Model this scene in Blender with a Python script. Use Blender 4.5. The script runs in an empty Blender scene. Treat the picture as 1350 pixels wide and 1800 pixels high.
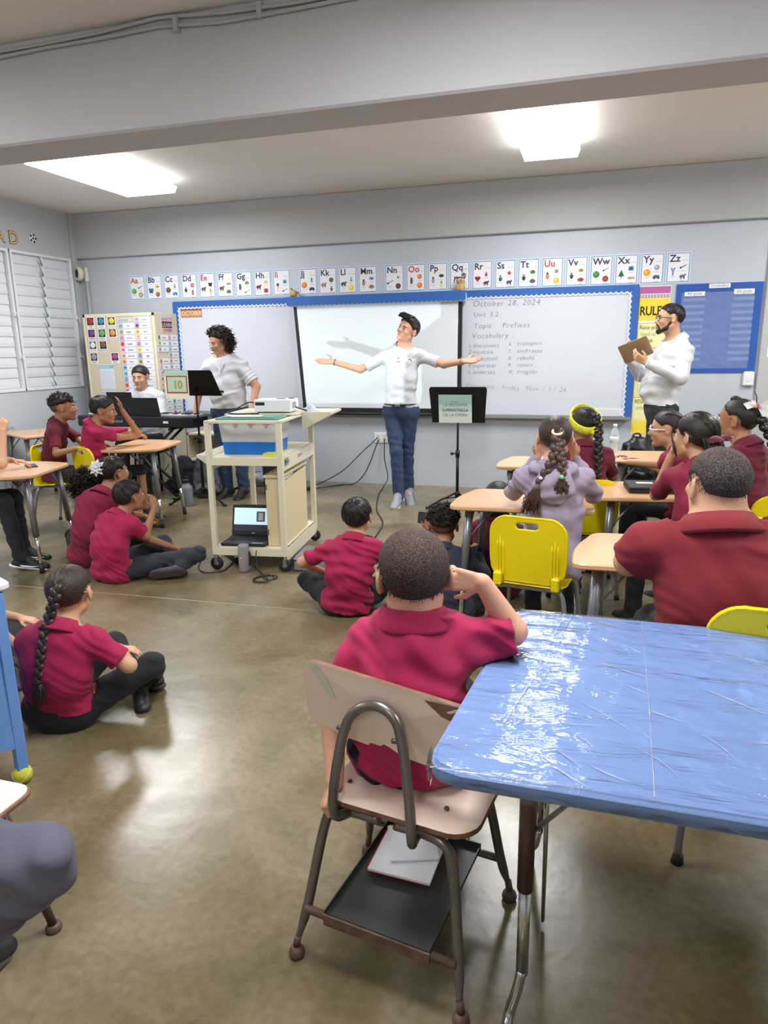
import bpy, math, random
import numpy as np
from mathutils import Vector, Matrix, Euler
random.seed(4); rng = np.random.RandomState(4)
PI = math.pi
S = bpy.context.scene
COL = S.collection
# ------------------------------------------------------------------ camera
cam_d = bpy.data.cameras.new('camera'); cam = bpy.data.objects.new('camera', cam_d); COL.objects.link(cam)
def _cam():
    pitch, roll, yaw = math.radians(13.182), math.radians(-0.823), math.radians(-16.672)
    cy, sy = math.cos(yaw), math.sin(yaw)
    fwd0 = Vector((sy, cy, 0)); right = Vector((cy, -sy, 0))
    fwd = fwd0*math.cos(pitch) + Vector((0, 0, -math.sin(pitch))); up = right.cross(fwd)
    r2 = right*math.cos(roll) + up*math.sin(roll); u2 = -right*math.sin(roll) + up*math.cos(roll)
    m = Matrix((r2, u2, -fwd)).transposed().to_4x4(); m.translation = (0, 0, 1.5)
    return m
cam.matrix_world = _cam()
cam_d.sensor_fit = 'VERTICAL'; cam_d.sensor_height = 24.0; cam_d.lens = 1220.5*24.0/1800.0
cam_d.clip_start = 0.05
S.camera = cam
# ------------------------------------------------------------------ world, lights, exposure
w = bpy.data.worlds.new('world'); S.world = w; w.use_nodes = True
w.node_tree.nodes['Background'].inputs[0].default_value = (0.75, 0.85, 1.0, 1)
w.node_tree.nodes['Background'].inputs[1].default_value = 0.6
S.view_settings.view_transform = 'Standard'; S.view_settings.look = 'None'
S.view_settings.exposure = 0.06; S.view_settings.gamma = 1.0
S.view_settings.use_curve_mapping = False
S.cycles.use_denoising = True
S.cycles.max_bounces = 8; S.cycles.diffuse_bounces = 4; S.cycles.glossy_bounces = 3
S.cycles.transparent_max_bounces = 10; S.cycles.caustics_reflective = False; S.cycles.caustics_refractive = False
S.cycles.sample_clamp_indirect = 6.0
CEIL = 3.12
# ceiling lamps: (x0, x1, y0, y1)
LAMPS = [(-4.54, -3.96, 5.05, 6.40), (-0.66, -0.20, 5.05, 6.38),
         (-4.50, -3.95, 1.10, 2.45), (-0.70, -0.22, 1.10, 2.45), (-4.50, -3.95, -1.9, -0.55), (-0.70, -0.22, -1.9, -0.55),
         (2.2, 2.7, 5.05, 6.38), (2.2, 2.7, 1.10, 2.45)]
LAMP_W = 54.0
LAMP_E = 8.0
def srgb(r, g=None, b=None):
    if g is None: g = b = r
    def f(c):
        c = c/255.0
        return c/12.92 if c <= .04045 else ((c+.055)/1.055)**2.4
    return (f(r), f(g), f(b), 1.0)
for (x0, x1, y0, y1) in LAMPS:
    ld = bpy.data.lights.new('ceiling_area_light', 'AREA'); ld.shape = 'RECTANGLE'
    ld.size = (x1-x0)*.9; ld.size_y = (y1-y0)*.95; ld.energy = LAMP_W; ld.color = (0.985, 0.99, 1.0)
    lo = bpy.data.objects.new('ceiling_area_light', ld); COL.objects.link(lo)
    lo.location = ((x0+x1)/2, (y0+y1)/2, 2.995)
# projector beam: a rectangular picture thrown from the lens on the cart to the pull-down screen
pd = bpy.data.lights.new('projector_beam', 'SPOT'); pd.energy = 95; pd.color = (.80, .93, 1.0); pd.spot_size = math.radians(62); pd.spot_blend = 0; pd.shadow_soft_size = .018
po = bpy.data.objects.new('projector_beam', pd); COL.objects.link(po); po.location = (-2.215, 4.86, 1.125)
po.rotation_euler = (Vector((-2.29, 7.40, 1.435))-po.location).to_track_quat('-Z', 'Y').to_euler()
pd.use_nodes = True; nt = pd.node_tree; em = nt.nodes['Emission']; tc = nt.nodes.new('ShaderNodeTexCoord'); sp = nt.nodes.new('ShaderNodeSeparateXYZ'); nt.links.new(tc.outputs['Normal'], sp.inputs[0])
def _m(op, a, b):
    n = nt.nodes.new('ShaderNodeMath'); n.operation = op
    for i, v in enumerate((a, b)):
        if v is None: continue
        if isinstance(v, float): n.inputs[i].default_value = v
        else: nt.links.new(v, n.inputs[i])
    return n.outputs[0]
_z = _m('ABSOLUTE', sp.outputs['Z'], None)
_x = _m('LESS_THAN', _m('ABSOLUTE', _m('DIVIDE', sp.outputs['X'], _z), None), .355); _y = _m('LESS_THAN', _m('ABSOLUTE', _m('DIVIDE', sp.outputs['Y'], _z), None), .205)
nt.links.new(_m('MULTIPLY', _x, _y), em.inputs['Strength'])
# ------------------------------------------------------------------ materials
MATS = {}
def mat(name, col, rough=.6, metal=0., spec=None, bump=None, var=None, emit=None, alpha=None, trans=None, coat=None, sheen=None):
    """bump=(scale, strength, dist[, detail]) noise bump; var=(scale, amount) value noise on the colour"""
    if name in MATS: return MATS[name]
    m = bpy.data.materials.new(name); m.use_nodes = True; nt = m.node_tree; b = nt.nodes['Principled BSDF']
    c = srgb(*col) if max(col[:3]) > 1.001 or isinstance(col[0], int) else (*col[:3], 1)
    b.inputs['Base Color'].default_value = c
    b.inputs['Roughness'].default_value = rough; b.inputs['Metallic'].default_value = metal
    if spec is not None: b.inputs['Specular IOR Level'].default_value = spec
    if coat: b.inputs['Coat Weight'].default_value = coat; b.inputs['Coat Roughness'].default_value = .15
    if sheen: b.inputs['Sheen Weight'].default_value = sheen
    if emit: b.inputs['Emission Color'].default_value = c; b.inputs['Emission Strength'].default_value = emit
    if alpha is not None: b.inputs['Alpha'].default_value = alpha
    if trans: b.inputs['Transmission Weight'].default_value = trans
    if bump or var:
        tc = nt.nodes.new('ShaderNodeTexCoord')
    if bump:
        n = nt.nodes.new('ShaderNodeTexNoise'); n.inputs['Scale'].default_value = bump[0]
        n.inputs['Detail'].default_value = bump[3] if len(bump) > 3 else 3
        bp = nt.nodes.new('ShaderNodeBump'); bp.inputs['Strength'].default_value = bump[1]; bp.inputs['Distance'].default_value = bump[2]
        nt.links.new(tc.outputs['Object'], n.inputs['Vector']); nt.links.new(n.outputs['Fac'], bp.inputs['Height'])
        nt.links.new(bp.outputs['Normal'], b.inputs['Normal'])
    if var:
        n = nt.nodes.new('ShaderNodeTexNoise'); n.inputs['Scale'].default_value = var[0]; n.inputs['Detail'].default_value = 5
        cr = nt.nodes.new('ShaderNodeValToRGB')
        a = var[1]; e = cr.color_ramp.elements
        e[0].position = .3; e[1].position = .7
        e[0].color = (c[0]*(1-a), c[1]*(1-a), c[2]*(1-a), 1); e[1].color = (min(1, c[0]*(1+a)), min(1, c[1]*(1+a)), min(1, c[2]*(1+a)), 1)
        nt.links.new(tc.outputs['Object'], n.inputs['Vector']); nt.links.new(n.outputs['Fac'], cr.inputs[0])
        nt.links.new(cr.outputs[0], b.inputs['Base Color'])
    m.diffuse_color = c
    MATS[name] = m
    return m
def cm(r, g, b, rough=.6):
    return mat('tint_%d_%d_%d_%d' % (r, g, b, int(rough*100)), (int(r), int(g), int(b)), rough)
# ------------------------------------------------------------------ mesh builder
class MB:
    def __init__(s): s.v = []; s.f = []; s.m = []; s.mats = []; s.sm = []
    def mi(s, m):
        if m not in s.mats: s.mats.append(m)
        return s.mats.index(m)
    def add(s, vs, fs, m, smooth=False, M=None):
        o = len(s.v)
        if M is not None: vs = [M @ Vector(v) for v in vs]
        s.v += [tuple(v) for v in vs]; i = s.mi(m)
        for f in fs: s.f.append(tuple(o+k for k in f)); s.m.append(i); s.sm.append(smooth)
        return s
    def box(s, x0, x1, y0, y1, z0, z1, m, M=None, bev=0.0):
        if x1 < x0: x0, x1 = x1, x0
        if y1 < y0: y0, y1 = y1, y0
        if z1 < z0: z0, z1 = z1, z0
        b = min(bev, (x1-x0)*.45, (y1-y0)*.45, (z1-z0)*.45)
        if b <= 0:
            vs = [(x, y, z) for z in (z0, z1) for y in (y0, y1) for x in (x0, x1)]
            fs = [(0, 2, 3, 1), (4, 5, 7, 6), (0, 1, 5, 4), (2, 6, 7, 3), (0, 4, 6, 2), (1, 3, 7, 5)]
            return s.add(vs, fs, m, False, M)
        # chamfered box: 24 verts
        vs = []; idx = {}
        X = (x0, x1); Y = (y0, y1); Z = (z0, z1)
        for i in (0, 1):
            for j in (0, 1):
                for k in (0, 1):
                    sx, sy, sz = (1, -1)[i], (1, -1)[j], (1, -1)[k]
                    idx[i, j, k, 0] = len(vs); vs.append((X[i], Y[j]+sy*b, Z[k]+sz*b))
                    idx[i, j, k, 1] = len(vs); vs.append((X[i]+sx*b, Y[j], Z[k]+sz*b))
                    idx[i, j, k, 2] = len(vs); vs.append((X[i]+sx*b, Y[j]+sy*b, Z[k]))
        fs = []
        for i in (0, 1):
            q = [idx[i, 0, 0, 0], idx[i, 1, 0, 0], idx[i, 1, 1, 0], idx[i, 0, 1, 0]]; fs.append(q if i else q[::-1])
            q = [idx[0, i, 0, 1], idx[1, i, 0, 1], idx[1, i, 1, 1], idx[0, i, 1, 1]]; fs.append(q[::-1] if i else q)
            q = [idx[0, 0, i, 2], idx[1, 0, i, 2], idx[1, 1, i, 2], idx[0, 1, i, 2]]; fs.append(q if i else q[::-1])
        for j in (0, 1):
            for k in (0, 1):
                q = [idx[0, j, k, 1], idx[1, j, k, 1], idx[1, j, k, 2], idx[0, j, k, 2]]; fs.append(q if (j ^ k) else q[::-1])
                q = [idx[j, 0, k, 0], idx[j, 1, k, 0], idx[j, 1, k, 2], idx[j, 0, k, 2]]; fs.append(q[::-1] if (j ^ k) else q)
                q = [idx[j, k, 0, 0], idx[j, k, 1, 0], idx[j, k, 1, 1], idx[j, k, 0, 1]]; fs.append(q if (j ^ k) else q[::-1])
                for i in (0, 1): pass
        for i in (0, 1):
            for j in (0, 1):
                for k in (0, 1):
                    q = [idx[i, j, k, 0], idx[i, j, k, 1], idx[i, j, k, 2]]; fs.append(q if (i+j+k) % 2 else q[::-1])
        return s.add(vs, fs, m, False, M)
    def tube(s, pts, r, m, n=8, caps=True, M=None, closed=False, flat=None):
        pts = [Vector(p) for p in pts]; N = len(pts)
        rs = r if isinstance(r, (list, tuple)) else [r]*N
        vs = []; up = None
        for i in range(N):
            if closed: t = pts[(i+1) % N]-pts[(i-1) % N]
            else: t = pts[min(i+1, N-1)]-pts[max(i-1, 0)]
            if t.length < 1e-9: t = Vector((0, 0, 1))
            t.normalize()
            if up is None:
                up = Vector((0, 0, 1)) if abs(t.z) < .9 else Vector((1, 0, 0))
            a = t.cross(up)
            if a.length < 1e-6: a = t.orthogonal()
            a.normalize(); b = a.cross(t).normalized(); up = b
            for k in range(n):
                th = 2*PI*k/n; ca, sb = math.cos(th), math.sin(th)
                if flat: sb *= flat
                vs.append(pts[i]+a*(ca*rs[i])+b*(sb*rs[i]))
        fs = []
        for i in range(N if closed else N-1):
            j = (i+1) % N
            for k in range(n):
                fs.append((i*n+k, i*n+(k+1) % n, j*n+(k+1) % n, j*n+k))
        s.add(vs, fs, m, True, M)
        if caps and not closed:
            o = len(s.v)-N*n; i = s.mi(m)
            s.f.append(tuple(o+k for k in range(n))[::-1]); s.m.append(i); s.sm.append(False)
            s.f.append(tuple(o+(N-1)*n+k for k in range(n))); s.m.append(i); s.sm.append(False)
        return s
    def cyl(s, c, r, h, m, n=16, r2=None, M=None):
        c = Vector(c); return s.tube([c, c+Vector((0, 0, h))], [r, r if r2 is None else r2], m, n, True, M)
    def lathe(s, prof, m, n=20, M=None, c=(0, 0, 0), arc=None):
        vs = []; fs = []; L = len(prof)
        for k in range(n):
            th = 2*PI*k/n
            for (r, z) in prof: vs.append((c[0]+r*math.cos(th), c[1]+r*math.sin(th), c[2]+z))
        for k in range(n):
            j = (k+1) % n
            for i in range(L-1): fs.append((k*L+i, j*L+i, j*L+i+1, k*L+i+1))
        return s.add(vs, fs, m, True, M)
    def sph(s, c, r, m, n=12, sc=(1, 1, 1), M=None):
        vs = []; fs = []; h = n//2+1
        for i in range(h+1):
            ph = PI*i/h
            for k in range(n):
                th = 2*PI*k/n
                vs.append((c[0]+r*sc[0]*math.sin(ph)*math.cos(th), c[1]+r*sc[1]*math.sin(ph)*math.sin(th), c[2]+r*sc[2]*math.cos(ph)))
        for i in range(h):
            for k in range(n): fs.append((i*n+k, (i+1)*n+k, (i+1)*n+(k+1) % n, i*n+(k+1) % n))
        return s.add(vs, fs, m, True, M)
    def prism(s, poly, z0, z1, m, M=None, bev=0., smooth=False):
        """poly: CCW 2-D points, extruded z0..z1 with optional chamfer"""
        n = len(poly)
        if bev:
            c = (sum(p[0] for p in poly)/n, sum(p[1] for p in poly)/n)
            inn = []
            for i in range(n):
                p0, p1, p2 = Vector(poly[i-1]), Vector(poly[i]), Vector(poly[(i+1) % n])
                e1 = (p1-p0); e2 = (p2-p1)
                n1 = Vector((-e1.y, e1.x)).normalized() if e1.length > 1e-9 else Vector((0, 0)); n2 = Vector((-e2.y, e2.x)).normalized() if e2.length > 1e-9 else n1
                nn = (n1+n2); nn = nn.normalized() if nn.length > 1e-6 else n1
                inn.append(p1+nn*bev)
            rings = [[(p[0], p[1], z0) for p in inn], [(p[0], p[1], z0+bev) for p in poly], [(p[0], p[1], z1-bev) for p in poly], [(p[0], p[1], z1) for p in inn]]
        else:
            rings = [[(p[0], p[1], z0) for p in poly], [(p[0], p[1], z1) for p in poly]]
        vs = [v for r_ in rings for v in r_]; fs = []
        for j in range(len(rings)-1):
            for i in range(n): fs.append((j*n+i, j*n+(i+1) % n, (j+1)*n+(i+1) % n, (j+1)*n+i))
        s.add(vs, fs, m, smooth, M); L = (len(rings)-1)*n
        o = len(s.v)-len(vs); i = s.mi(m)
        s.f.append(tuple(o+k for k in range(n))[::-1]); s.m.append(i); s.sm.append(False)
        s.f.append(tuple(o+L+k for k in range(n))); s.m.append(i); s.sm.append(False)
        return s
    def quad(s, a, b, c, d, m): return s.add([a, b, c, d], [(0, 1, 2, 3)], m)
    def build(s, name, parent=None, off=None):
        me = bpy.data.meshes.new(name)
        vs = s.v
        if off is not None: vs = [(v[0]-off[0], v[1]-off[1], v[2]-off[2]) for v in vs]
        me.from_pydata(vs, [], s.f)
        for m in s.mats: me.materials.append(m)
        me.polygons.foreach_set('material_index', s.m); me.polygons.foreach_set('use_smooth', s.sm)
        me.update()
        o = bpy.data.objects.new(name, me); COL.objects.link(o)
        if parent is not None: o.parent = parent
        return o
def npmesh(name, V, F, m, parent=None, off=None, smooth=True):
    """numpy quads -> object"""
    if off is not None: V = V-np.array(off)
    me = bpy.data.meshes.new(name)
    me.vertices.add(len(V)); me.vertices.foreach_set('co', V.astype(np.float32).ravel())
    k = F.shape[1]
    me.loops.add(F.size); me.loops.foreach_set('vertex_index', F.astype(np.int32).ravel())
    me.polygons.add(len(F)); me.polygons.foreach_set('loop_start', (np.arange(len(F))*k).astype(np.int32))
    try: me.polygons.foreach_set('loop_total', np.full(len(F), k, np.int32))
    except Exception: pass
    me.materials.append(m); me.update(calc_edges=True)
    me.polygons.foreach_set('use_smooth', np.full(len(F), smooth)); me.update()
    o = bpy.data.objects.new(name, me); COL.objects.link(o)
    if parent is not None: o.parent = parent
    return o
def tag(o, label=None, cat=None, group=None, kind=None):
    if label: o['label'] = label
    if cat: o['category'] = cat
    if group: o['group'] = group
    if kind: o['kind'] = kind
    return o
def thing(name, label, cat, loc=(0, 0, 0), rz=0., group=None):
    o = bpy.data.objects.new(name, None); COL.objects.link(o); o.location = loc; o.rotation_euler = (0, 0, rz)
    o.empty_display_size = .05
    return tag(o, label, cat, group)
def dup(root, loc, rz, label, group=None):
    r = root.copy(); COL.objects.link(r); r.location = loc; r.rotation_euler = (0, 0, rz); r['label'] = label
    if group: r['group'] = group
    for ch in list(root.children):
        c = ch.copy(); COL.objects.link(c); c.parent = r
        for g in list(ch.children):
            d = g.copy(); COL.objects.link(d); d.parent = c
    return r
def struct(name, mb, parent=None):
    o = mb.build(name, parent)
    if parent is None: o['kind'] = 'structure'
    return o
_tc = {}
def text_data(s, size=1.0, thin=0.0, align='LEFT', space=1.0):
    key = (s, thin, align, space)
    if key not in _tc:
        c = bpy.data.curves.new('lettering', 'FONT'); c.body = s; c.size = 1.0; c.align_x = align; c.offset = thin; c.space_character = space
        c.resolution_u = 3; c.fill_mode = 'FRONT'
        o = bpy.data.objects.new('lettering', c); COL.objects.link(o)
        dg = bpy.context.evaluated_depsgraph_get(); me = bpy.data.meshes.new_from_object(o.evaluated_get(dg))
        V = [tuple(v.co[:2]) for v in me.vertices]; F = [tuple(p.vertices) for p in me.polygons]
        bpy.data.objects.remove(o); bpy.data.curves.remove(c); bpy.data.meshes.remove(me)
        _tc[key] = (V, F)
    V, F = _tc[key]
    return [(x*size, y*size) for x, y in V], F
def put_text(mb, s, org, xd, yd, size, m, thin=0., align='LEFT', shear=0., space=1.0, h=0.0):
    V, F = text_data(s, size, thin, align, space); org = Vector(org); xd = Vector(xd); yd = Vector(yd); n = xd.cross(yd)
    mb.add([org+xd*(x+shear*y)+yd*y+n*h for x, y in V], F, m)
def smoothpath(pts, n=6):
    """Catmull-Rom through points"""
    P = [Vector(p) for p in pts]; P = [P[0]*2-P[1]]+P+[P[-1]*2-P[-2]]; out = []
    for i in range(1, len(P)-2):
        for k in range(n):
            t = k/n
            out.append(.5*((2*P[i])+(-P[i-1]+P[i+1])*t+(2*P[i-1]-5*P[i]+4*P[i+1]-P[i+2])*t*t+(-P[i-1]+3*P[i]-3*P[i+1]+P[i+2])*t**3))
    out.append(P[-2]); return out
def rrect(x0, x1, y0, y1, r, n=4):
    out = []
    for cx, cy, a0 in ((x1-r, y0+r, -PI/2), (x1-r, y1-r, 0), (x0+r, y1-r, PI/2), (x0+r, y0+r, PI)):
        for k in range(n+1):
            a = a0+PI/2*k/n; out.append((cx+r*math.cos(a), cy+r*math.sin(a)))
    return out
# ------------------------------------------------------------------ distance-field modelling (bodies, clothes, hair)
A = lambda *v: np.array(v, float)
def nrm(v): v = np.asarray(v, float); return v/(np.linalg.norm(v)+1e-12)
class Field:
    def __init__(s): s.p = []; s.cuts = []; s.disp = []
    def cap(s, a, b, ra, rb, k=.02): s.p.append(('c', A(*a), A(*b), ra, rb, k)); return s
    def ecap(s, a, b, ra, rb, side, ratio, k=.03):
        """capsule whose section is an ellipse: full radius along `side`, ratio*radius across it"""
        s.p.append(('e', A(*a), A(*b), ra, rb, k, nrm(side), ratio)); return s
    def ell(s, c, R, rad, k=.02): s.p.append(('l', A(*c), np.asarray(R, float), A(*rad), k)); return s
    def sub(s, c, R, rad, k=.01): s.p.append(('s', A(*c), np.asarray(R, float), A(*rad), k)); return s
    def cut(s, p, n, k=0.0): s.cuts.append((A(*p), nrm(n), k)); return s      # keeps the side opposite to n
    def bounds(s):
        lo = np.full(3, 1e9); hi = -lo
        for q in s.p:
            if q[0] in 'ce': r = max(q[3], q[4]); l_ = np.minimum(q[1], q[2])-r; h_ = np.maximum(q[1], q[2])+r
            elif q[0] == 'l': e = np.sqrt(((q[2]*q[3])**2).sum(1)); l_ = q[1]-e; h_ = q[1]+e
            else: continue
            lo = np.minimum(lo, l_); hi = np.maximum(hi, h_)
        return lo, hi
    def ev(s, P, mar=.07):
        d = np.full(len(P), 1.0)
        for q in s.p:
            t = q[0]
            if t in 'ce': r = max(q[3], q[4]); lo = np.minimum(q[1], q[2])-r-mar; hi = np.maximum(q[1], q[2])+r+mar
            else: e = np.sqrt(((q[2]*q[3])**2).sum(1)); lo = q[1]-e-mar; hi = q[1]+e+mar
            ix = np.nonzero(((P > lo) & (P < hi)).all(1))[0]
            if not len(ix): continue
            X = P[ix]
            if t == 'c':
                ba = q[2]-q[1]; pa = X-q[1]; h = np.clip(pa@ba/(ba@ba+1e-12), 0, 1)
                v = np.sqrt(((pa-h[:, None]*ba)**2).sum(1))-(q[3]+(q[4]-q[3])*h); k = q[5]
            elif t == 'e':
                ba = q[2]-q[1]; L = np.linalg.norm(ba)+1e-9; ax = ba/L; sd = q[6]-ax*(q[6]@ax); sd = sd/np.linalg.norm(sd); dp = np.cross(ax, sd)
                pa = X-q[1]; al = pa@ax; h = np.clip(al/L, 0, 1); u = pa@sd; w_ = (pa@dp)/q[7]; e = al-h*L
                v = (np.sqrt(u*u+w_*w_+e*e)-(q[3]+(q[4]-q[3])*h))*min(1., .5+.5*q[7]); k = q[5]
            else:
                Y = (X-q[1])@q[2]; rr = q[3]; k0 = np.sqrt(((Y/rr)**2).sum(1)); k1 = np.sqrt(((Y/rr**2)**2).sum(1))+1e-9
                v = k0*(k0-1)/k1; k = q[4]
            o = d[ix]
            if t == 's':
                hh = np.clip(.5-.5*(o+v)/max(k, 1e-5), 0, 1); d[ix] = o*(1-hh)-v*hh+k*hh*(1-hh)
            else:
                hh = np.clip(.5+.5*(o-v)/max(k, 1e-5), 0, 1); d[ix] = o*(1-hh)+v*hh-k*hh*(1-hh)
        for fn in s.disp: d = d+fn(P)
        for (p, n, k) in s.cuts: d = np.maximum(d, (P-p)@n)
        return d
def surface(F, h, pad=.015, B=4):
    """surface nets on a sparse block grid"""
    lo, hi = F.bounds(); lo = lo-pad-h; hi = hi+pad+h
    nb = np.ceil((hi-lo)/(h*B)).astype(int)+1
    n = nb*B+1
    bi = np.stack(np.meshgrid(*[np.arange(k) for k in nb], indexing='ij'), -1).reshape(-1, 3)
    ctr = lo+(bi+.5)*B*h
    dc = F.ev(ctr, mar=.07+B*h*.9)
    act = np.abs(dc) < B*h*.87*1.25+.012
    V = np.ones(n, np.float32)
    neg = bi[~act & (dc < 0)]
    for b in neg: V[b[0]*B:b[0]*B+B+1, b[1]*B:b[1]*B+B+1, b[2]*B:b[2]*B+B+1] = -1
    ba = bi[act]
    g = np.stack(np.meshgrid(*[np.arange(B+1)]*3, indexing='ij'), -1).reshape(-1, 3)
    mark = np.zeros(n, bool)
    for gg in g: mark[ba[:, 0]*B+gg[0], ba[:, 1]*B+gg[1], ba[:, 2]*B+gg[2]] = True
    ii = np.argwhere(mark); V[mark] = F.ev(lo+ii*h)
    # active cells
    s_ = V < 0
    m = s_[:-1, :-1, :-1].astype(np.int8)
    cnt = np.zeros_like(m)
    for a in (0, 1):
        for b in (0, 1):
            for c in (0, 1): cnt += s_[a:n[0]-1+a, b:n[1]-1+b, c:n[2]-1+c]
    ac = (cnt > 0) & (cnt < 8); ci = np.argwhere(ac)
    if not len(ci): return np.zeros((0, 3)), np.zeros((0, 4), int)
    idm = np.full(ac.shape, -1, np.int32); idm[ac] = np.arange(len(ci))
    acc = np.zeros((len(ci), 3)); num = np.zeros(len(ci))
    cr = [(a, b, c) for a in (0, 1) for b in (0, 1) for c in (0, 1)]
    vals = {q: V[ci[:, 0]+q[0], ci[:, 1]+q[1], ci[:, 2]+q[2]] for q in cr}
    for q in cr:
        for ax in range(3):
            if q[ax]: continue
            r = list(q); r[ax] = 1; r = tuple(r); v0, v1 = vals[q], vals[r]
            x = (v0 < 0) != (v1 < 0); t = np.where(x, v0/(v0-v1+1e-12), 0)
            p = np.tile(A(*q), (len(ci), 1)); p[:, ax] += t
            acc[x] += p[x]; num[x] += 1
    W = lo+(ci+acc/num[:, None])*h
    faces = []
    for ax in range(3):
        sl0 = [slice(None)]*3; sl1 = [slice(None)]*3; sl0[ax] = slice(0, -1); sl1[ax] = slice(1, None)
        a = s_[tuple(sl0)]; b = s_[tuple(sl1)]; e = np.argwhere(a != b)
        o1, o2 = (ax+1) % 3, (ax+2) % 3
        e = e[(e[:, o1] > 0) & (e[:, o2] > 0) & (e[:, o1] < ac.shape[o1]) & (e[:, o2] < ac.shape[o2])]
        inside = a[e[:, 0], e[:, 1], e[:, 2]]
        q = []
        for (d1, d2) in ((-1, -1), (0, -1), (0, 0), (-1, 0)):
            c = e.copy(); c[:, o1] += d1; c[:, o2] += d2; q.append(idm[c[:, 0], c[:, 1], c[:, 2]])
        q = np.stack(q, 1); q[~inside] = q[~inside][:, ::-1]
        faces.append(q[(q >= 0).all(1)])
    Fc = np.concatenate(faces)
    return W, Fc
def fld(name, F, h, m, parent, off): 
    V, Q = surface(F, h)
    return npmesh(name, V, Q, m, parent, off)
def folds(u, v, fr, amp, ph=0.):
    """cloth folds: warped ridges running along v, repeated along u"""
    u = nrm(u); v = nrm(v)
    def fn(P):
        a = P@u; b = P@v
        return amp*np.sin(2*PI*fr*(a+.025*np.sin(b*17+ph*3)+.02*np.sin(a*23+b*9+ph)))*(.5+.5*np.sin(b*8+a*5+ph*2.1))
    return fn
def lump(fr, amp, ph=0.):
    def fn(P):
        return amp*(np.sin(P[:, 0]*fr+ph)*np.sin(P[:, 1]*fr*1.1+1.3*ph)*np.sin(P[:, 2]*fr*.93+2.1)+.5*np.sin(P[:, 0]*fr*2.1+P[:, 2]*fr*1.7+ph))
    return fn
def rotm(yaw=0, pitch=0, roll=0):
    """head frame columns: x = person's right, y = forward, z = up. yaw 0 looks to +y (board); + turns left. pitch + looks up; roll + tips to their left"""
    m = Matrix.Rotation(math.radians(yaw), 3, 'Z') @ Matrix.Rotation(math.radians(pitch), 3, 'X') @ Matrix.Rotation(math.radians(-roll), 3, 'Y')
    return np.array(m)
# ------------------------------------------------------------------ people
def skin_mat(name, col):
    m = mat(name, col, .5, spec=.35, bump=(60, .08, .002))
    b = m.node_tree.nodes['Principled BSDF']
    try:
        b.inputs['Subsurface Weight'].default_value = .12; b.inputs['Subsurface Scale'].default_value = .012
        b.inputs['Subsurface Radius'].default_value = (1.0, .4, .25)
    except Exception: pass
    return m
SK_TAN = skin_mat('skin_tan', (206, 160, 128)); SK_BRN = skin_mat('skin_brown', (174, 126, 94)); SK_LT = skin_mat('skin_light', (214, 162, 134)); SK_DK = skin_mat('skin_deep', (138, 92, 64))
def cloth(name, col, scale=9, st=.35, rough=.85):
    return mat(name, col, rough, bump=(scale, st, .012, 4), sheen=.05)
def hair_mat(name, col, rough=.42):
    """strand-like streaks"""
    m = mat(name, col, rough, spec=.4); nt = m.node_tree; b = nt.nodes['Principled BSDF']
    tc = nt.nodes.new('ShaderNodeTexCoord'); n = nt.nodes.new('ShaderNodeTexNoise'); n.inputs['Scale'].default_value = 190; n.inputs['Detail'].default_value = 3
    bp = nt.nodes.new('ShaderNodeBump'); bp.inputs['Strength'].default_value = .8; bp.inputs['Distance'].default_value = .003
    nt.links.new(tc.outputs['Object'], n.inputs['Vector']); nt.links.new(n.outputs['Fac'], bp.inputs['Height']); nt.links.new(bp.outputs['Normal'], b.inputs['Normal'])
    cr = nt.nodes.new('ShaderNodeValToRGB'); c = srgb(*col); e = cr.color_ramp.elements
    e[0].position = .35; e[1].position = .7; e[0].color = (c[0]*.45, c[1]*.45, c[2]*.45, 1); e[1].color = (c[0]*1.9+.004, c[1]*1.8+.003, c[2]*1.7+.003, 1)
    nt.links.new(n.outputs['Fac'], cr.inputs[0]); nt.links.new(cr.outputs[0], b.inputs['Base Color'])
    return m
H_BLK = hair_mat('hair_black', (30, 26, 25)); H_BRN = hair_mat('hair_dark_brown', (50, 36, 29)); H_CRL = mat('hair_curls', (34, 25, 22), .5, spec=.3); H_STR = mat('hair_strand_brown', (56, 41, 33), .36, spec=.5); H_STK = mat('hair_strand_black', (26, 23, 23), .34, spec=.5)
def buzz_mat(name, c0, c1, scale=260):
    m = mat(name, c0, .7, spec=.2); nt = m.node_tree; b = nt.nodes['Principled BSDF']
    tc = nt.nodes.new('ShaderNodeTexCoord'); n = nt.nodes.new('ShaderNodeTexNoise'); n.inputs['Scale'].default_value = scale; n.inputs['Detail'].default_value = 2
    cr = nt.nodes.new('ShaderNodeValToRGB'); e = cr.color_ramp.elements; e[0].position = .42; e[1].position = .68
    e[0].color = srgb(*c0); e[1].color = srgb(*c1)
    bp = nt.nodes.new('ShaderNodeBump'); bp.inputs['Strength'].default_value = 1; bp.inputs['Distance'].default_value = .002
    nt.links.new(tc.outputs['Object'], n.inputs['Vector']); nt.links.new(n.outputs['Fac'], cr.inputs[0]); nt.links.new(cr.outputs[0], b.inputs['Base Color'])
    nt.links.new(n.outputs['Fac'], bp.inputs['Height']); nt.links.new(bp.outputs['Normal'], b.inputs['Normal'])
    return m
H_BUZ = buzz_mat('hair_buzzed', (44, 36, 34), (108, 88, 78), 330); H_BUZ2 = buzz_mat('hair_buzzed_dark', (44, 38, 37), (104, 92, 86)); H_FADE = buzz_mat('hair_faded', (84, 60, 46), (140, 104, 80))
EYE_W = mat('eye_white', (225, 220, 215), .2); EYE_D = mat('eye_iris', (38, 24, 16), .15); LIP = mat('lip', (168, 92, 84), .4); TEETH = mat('teeth', (235, 230, 220), .3)
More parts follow.
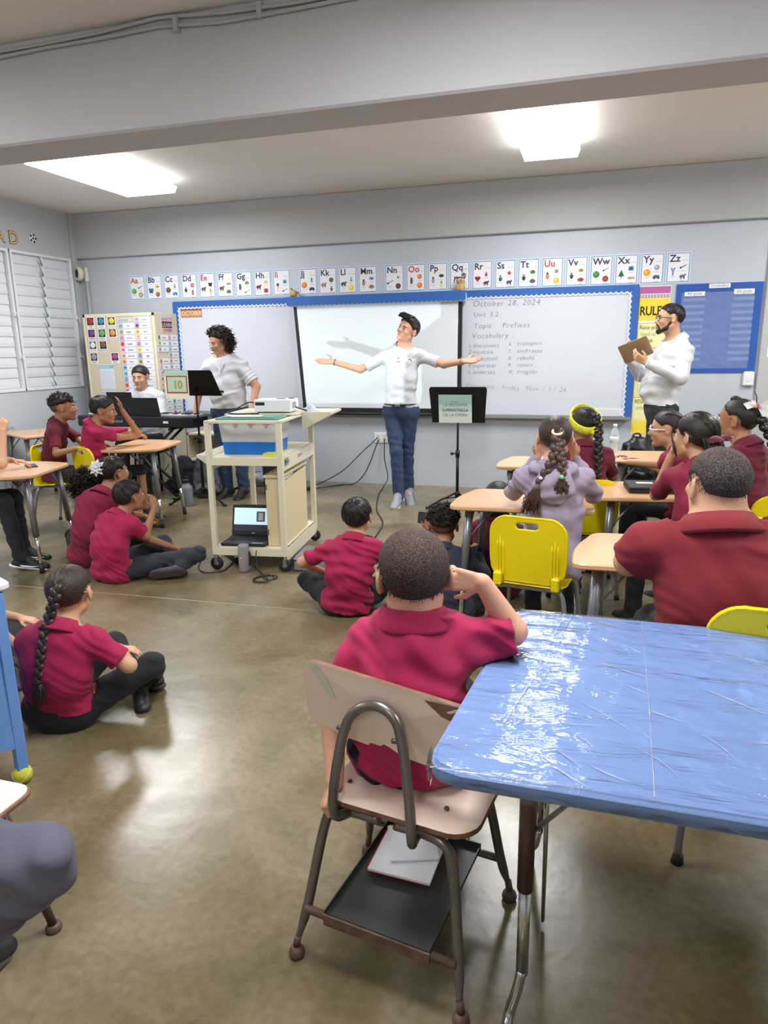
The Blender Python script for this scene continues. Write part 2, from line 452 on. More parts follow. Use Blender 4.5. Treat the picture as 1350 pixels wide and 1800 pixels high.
def head_field(F, c, R, s, neck, nr=.056, open_mouth=False):
    T = lambda x, y, z: A(*c)+R@(A(x, y, z)*s)
    k = .06*s
    F.ell(T(0, -.07, .13), R, A(.352, .42, .37)*s, .03)
    F.ell(T(0, .10, -.10), R, A(.27, .29, .37)*s, k)
    F.cap(T(-.19, .0, -.25), T(-.03, .23, -.40), .10*s, .085*s, k); F.cap(T(.19, .0, -.25), T(.03, .23, -.40), .10*s, .085*s, k)
    F.cap(T(-.12, .31, .085), T(.12, .31, .085), .055*s, .055*s, .04*s)
    F.sub(T(-.135, .43, .0), R, A(.085, .075, .055)*s, .05*s); F.sub(T(.135, .43, .0), R, A(.085, .075, .055)*s, .05*s)
    F.cap(T(0, .355, .05), T(0, .445, -.12), .032*s, .048*s, .03*s); F.cap(T(-.045, .395, -.135), T(.045, .395, -.135), .036*s, .036*s, .02*s)
    F.ell(T(-.16, .26, -.12), R, A(.10, .09, .09)*s, .05*s); F.ell(T(.16, .26, -.12), R, A(.10, .09, .09)*s, .05*s)
    F.cap(T(-.07, .345, -.235), T(.07, .345, -.235), .035*s, .035*s, .02*s); F.cap(T(-.06, .34, -.285), T(.06, .34, -.285), .035*s, .035*s, .02*s)
    F.ell(T(0, .30, -.41), R, A(.09, .08, .075)*s, .04*s)
    if open_mouth: F.sub(T(0, .40, -.262), R, A(.075, .07, .035)*s, .01*s)
    for sx in (-1, 1):
        RE = R@np.array(Matrix.Rotation(sx*.35, 3, 'Z'))
        F.ell(T(sx*.362, -.06, -.02), RE, A(.035, .085, .135)*s, .02*s); F.sub(T(sx*.402, -.045, -.005), RE, A(.03, .05, .085)*s, .012*s)
    F.cap(T(0, -.10, -.25), neck, nr, nr*1.1, .03)
def hand_field(F, wr, d, n, side, L=.18, curl=.35, spread=.0, thumb=.7, curls=None):
    wr = A(*wr); d = nrm(d); n = nrm(A(*n)-d*(A(*n)@d)); t = np.cross(d, n)*(1 if side == 'R' else -1); W = .44*L; q = L/.18
    kn = []
    for i, o in enumerate((.36, .12, -.12, -.35)):
        K = wr+d*L*(.5, .52, .49, .44)[i]+t*W*o; kn.append(K)
        F.cap(wr+d*L*.05+t*W*o*.55, K, .0135*q, .0115*q, .009*q)
    for i, K in enumerate(kn):
        ln = L*(.42, .47, .43, .34)[i]; c = curls[i] if curls else curl*(1+.12*i)
        ang = 0; p = K; fd = nrm(d+t*spread*(.5, .15, -.2, -.6)[i])
        for j, fr in enumerate((.45, .3, .25)):
            ang += c*(.8, 1.1, .8)[j]; v = fd*math.cos(ang)+n*math.sin(ang); e = p+v*ln*fr
            F.cap(p, e, (.0088-.0008*j)*q, (.0082-.001*j)*q, .003*q); p = e
    b0 = wr+d*L*.12+t*W*.28; m = b0+(d*(1-.45*thumb)+t*thumb+n*.25)*L*.24; e = m+(d*.9+t*thumb*.35+n*.2)*L*.2
    F.cap(b0, m, .0135*q, .0105*q, .008*q); F.cap(m, e, .0098*q, .0075*q, .003*q)
def torso(F, J, s, fat, inf=0., belly=0., k=.04):
    pel, mid, nk = A(*J['pelvis']), A(*J['mid']), A(*J['neck']); sl, sr = A(*J['shL']), A(*J['shR']); hl, hr = A(*J['hipL']), A(*J['hipR'])
    lat = nrm(sr-sl); lat2 = nrm(hr-hl); sw = np.linalg.norm(sr-sl)
    up = nrm(nk-mid); ch = nk-up*.13*s; fw = np.cross(up, lat)
    F.ecap(mid, ch, .145*s*fat+inf, max(.135*s*fat, sw*.42)+inf, lat, .70, k)
    F.ecap(ch, nk-up*.065*s, sw*.40+inf, sw*.30+inf, lat, .60, k)
    F.cap(sl, nk-up*.045*s-lat*.025*s, .052*s*fat+inf, .054*s+inf, k); F.cap(sr, nk-up*.045*s+lat*.025*s, .052*s*fat+inf, .058*s+inf, k)
    F.ecap(pel, mid, .148*s*fat+inf, .140*s*fat+inf, lat2, .76, k)
    F.cap(hl, hr, .095*s*fat+inf, .095*s*fat+inf, k)
    if belly: F.ell(pel*.45+mid*.55+fw*belly*.6, np.stack([lat, fw, np.cross(lat, fw)], 1), A(.14*s*fat+inf, .10*s*fat+belly*.5+inf, .15*s+inf), k)
    return lat, up, fw
def tubepath(parent, name, m, paths, r, n=5, off=(0, 0, 0), taper=.6):
    b = MB()
    for p in paths:
        N = len(p); b.tube(p, [r*(1-(1-taper)*i/(N-1)) for i in range(N)], m, n, False)
    return b.build(name, parent, off)
def curls(c, R, s, n, rad, region, ln=.05, cr=.007, seed=1, drop=0.):
    """little helical locks standing on an ellipsoid (rad in head units); region(x,y,z)->bool in head units"""
    rs = np.random.RandomState(seed); out = []
    while len(out) < n:
        v = rs.normal(size=3); v /= np.linalg.norm(v)
        if not region(*v): continue
        P0 = A(*c[0]) if False else A(*c)+R@(A(v[0]*rad[0], v[1]*rad[1], v[2]*rad[2])*s+A(*rad[3])*s)
        nn = nrm(R@(v/A(*rad[:3]))); tt = nrm(np.cross(nn, rs.normal(size=3))); bb = np.cross(nn, tt)
        g = nrm(nn*(1-drop)+A(0, 0, -1)*drop*1.2+tt*.35); t2 = nrm(np.cross(g, bb)); b2 = np.cross(g, t2)
        ph = rs.rand()*6; L = ln*(.6+.8*rs.rand()); pts = []
        for i in range(9):
            f = i/8; a = ph+f*9; q = P0+g*L*f+(t2*math.cos(a)+b2*math.sin(a))*cr*(.6+.6*f)+A(0, 0, -1)*drop*L*.5*f*f
            pts.append(tuple(q))
        out.append(pts)
    return out
def comb(c, R, s, rad, target, n, r, seed=3, zmin=-.15, spreadf=1.):
    """strands lying on the scalp, pulled towards target (head units)"""
    rs = np.random.RandomState(seed); out = []; rad_ = A(*rad[:3]); o = A(*rad[3]); tg = nrm((A(*target)-o)/rad_)
    while len(out) < n:
        v = rs.normal(size=3); v /= np.linalg.norm(v)
        z = v[2]*rad_[2]+o[2]; y = v[1]*rad_[1]+o[1]
        if z < hairline(y)+.02 or v@tg > .985: continue
        pts = []
        om = math.acos(np.clip(v@tg, -1, 1))
        for i in range(8):
            f = i/7*.97; q = (math.sin((1-f)*om)*v+math.sin(f*om)*tg)/math.sin(om)
            pts.append(tuple(A(*c)+R@((q*rad_*(1+.012*math.sin(f*3.1+v[0]*20))+o)*s)))
        out.append(pts)
    return out
def hairline(y): return np.where(y > .05, .02+(y-.05)*.90, .02+(y-.05)*.66)
def hair_shell(parent, name, m, c, R, s, off, t=.03, h=.006, line=0., disp=None, top=None, extra=None):
    """close-fitting hair; t = thickness in head units; top = only above this height (head units)"""
    F = Field()
    F.ell(A(*c)+R@(A(0, -.075, .135)*s), R, A(.352+t, .42+t, .37+t)*s, .02)
    if extra: extra(F)
    if disp: F.disp.append(disp)
    base = F.ev
    def ev(P, mar=.07):
        d = base(P, mar); X = (P-A(*c))@R/s; y = X[:, 1]; z = X[:, 2]
        g = (hairline(y)+line-z)*s*.8
        ear = s*(.11-np.sqrt((y+.04)**2+(z+.02)**2*.8))*.9
        g = np.maximum(g, np.where(np.abs(X[:, 0]) > .2, ear, -1))
        if top is not None: g = np.maximum(g, (top-z+y*.25)*s)
        hh = np.clip(.5+.5*(d-g)/(.028*s/.2), 0, 1); k = .028*s/.2
        return g*(1-hh)+d*hh+k*hh*(1-hh)
    F.ev = ev
    return fld(name, F, h, m, parent, off)
def face_bits(parent, c, R, s, off, iris=EYE_D, brow=H_BLK, closed=False, gaze=(0, 0), lips=LIP, smile=0.):
    T = lambda x, y, z: tuple(A(*c)+R@(A(x, y, z)*s))
    for sx in (-1, 1):
        b = MB()
        if closed:
            b.tube([T(sx*.135-.05, .355, -.012), T(sx*.135, .385, -.022), T(sx*.135+.05, .355, -.012)], .008*s, H_BLK, 4)
            b.build('eyelashes', parent, off)
        else:
            b.sph(T(sx*.135, .305, .0), .062*s, EYE_W, 10)
            b.sph(T(sx*.135+gaze[0]*.03, .338, gaze[1]*.02), .034*s, iris, 8)
            b.tube([T(sx*.135-.058, .345, .0), T(sx*.135, .378, .03), T(sx*.135+.058, .345, .0)], .007*s, H_BLK, 4)
            b.build('eye', parent, off)
        b = MB(); b.tube([T(sx*.06, .385, .085), T(sx*.14, .375, .105), T(sx*.215, .32, .085)], [.012*s, .014*s, .007*s], brow, 5); b.build('eyebrow', parent, off)
    b = MB(); b.tube([T(-.085, .352, -.255+smile), T(-.03, .388, -.256), T(0, .392, -.26), T(.03, .388, -.256), T(.085, .352, -.255+smile)], [.006*s, .018*s, .018*s, .018*s, .006*s], lips, 6); b.build('lips', parent, off)
def braid(parent, name, m, path, r0, r1, off, n=None):
    P = smoothpath(path, 8); L = sum((P[i+1]-P[i]).length for i in range(len(P)-1)); n = n or int(L/(r0*.80))
    b = MB(); pts = []; acc = 0; step = L/n; 
    cum = [0]
    for i in range(len(P)-1): cum.append(cum[-1]+(P[i+1]-P[i]).length)
    def at(d):
        d = max(0, min(L, d))
        for i in range(len(P)-1):
            if cum[i+1] >= d: return P[i].lerp(P[i+1], (d-cum[i])/max(1e-9, cum[i+1]-cum[i])), (P[i+1]-P[i]).normalized()
        return P[-1], (P[-1]-P[-2]).normalized()
    fld_ = Field()
    for i in range(n):
        p, t = at(step*(i+.5)); f = i/n; r = r0+(r1-r0)*f
        side = t.cross(Vector((0.287, -.958, 0))).normalized(); sg = 1 if i % 2 else -1; nn = side.cross(t)
        a = p+side*sg*r*.75-t*r*.9; c_ = p-side*sg*r*.20+t*r*1.0
        b.tube([a, a*.65+c_*.35+side*sg*r*.14, a*.3+c_*.7, c_], [r*.42, r*.78, r*.72, r*.35], m, 8)
    e = P[-1]; return b.build(name, parent, off)
def polo(parent, J, s, m, off, nr, open_=True, up=None):
    """turned-down collar ring round the neck"""
    nk = A(*J['neck']); hd = A(*J['head']); sl, sr = A(*J['shL']), A(*J['shR']); lat = nrm(sr-sl); axis = nrm(hd-nk); fw = nrm(np.cross(axis, lat)); lat = np.cross(fw, axis)
    N = 28; rings = []; c0 = nk+axis*.004*s
    prof = [(nr*1.16, -.03*s), (nr*1.17, .030*s), (nr*1.27, .037*s), (nr*1.50, .012*s), (nr*1.78, -.022*s), (nr*1.72, -.034*s), (nr*1.38, .0)]
    vs = []; fs = []
    for i in range(N+1):
        a = math.radians(-158+316*i/N) if open_ else 2*PI*i/N
        # angle measured from the back
        d = -fw*math.cos(a)+lat*math.sin(a); dr = max(0, -math.cos(a))
        for (r, z) in prof: vs.append(tuple(c0+d*r+axis*(z-dr*.03*s)+fw*dr*.012*s))
    L = len(prof)
    for i in range(N):
        for j in range(L): fs.append((i*L+j, (i+1)*L+j, (i+1)*L+(j+1) % L, i*L+(j+1) % L))
    b = MB(); b.add(vs, fs, m, True); 
    return b.build('collar', parent, off)
def shoe(parent, an, to, s, m, sole, off, h=.006, up=None, name='shoe', stripe=None):
    an = A(*an); to = A(*to); d = nrm(to-an); upv = A(0, 0, 1) if up is None else nrm(up); upv = nrm(upv-d*(upv@d)); sd = np.cross(d, upv)
    L = .26*s; heel = an-upv*.045*s-d*.035*s; tip = heel+d*L*.86
    F = Field(); F.ecap(heel+d*.01*s, tip, .042*s, .042*s, sd, .75, .02); F.cap(an+upv*.030*s, heel+d*.04*s+upv*.01*s, .044*s, .046*s, .02); F.cap(an+d*.02*s, tip-d*.05*s+upv*.005*s, .040*s, .030*s, .02)
    F.cut(heel-upv*.025*s, -upv)
    o = fld(name, F, h, m, parent, off)
    F = Field(); F.ecap(heel-upv*.02*s, tip-upv*.02*s, .047*s, .047*s, sd, .45, .01); F.cut(heel-upv*.012*s, upv); F.cut(heel-upv*.036*s, -upv)
    fld('sole', F, h, sole, o, off)
    if stripe:
        b = MB()
        for sg in (-1, 1):
            q = lambda f, z: tuple(heel+d*L*f+upv*z*s+sd*sg*.0475*s)
            b.tube([q(.15, .0), q(.3, -.008), q(.5, -.004), q(.8, .012)], [.002*s, .009*s, .006*s, .002*s], stripe, 6)
        b.build('side_stripe', o, off)
    return o
BLK = None
def person(label, J, s=1., fat=1., skin=SK_TAN, shirt=None, sleeve='short', trousers=None, tlen='long', hs=.225, R=None, hands=None, h=.007, hh=None, colz=0.,
           group=None, face=True, closed=False, collar=True, belly=0., shoes=None, hem=None, waist=None, fold=.004, open_mouth=False, nr=.058, gaze=(0, 0), tuck=False, sleevef=1.0, brow=H_BLK, smile=0., legs=True, lips=LIP, armf=1.0):
    J = {k: A(*v) for k, v in J.items()}
    if 'mid' not in J: J['mid'] = (J['pelvis']+J['neck'])/2
    base = J['pelvis'].copy(); base[2] = 0
    root = thing('person', label, 'person', tuple(base), 0, group); off = tuple(base); R = np.eye(3) if R is None else R
    nr = nr*s
    F = Field(); lat, up, fw = torso(F, J, s, fat*.94, 0., belly)
    head_field(F, J['head'], R, hs, J['neck']-up*.03*s, nr, open_mouth)
    for q in 'LR':
        F.cap(J['sh'+q], J['el'+q], .046*s*fat*armf, .037*s*fat*armf, .02); F.cap(J['el'+q], J['wr'+q], .038*s*fat*armf, .025*s*armf, .015)
        hd = dict(d=J['wr'+q]-J['el'+q], n=(0, 0, -1), L=.178*s); hd.update((hands or {}).get(q, {}))
        if hd.get('L'): hand_field(F, J['wr'+q], hd['d'], hd['n'], q, hd['L'], hd.get('curl', .35), hd.get('spread', 0.), hd.get('thumb', .7), hd.get('curls'))
        if legs:
            F.cap(J['hip'+q], J['kn'+q], .080*s*fat, .052*s*fat, .02); F.cap(J['kn'+q], J['an'+q], .052*s*fat, .034*s, .02)
            ft = nrm((J['to'+q]-J['an'+q])*A(1, 1, .2)); F.cap(J['an'+q], J['an'+q]+ft*.09*s-A(0, 0, .03)*s, .034*s, .018*s, .01)
    body = fld('body', F, h, skin, root, off)
    if face: face_bits(body, J['head'], R, hs, off, closed=closed, gaze=gaze, brow=brow, smile=smile, lips=lips)
    out = dict(root=root, body=body, off=off, J=J, R=R, hs=hs, s=s, lat=lat, up=up, fw=fw)
    if shirt:
        F = Field(); torso(F, J, s, fat, .011, belly*1.05, .05)
        ef = sleevef if sleeve == 'short' else 1.0
        cuts = []
        for q in 'LR':
            S0, E0, W0 = J['sh'+q], J['el'+q], J['wr'+q]
            if sleeve == 'short':
                e = S0+(E0-S0)*min(.72*ef, .98)
                ar = max(armf, .9); F.cap(S0, e, .058*s*fat*ar, .056*s*fat*ar+fold*.5, .03); F.cap(S0+(e-S0)*.86, S0+(e-S0)*1.02, .0575*s*fat*ar+fold*.5, .0585*s*fat*ar+fold*.5, .004)
                cuts.append((S0+(e-S0)*1.06, nrm(E0-S0), .08*s*fat))
            else:
                F.cap(S0, E0, .060*s*fat, .052*s*fat, .03); F.cap(E0, W0, .052*s*fat, .036*s*fat, .02); F.cap(E0+(W0-E0)*.93, W0, .038*s, .036*s, .004)
                cuts.append((W0, nrm(W0-E0), .07*s))
        if collar == 'band' or not collar: pass
        nk_ = J['neck']; ha_ = nrm(J['head']-nk_); F.cap(nk_-up*.055*s, nk_+ha_*.03*s, nr*1.45+.012, nr*1.22+.004, .03)
        F.disp += [folds(up, lat, 9/s, fold, 1.1+s*7), folds(lat*.4+up, lat, 17/s, fold*.6, 2.3+fat), lump(26/s, fold*.7, s*5)]
        b0 = F.ev; pel = J['pelvis']; hemp = pel-nrm(J['mid']-pel)*(.07*s if hem is None else hem); hu = nrm(J['mid']-pel); nk = J['neck']; hda = nrm(J['head']-nk)
        tors = Field(); torso(tors, J, s, fat, .05)
        def ev(P, mar=.07, b0=b0, cuts=cuts):
            d = b0(P, mar)
            for (p, n, rad) in cuts:
                X = P-p; al = X@n; rr = np.sqrt(np.maximum((X*X).sum(1)-al*al, 0)); d = np.maximum(d, np.where((rr < rad*1.3) & (al < .3*s), al, -1))
            # arms never cut by the hem: only the trunk is
            X = P-hemp; al = -(X@hu); lt = np.abs((P-pel)@lat)
            d = np.maximum(d, np.where((lt < .24*s*fat), al, -1)) if True else d
            # neck hole
            X = P-(nk+hda*.012*s); al = X@hda; d = np.maximum(d, np.where(np.sqrt(np.maximum((X*X).sum(1)-al*al, 0)) < nr*1.7+.008, al-.004, -1))
            return d
        F.ev = ev
        so = fld('shirt', F, h*1.05, shirt, root, off); out['shirt'] = so
        if collar is True: polo(so, J, s, shirt, off, nr)
    if trousers and legs:
        F = Field(); pel, mid = J['pelvis'], J['mid']; lat2 = nrm(J['hipR']-J['hipL'])
        tk = .0145 if tuck else -.007; F.ecap(pel, pel+(mid-pel)*.35, .148*s*fat+tk+.004, .141*s*fat+tk, lat2, .77, .03); F.cap(J['hipL'], J['hipR'], .105*s*fat, .105*s*fat, .03)
        for q in 'LR':
            H0, K0, A0 = J['hip'+q], J['kn'+q], J['an'+q]
            F.cap(H0, K0, .094*s*fat, .066*s*fat, .025)
            if tlen == 'long': F.cap(K0, A0+nrm(A0-K0)*.035*s, .066*s*fat, .052*s, .02)
            else: F.cap(K0, K0+(A0-K0)*.08, .066*s*fat, .064*s, .02)
        F.disp += [folds(A(.3, .2, 1), A(1, 0, .2), 13/s, fold*.9, 4.), lump(31/s, fold*.8, 3.3)]
        hu = nrm(mid-pel); wp = pel+(mid-pel)*(tuck if tuck else .30)
        b0 = F.ev
        ends = [((J['an'+q]+nrm(J['an'+q]-J['kn'+q])*.045*s if tlen == 'long' else J['kn'+q]+(J['an'+q]-J['kn'+q])*.08), nrm(J['an'+q]-J['kn'+q])) for q in 'LR']
        def ev2(P, mar=.07, b0=b0):
            d = b0(P, mar); X = P-wp; al = X@hu; rr = np.sqrt(np.maximum((X*X).sum(1)-al*al, 0)); d = np.maximum(d, np.where(rr < .178*s*fat, al, -1))
            for (p, n) in ends:
                X = P-p; al = X@n; rr = np.sqrt(np.maximum((X*X).sum(1)-al*al, 0)); d = np.maximum(d, np.where((rr < .09*s) & (al < .15*s) & (al > -.1*s), al, -1))
            return d
        F.ev = ev2
        out['trousers'] = fld('trousers', F, h*1.15, trousers, root, off)
    if shoes and legs:
        for q in 'LR': shoe(root, J['an'+q], J['to'+q], s, shoes[0], shoes[1], off, h, stripe=shoes[2] if len(shoes) > 2 else None, up=J.get('su'+q))
    return out
# ------------------------------------------------------------------ the room
def floor_mat():
    m = bpy.data.materials.new('polished_concrete'); m.use_nodes = True; nt = m.node_tree; b = nt.nodes['Principled BSDF']; N = nt.nodes.new; L = nt.links.new
    tc = N('ShaderNodeTexCoord')
    def noise(sc, det, dist=0., st=None):
        n = N('ShaderNodeTexNoise'); n.inputs['Scale'].default_value = sc; n.inputs['Detail'].default_value = det; n.inputs['Distortion'].default_value = dist
        if st:
            mp = N('ShaderNodeMapping'); mp.inputs['Scale'].default_value = st; L(tc.outputs['Object'], mp.inputs[0]); L(mp.outputs[0], n.inputs['Vector'])
        else: L(tc.outputs['Object'], n.inputs['Vector'])
        return n
    def ramp(src, stops):
        r = N('ShaderNodeValToRGB'); e = r.color_ramp.elements
        while len(e) < len(stops): e.new(.5)
        for q, (p, c) in zip(e, stops): q.position = p; q.color = srgb(*c)
        L(src, r.inputs[0]); return r
    a = ramp(noise(1.5, 7, .6).outputs['Fac'], [(.30, (112, 107, 84)), (.43, (156, 142, 110)), (.56, (184, 170, 143)), (.72, (146, 143, 119))])
    g = ramp(noise(.55, 5, .4).outputs['Fac'], [(.38, (112, 114, 102)), (.62, (186, 168, 140))])
    mx = N('ShaderNodeMix'); mx.data_type = 'RGBA'; mx.inputs[0].default_value = .38; L(a.outputs[0], mx.inputs[6]); L(g.outputs[0], mx.inputs[7])
    f = ramp(noise(38, 6, .2).outputs['Fac'], [(.3, (150, 150, 150)), (.7, (205, 205, 205))])
    mul = N('ShaderNodeMix'); mul.data_type = 'RGBA'; mul.blend_type = 'MULTIPLY'; mul.inputs[0].default_value = .55; L(mx.outputs[2], mul.inputs[6]); L(f.outputs[0], mul.inputs[7])
    v = ramp(noise(3.2, 8, 1.2, (1, 2.2, 1)).outputs['Fac'], [(.40, (200, 200, 200)), (.49, (150, 148, 140)), (.52, (215, 212, 205))])
    mu2 = N('ShaderNodeMix'); mu2.data_type = 'RGBA'; mu2.blend_type = 'MULTIPLY'; mu2.inputs[0].default_value = .16; L(mul.outputs[2], mu2.inputs[6]); L(v.outputs[0], mu2.inputs[7])
    br = N('ShaderNodeBrightContrast'); br.inputs['Bright'].default_value = -.01; br.inputs['Contrast'].default_value = .08; L(mu2.outputs[2], br.inputs[0])
    L(br.outputs[0], b.inputs['Base Color'])
    rr = N('ShaderNodeMapRange'); rr.inputs['To Min'].default_value = .15; rr.inputs['To Max'].default_value = .40; L(noise(2.3, 7, .5).outputs['Fac'], rr.inputs['Value']); L(rr.outputs[0], b.inputs['Roughness'])
    b.inputs['Specular IOR Level'].default_value = .7
    bp = N('ShaderNodeBump'); bp.inputs['Strength'].default_value = .12; bp.inputs['Distance'].default_value = .01; L(noise(9, 6, .3).outputs['Fac'], bp.inputs['Height']); L(bp.outputs[0], b.inputs['Normal'])
    return m
FLOOR = floor_mat()
WALL = mat('wall_paint_grey', (180, 183, 185), .62, bump=(5, .10, .01), var=(1.3, .03))
WALL_L = mat('wall_paint_lower', (188, 195, 205), .5, bump=(5, .10, .01), var=(1.3, .03))
CEILM = mat('ceiling_paint', (232, 227, 221), .8, bump=(7, .08, .01), var=(1.1, .03))
BEAMM = mat('beam_paint', (187, 187, 190), .6, bump=(5, .08, .01), var=(1.7, .03))
XL, XR, YF, YB = -6.08, 3.4, 7.5, -3.2
# floor: slabs either side of the control joint
fl = MB(); jx = [(-6.3, 3.428), (3.6, 3.76)]
for y0a, y0b, y1a, y1b in ((YB-.1, YB-.1, jx[0][1]-.006, jx[1][1]-.006), (jx[0][1]+.006, jx[1][1]+.006, YF+.1, YF+.1)):
    fl.add([(-6.3, y0a, 0), (3.6, y0b, 0), (3.6, y1b, 0), (-6.3, y1a, 0), (-6.3, y0a, -.1), (3.6, y0b, -.1), (3.6, y1b, -.1), (-6.3, y1a, -.1)],
           [(0, 1, 2, 3), (7, 6, 5, 4), (0, 4, 5, 1), (1, 5, 6, 2), (2, 6, 7, 3), (3, 7, 4, 0)], FLOOR)
flo = struct('floor', fl)
jm = mat('joint_filler', (168, 158, 134), .6)
b = MB(); b.add([(-6.3, jx[0][1]-.006, -.0015), (3.6, jx[1][1]-.006, -.0015), (3.6, jx[1][1]+.006, -.0015), (-6.3, jx[0][1]+.006, -.0015)], [(0, 1, 2, 3)], jm); b.build('floor_joint', flo)
b = MB(); b.box(-6.3, 3.6, YB-.1, YF+.15, CEIL, CEIL+.12, CEILM); struct('ceiling', b)
b = MB(); b.box(-6.3, 3.6, YF, YF+.15, 0, 2.64, WALL_L); wf = struct('wall_front', b)
b = MB(); b.box(-6.08, 3.4, YF-.055, YF, 2.615, CEIL, WALL, bev=.008); b.build('upper_band', wf)
b = MB(); b.box(1.495, 2.1, YF-.035, YF, 0, 2.615, WALL, bev=.006); b.build('pilaster', wf)
b = MB(); b.box(XR, XR+.15, YB, YF, 0, CEIL, WALL); struct('wall_right', b)
b = MB(); b.box(-6.3, 3.6, YB-.15, YB, 0, CEIL, WALL); struct('wall_back', b)
b = MB(); b.box(-6.08, 3.4, 3.43, 3.757, 2.62, CEIL, BEAMM, bev=.012); o = struct('trim_1', b)
b = MB(); b.box(-6.08, 3.4, -1.0, -.67, 2.62, CEIL, BEAMM, bev=.012); o = struct('trim_2', b)
# left wall with two louvred windows in real openings
WIN = [(4.92, 6.40), (6.42, 7.36)]
WZ0, WZ1 = 1.10, 2.605
b = MB(); b.box(XL-.18, XL, YB, YF+.05, 0, WZ0, WALL_L); b.box(XL-.18, XL, YB, YF+.05, WZ1, CEIL, WALL); b.box(XL-.18, XL, YB, WIN[0][0], WZ0, WZ1, WALL); b.box(XL-.18, XL, WIN[1][1], YF+.05, WZ0, WZ1, WALL)
wl = struct('wall_left', b)
b = MB(); b.box(XL, XL+.02, YF-.12, YF-.04, 0, CEIL, WALL, bev=.004); b.build('corner_pipe_chase', wl)
SLAT = mat('louvre_slat', (214, 217, 224), .42, bump=(3, .05, .01)); FRM = mat('window_frame_white', (222, 224, 230), .4); HND = mat('operator_lever', (140, 144, 152), .4)
def louvre(name, y0, y1, nsec):
    b = MB(); t = .03
    b.box(XL-.09, XL+.012, y0, y1, WZ0, WZ0+t, FRM, bev=.004); b.box(XL-.09, XL+.012, y0, y1, WZ1-t, WZ1, FRM, bev=.004)
    b.box(XL-.09, XL+.015, y0, y0+t, WZ0, WZ1, FRM, bev=.004); b.box(XL-.09, XL+.015, y1-t, y1, WZ0, WZ1, FRM, bev=.004)
    wn = struct(name, b)
    n = 13; zs = WZ0+t; hs = (WZ1-WZ0-2*t)/n; sec = (y1-y0-2*t)/nsec
    for k in range(nsec):
        a0 = y0+t+k*sec+.008; a1 = a0+sec-.016
        me = None
        for i in range(n):
            z = zs+i*hs
            if me is None:
                b = MB(); T = Matrix.Translation((XL-.035, 0, 0)) @ Matrix.Rotation(-.07, 4, 'Y')
                pts = [(0, 0), (.010, .012), (.013, .05), (.008, .10), (.004, hs+.012), (0, hs+.012), (.003, .10), (.007, .05), (.004, .014), (-.004, .004)]
                vs = [T @ Vector((x, y, zz)) for y in (a0, a1) for x, zz in pts]; q = len(pts)
                b.add(vs, [(j, (j+1) % q, q+(j+1) % q, q+j) for j in range(q)]+[tuple(range(q))[::-1], tuple(range(q, 2*q))], SLAT)
                o = b.build('louvre_slat', wn); me = o.data; o.location.z = z
            else:
                o = bpy.data.objects.new('louvre_slat', me); COL.objects.link(o); o.parent = wn; o.location.z = z
        if k < nsec-1:
            b = MB(); yy = a1+.008; b.box(XL-.03, XL+.006, yy-.009, yy+.009, WZ0+.02, WZ1-.02, FRM, bev=.003); b.build('operator_bar', wn)
            lv = None
            for i in range(n):
                z = zs+i*hs+.06
                if lv is None:
                    b = MB(); b.tube([(XL+.0, yy-.005, -.045), (XL+.02, yy-.03, -.03), (XL+.028, yy-.055, .0), (XL+.02, yy-.065, .035)], [.009, .009, .009, .006], HND, 6); o = b.build('operator_lever', wn); lv = o.data; o.location.z = z
                else:
                    o = bpy.data.objects.new('operator_lever', lv); COL.objects.link(o); o.parent = wn; o.location.z = z
    for z in (WZ0+.35, WZ0+.80):
        b = MB(); b.box(XL+.01, XL+.035, y1-.04, y1-.01, z, z+.05, FRM, bev=.006); b.tube([(XL+.035, y1-.025, z+.03), (XL+.06, y1-.03, z+.02), (XL+.065, y1-.03, z-.03)], .006, FRM, 6); b.build('window_crank', wn)
    return wn
louvre('window_1', WIN[0][0], WIN[0][1], 3); louvre('window_2', WIN[1][0], WIN[1][1], 2)
b = MB(); b.box(XL-.6, XL-.5, 3.5, 8.5, .6, 3.1, mat('outside_shutter', (170, 175, 182), .8)); tag(b.build('wall_outside'), kind='structure')
# wall letters and ball sticker on the left wall
INK = mat('ink_black', (28, 28, 30), .7); WH = mat('white_paper', (232, 233, 238), .6)
def letter_obj(ch, y, z, size, col, label):
    b = MB(); put_text(b, ch, (XL+.003, y, z), (0, 1, 0), (0, 0, 1), size, INK, thin=.035, h=-.0008); put_text(b, ch, (XL+.0045, y, z), (0, 1, 0), (0, 0, 1), size, col, thin=.0)
    V = b.v; o = b.build('wall_letter'); return tag(o, label, 'wall letter', 'paper letters above the louvred windows')
tanl = mat('paper_tan_letter', (214, 172, 128), .7)
letter_obj('A', 6.26, 2.665, .185, tanl, 'cut-off tan letter A above the louvred window at the left edge')
letter_obj('D', 6.44, 2.665, .185, tanl, 'tan letter D with black outline above the louvred window')
b = MB(); c = (XL+.004, 6.79, 2.76)
b.lathe([(0, 0), (.052, 0), (.052, .004), (0, .004)], WH, 18, Matrix.Translation(c) @ Matrix.Rotation(PI/2, 4, 'Y'))
for k in range(6):
    a = k*PI*2/5; r = .0 if k == 5 else .038
    b.lathe([(0, .0045), (.015, .0045), (.015, .006), (0, .006)], INK, 5, Matrix.Translation((c[0], c[1]+r*math.cos(a), c[2]+r*math.sin(a))) @ Matrix.Rotation(PI/2, 4, 'Y'))
tag(b.build('ball_sticker'), 'black and white soccer ball sticker on the left wall', 'sticker')
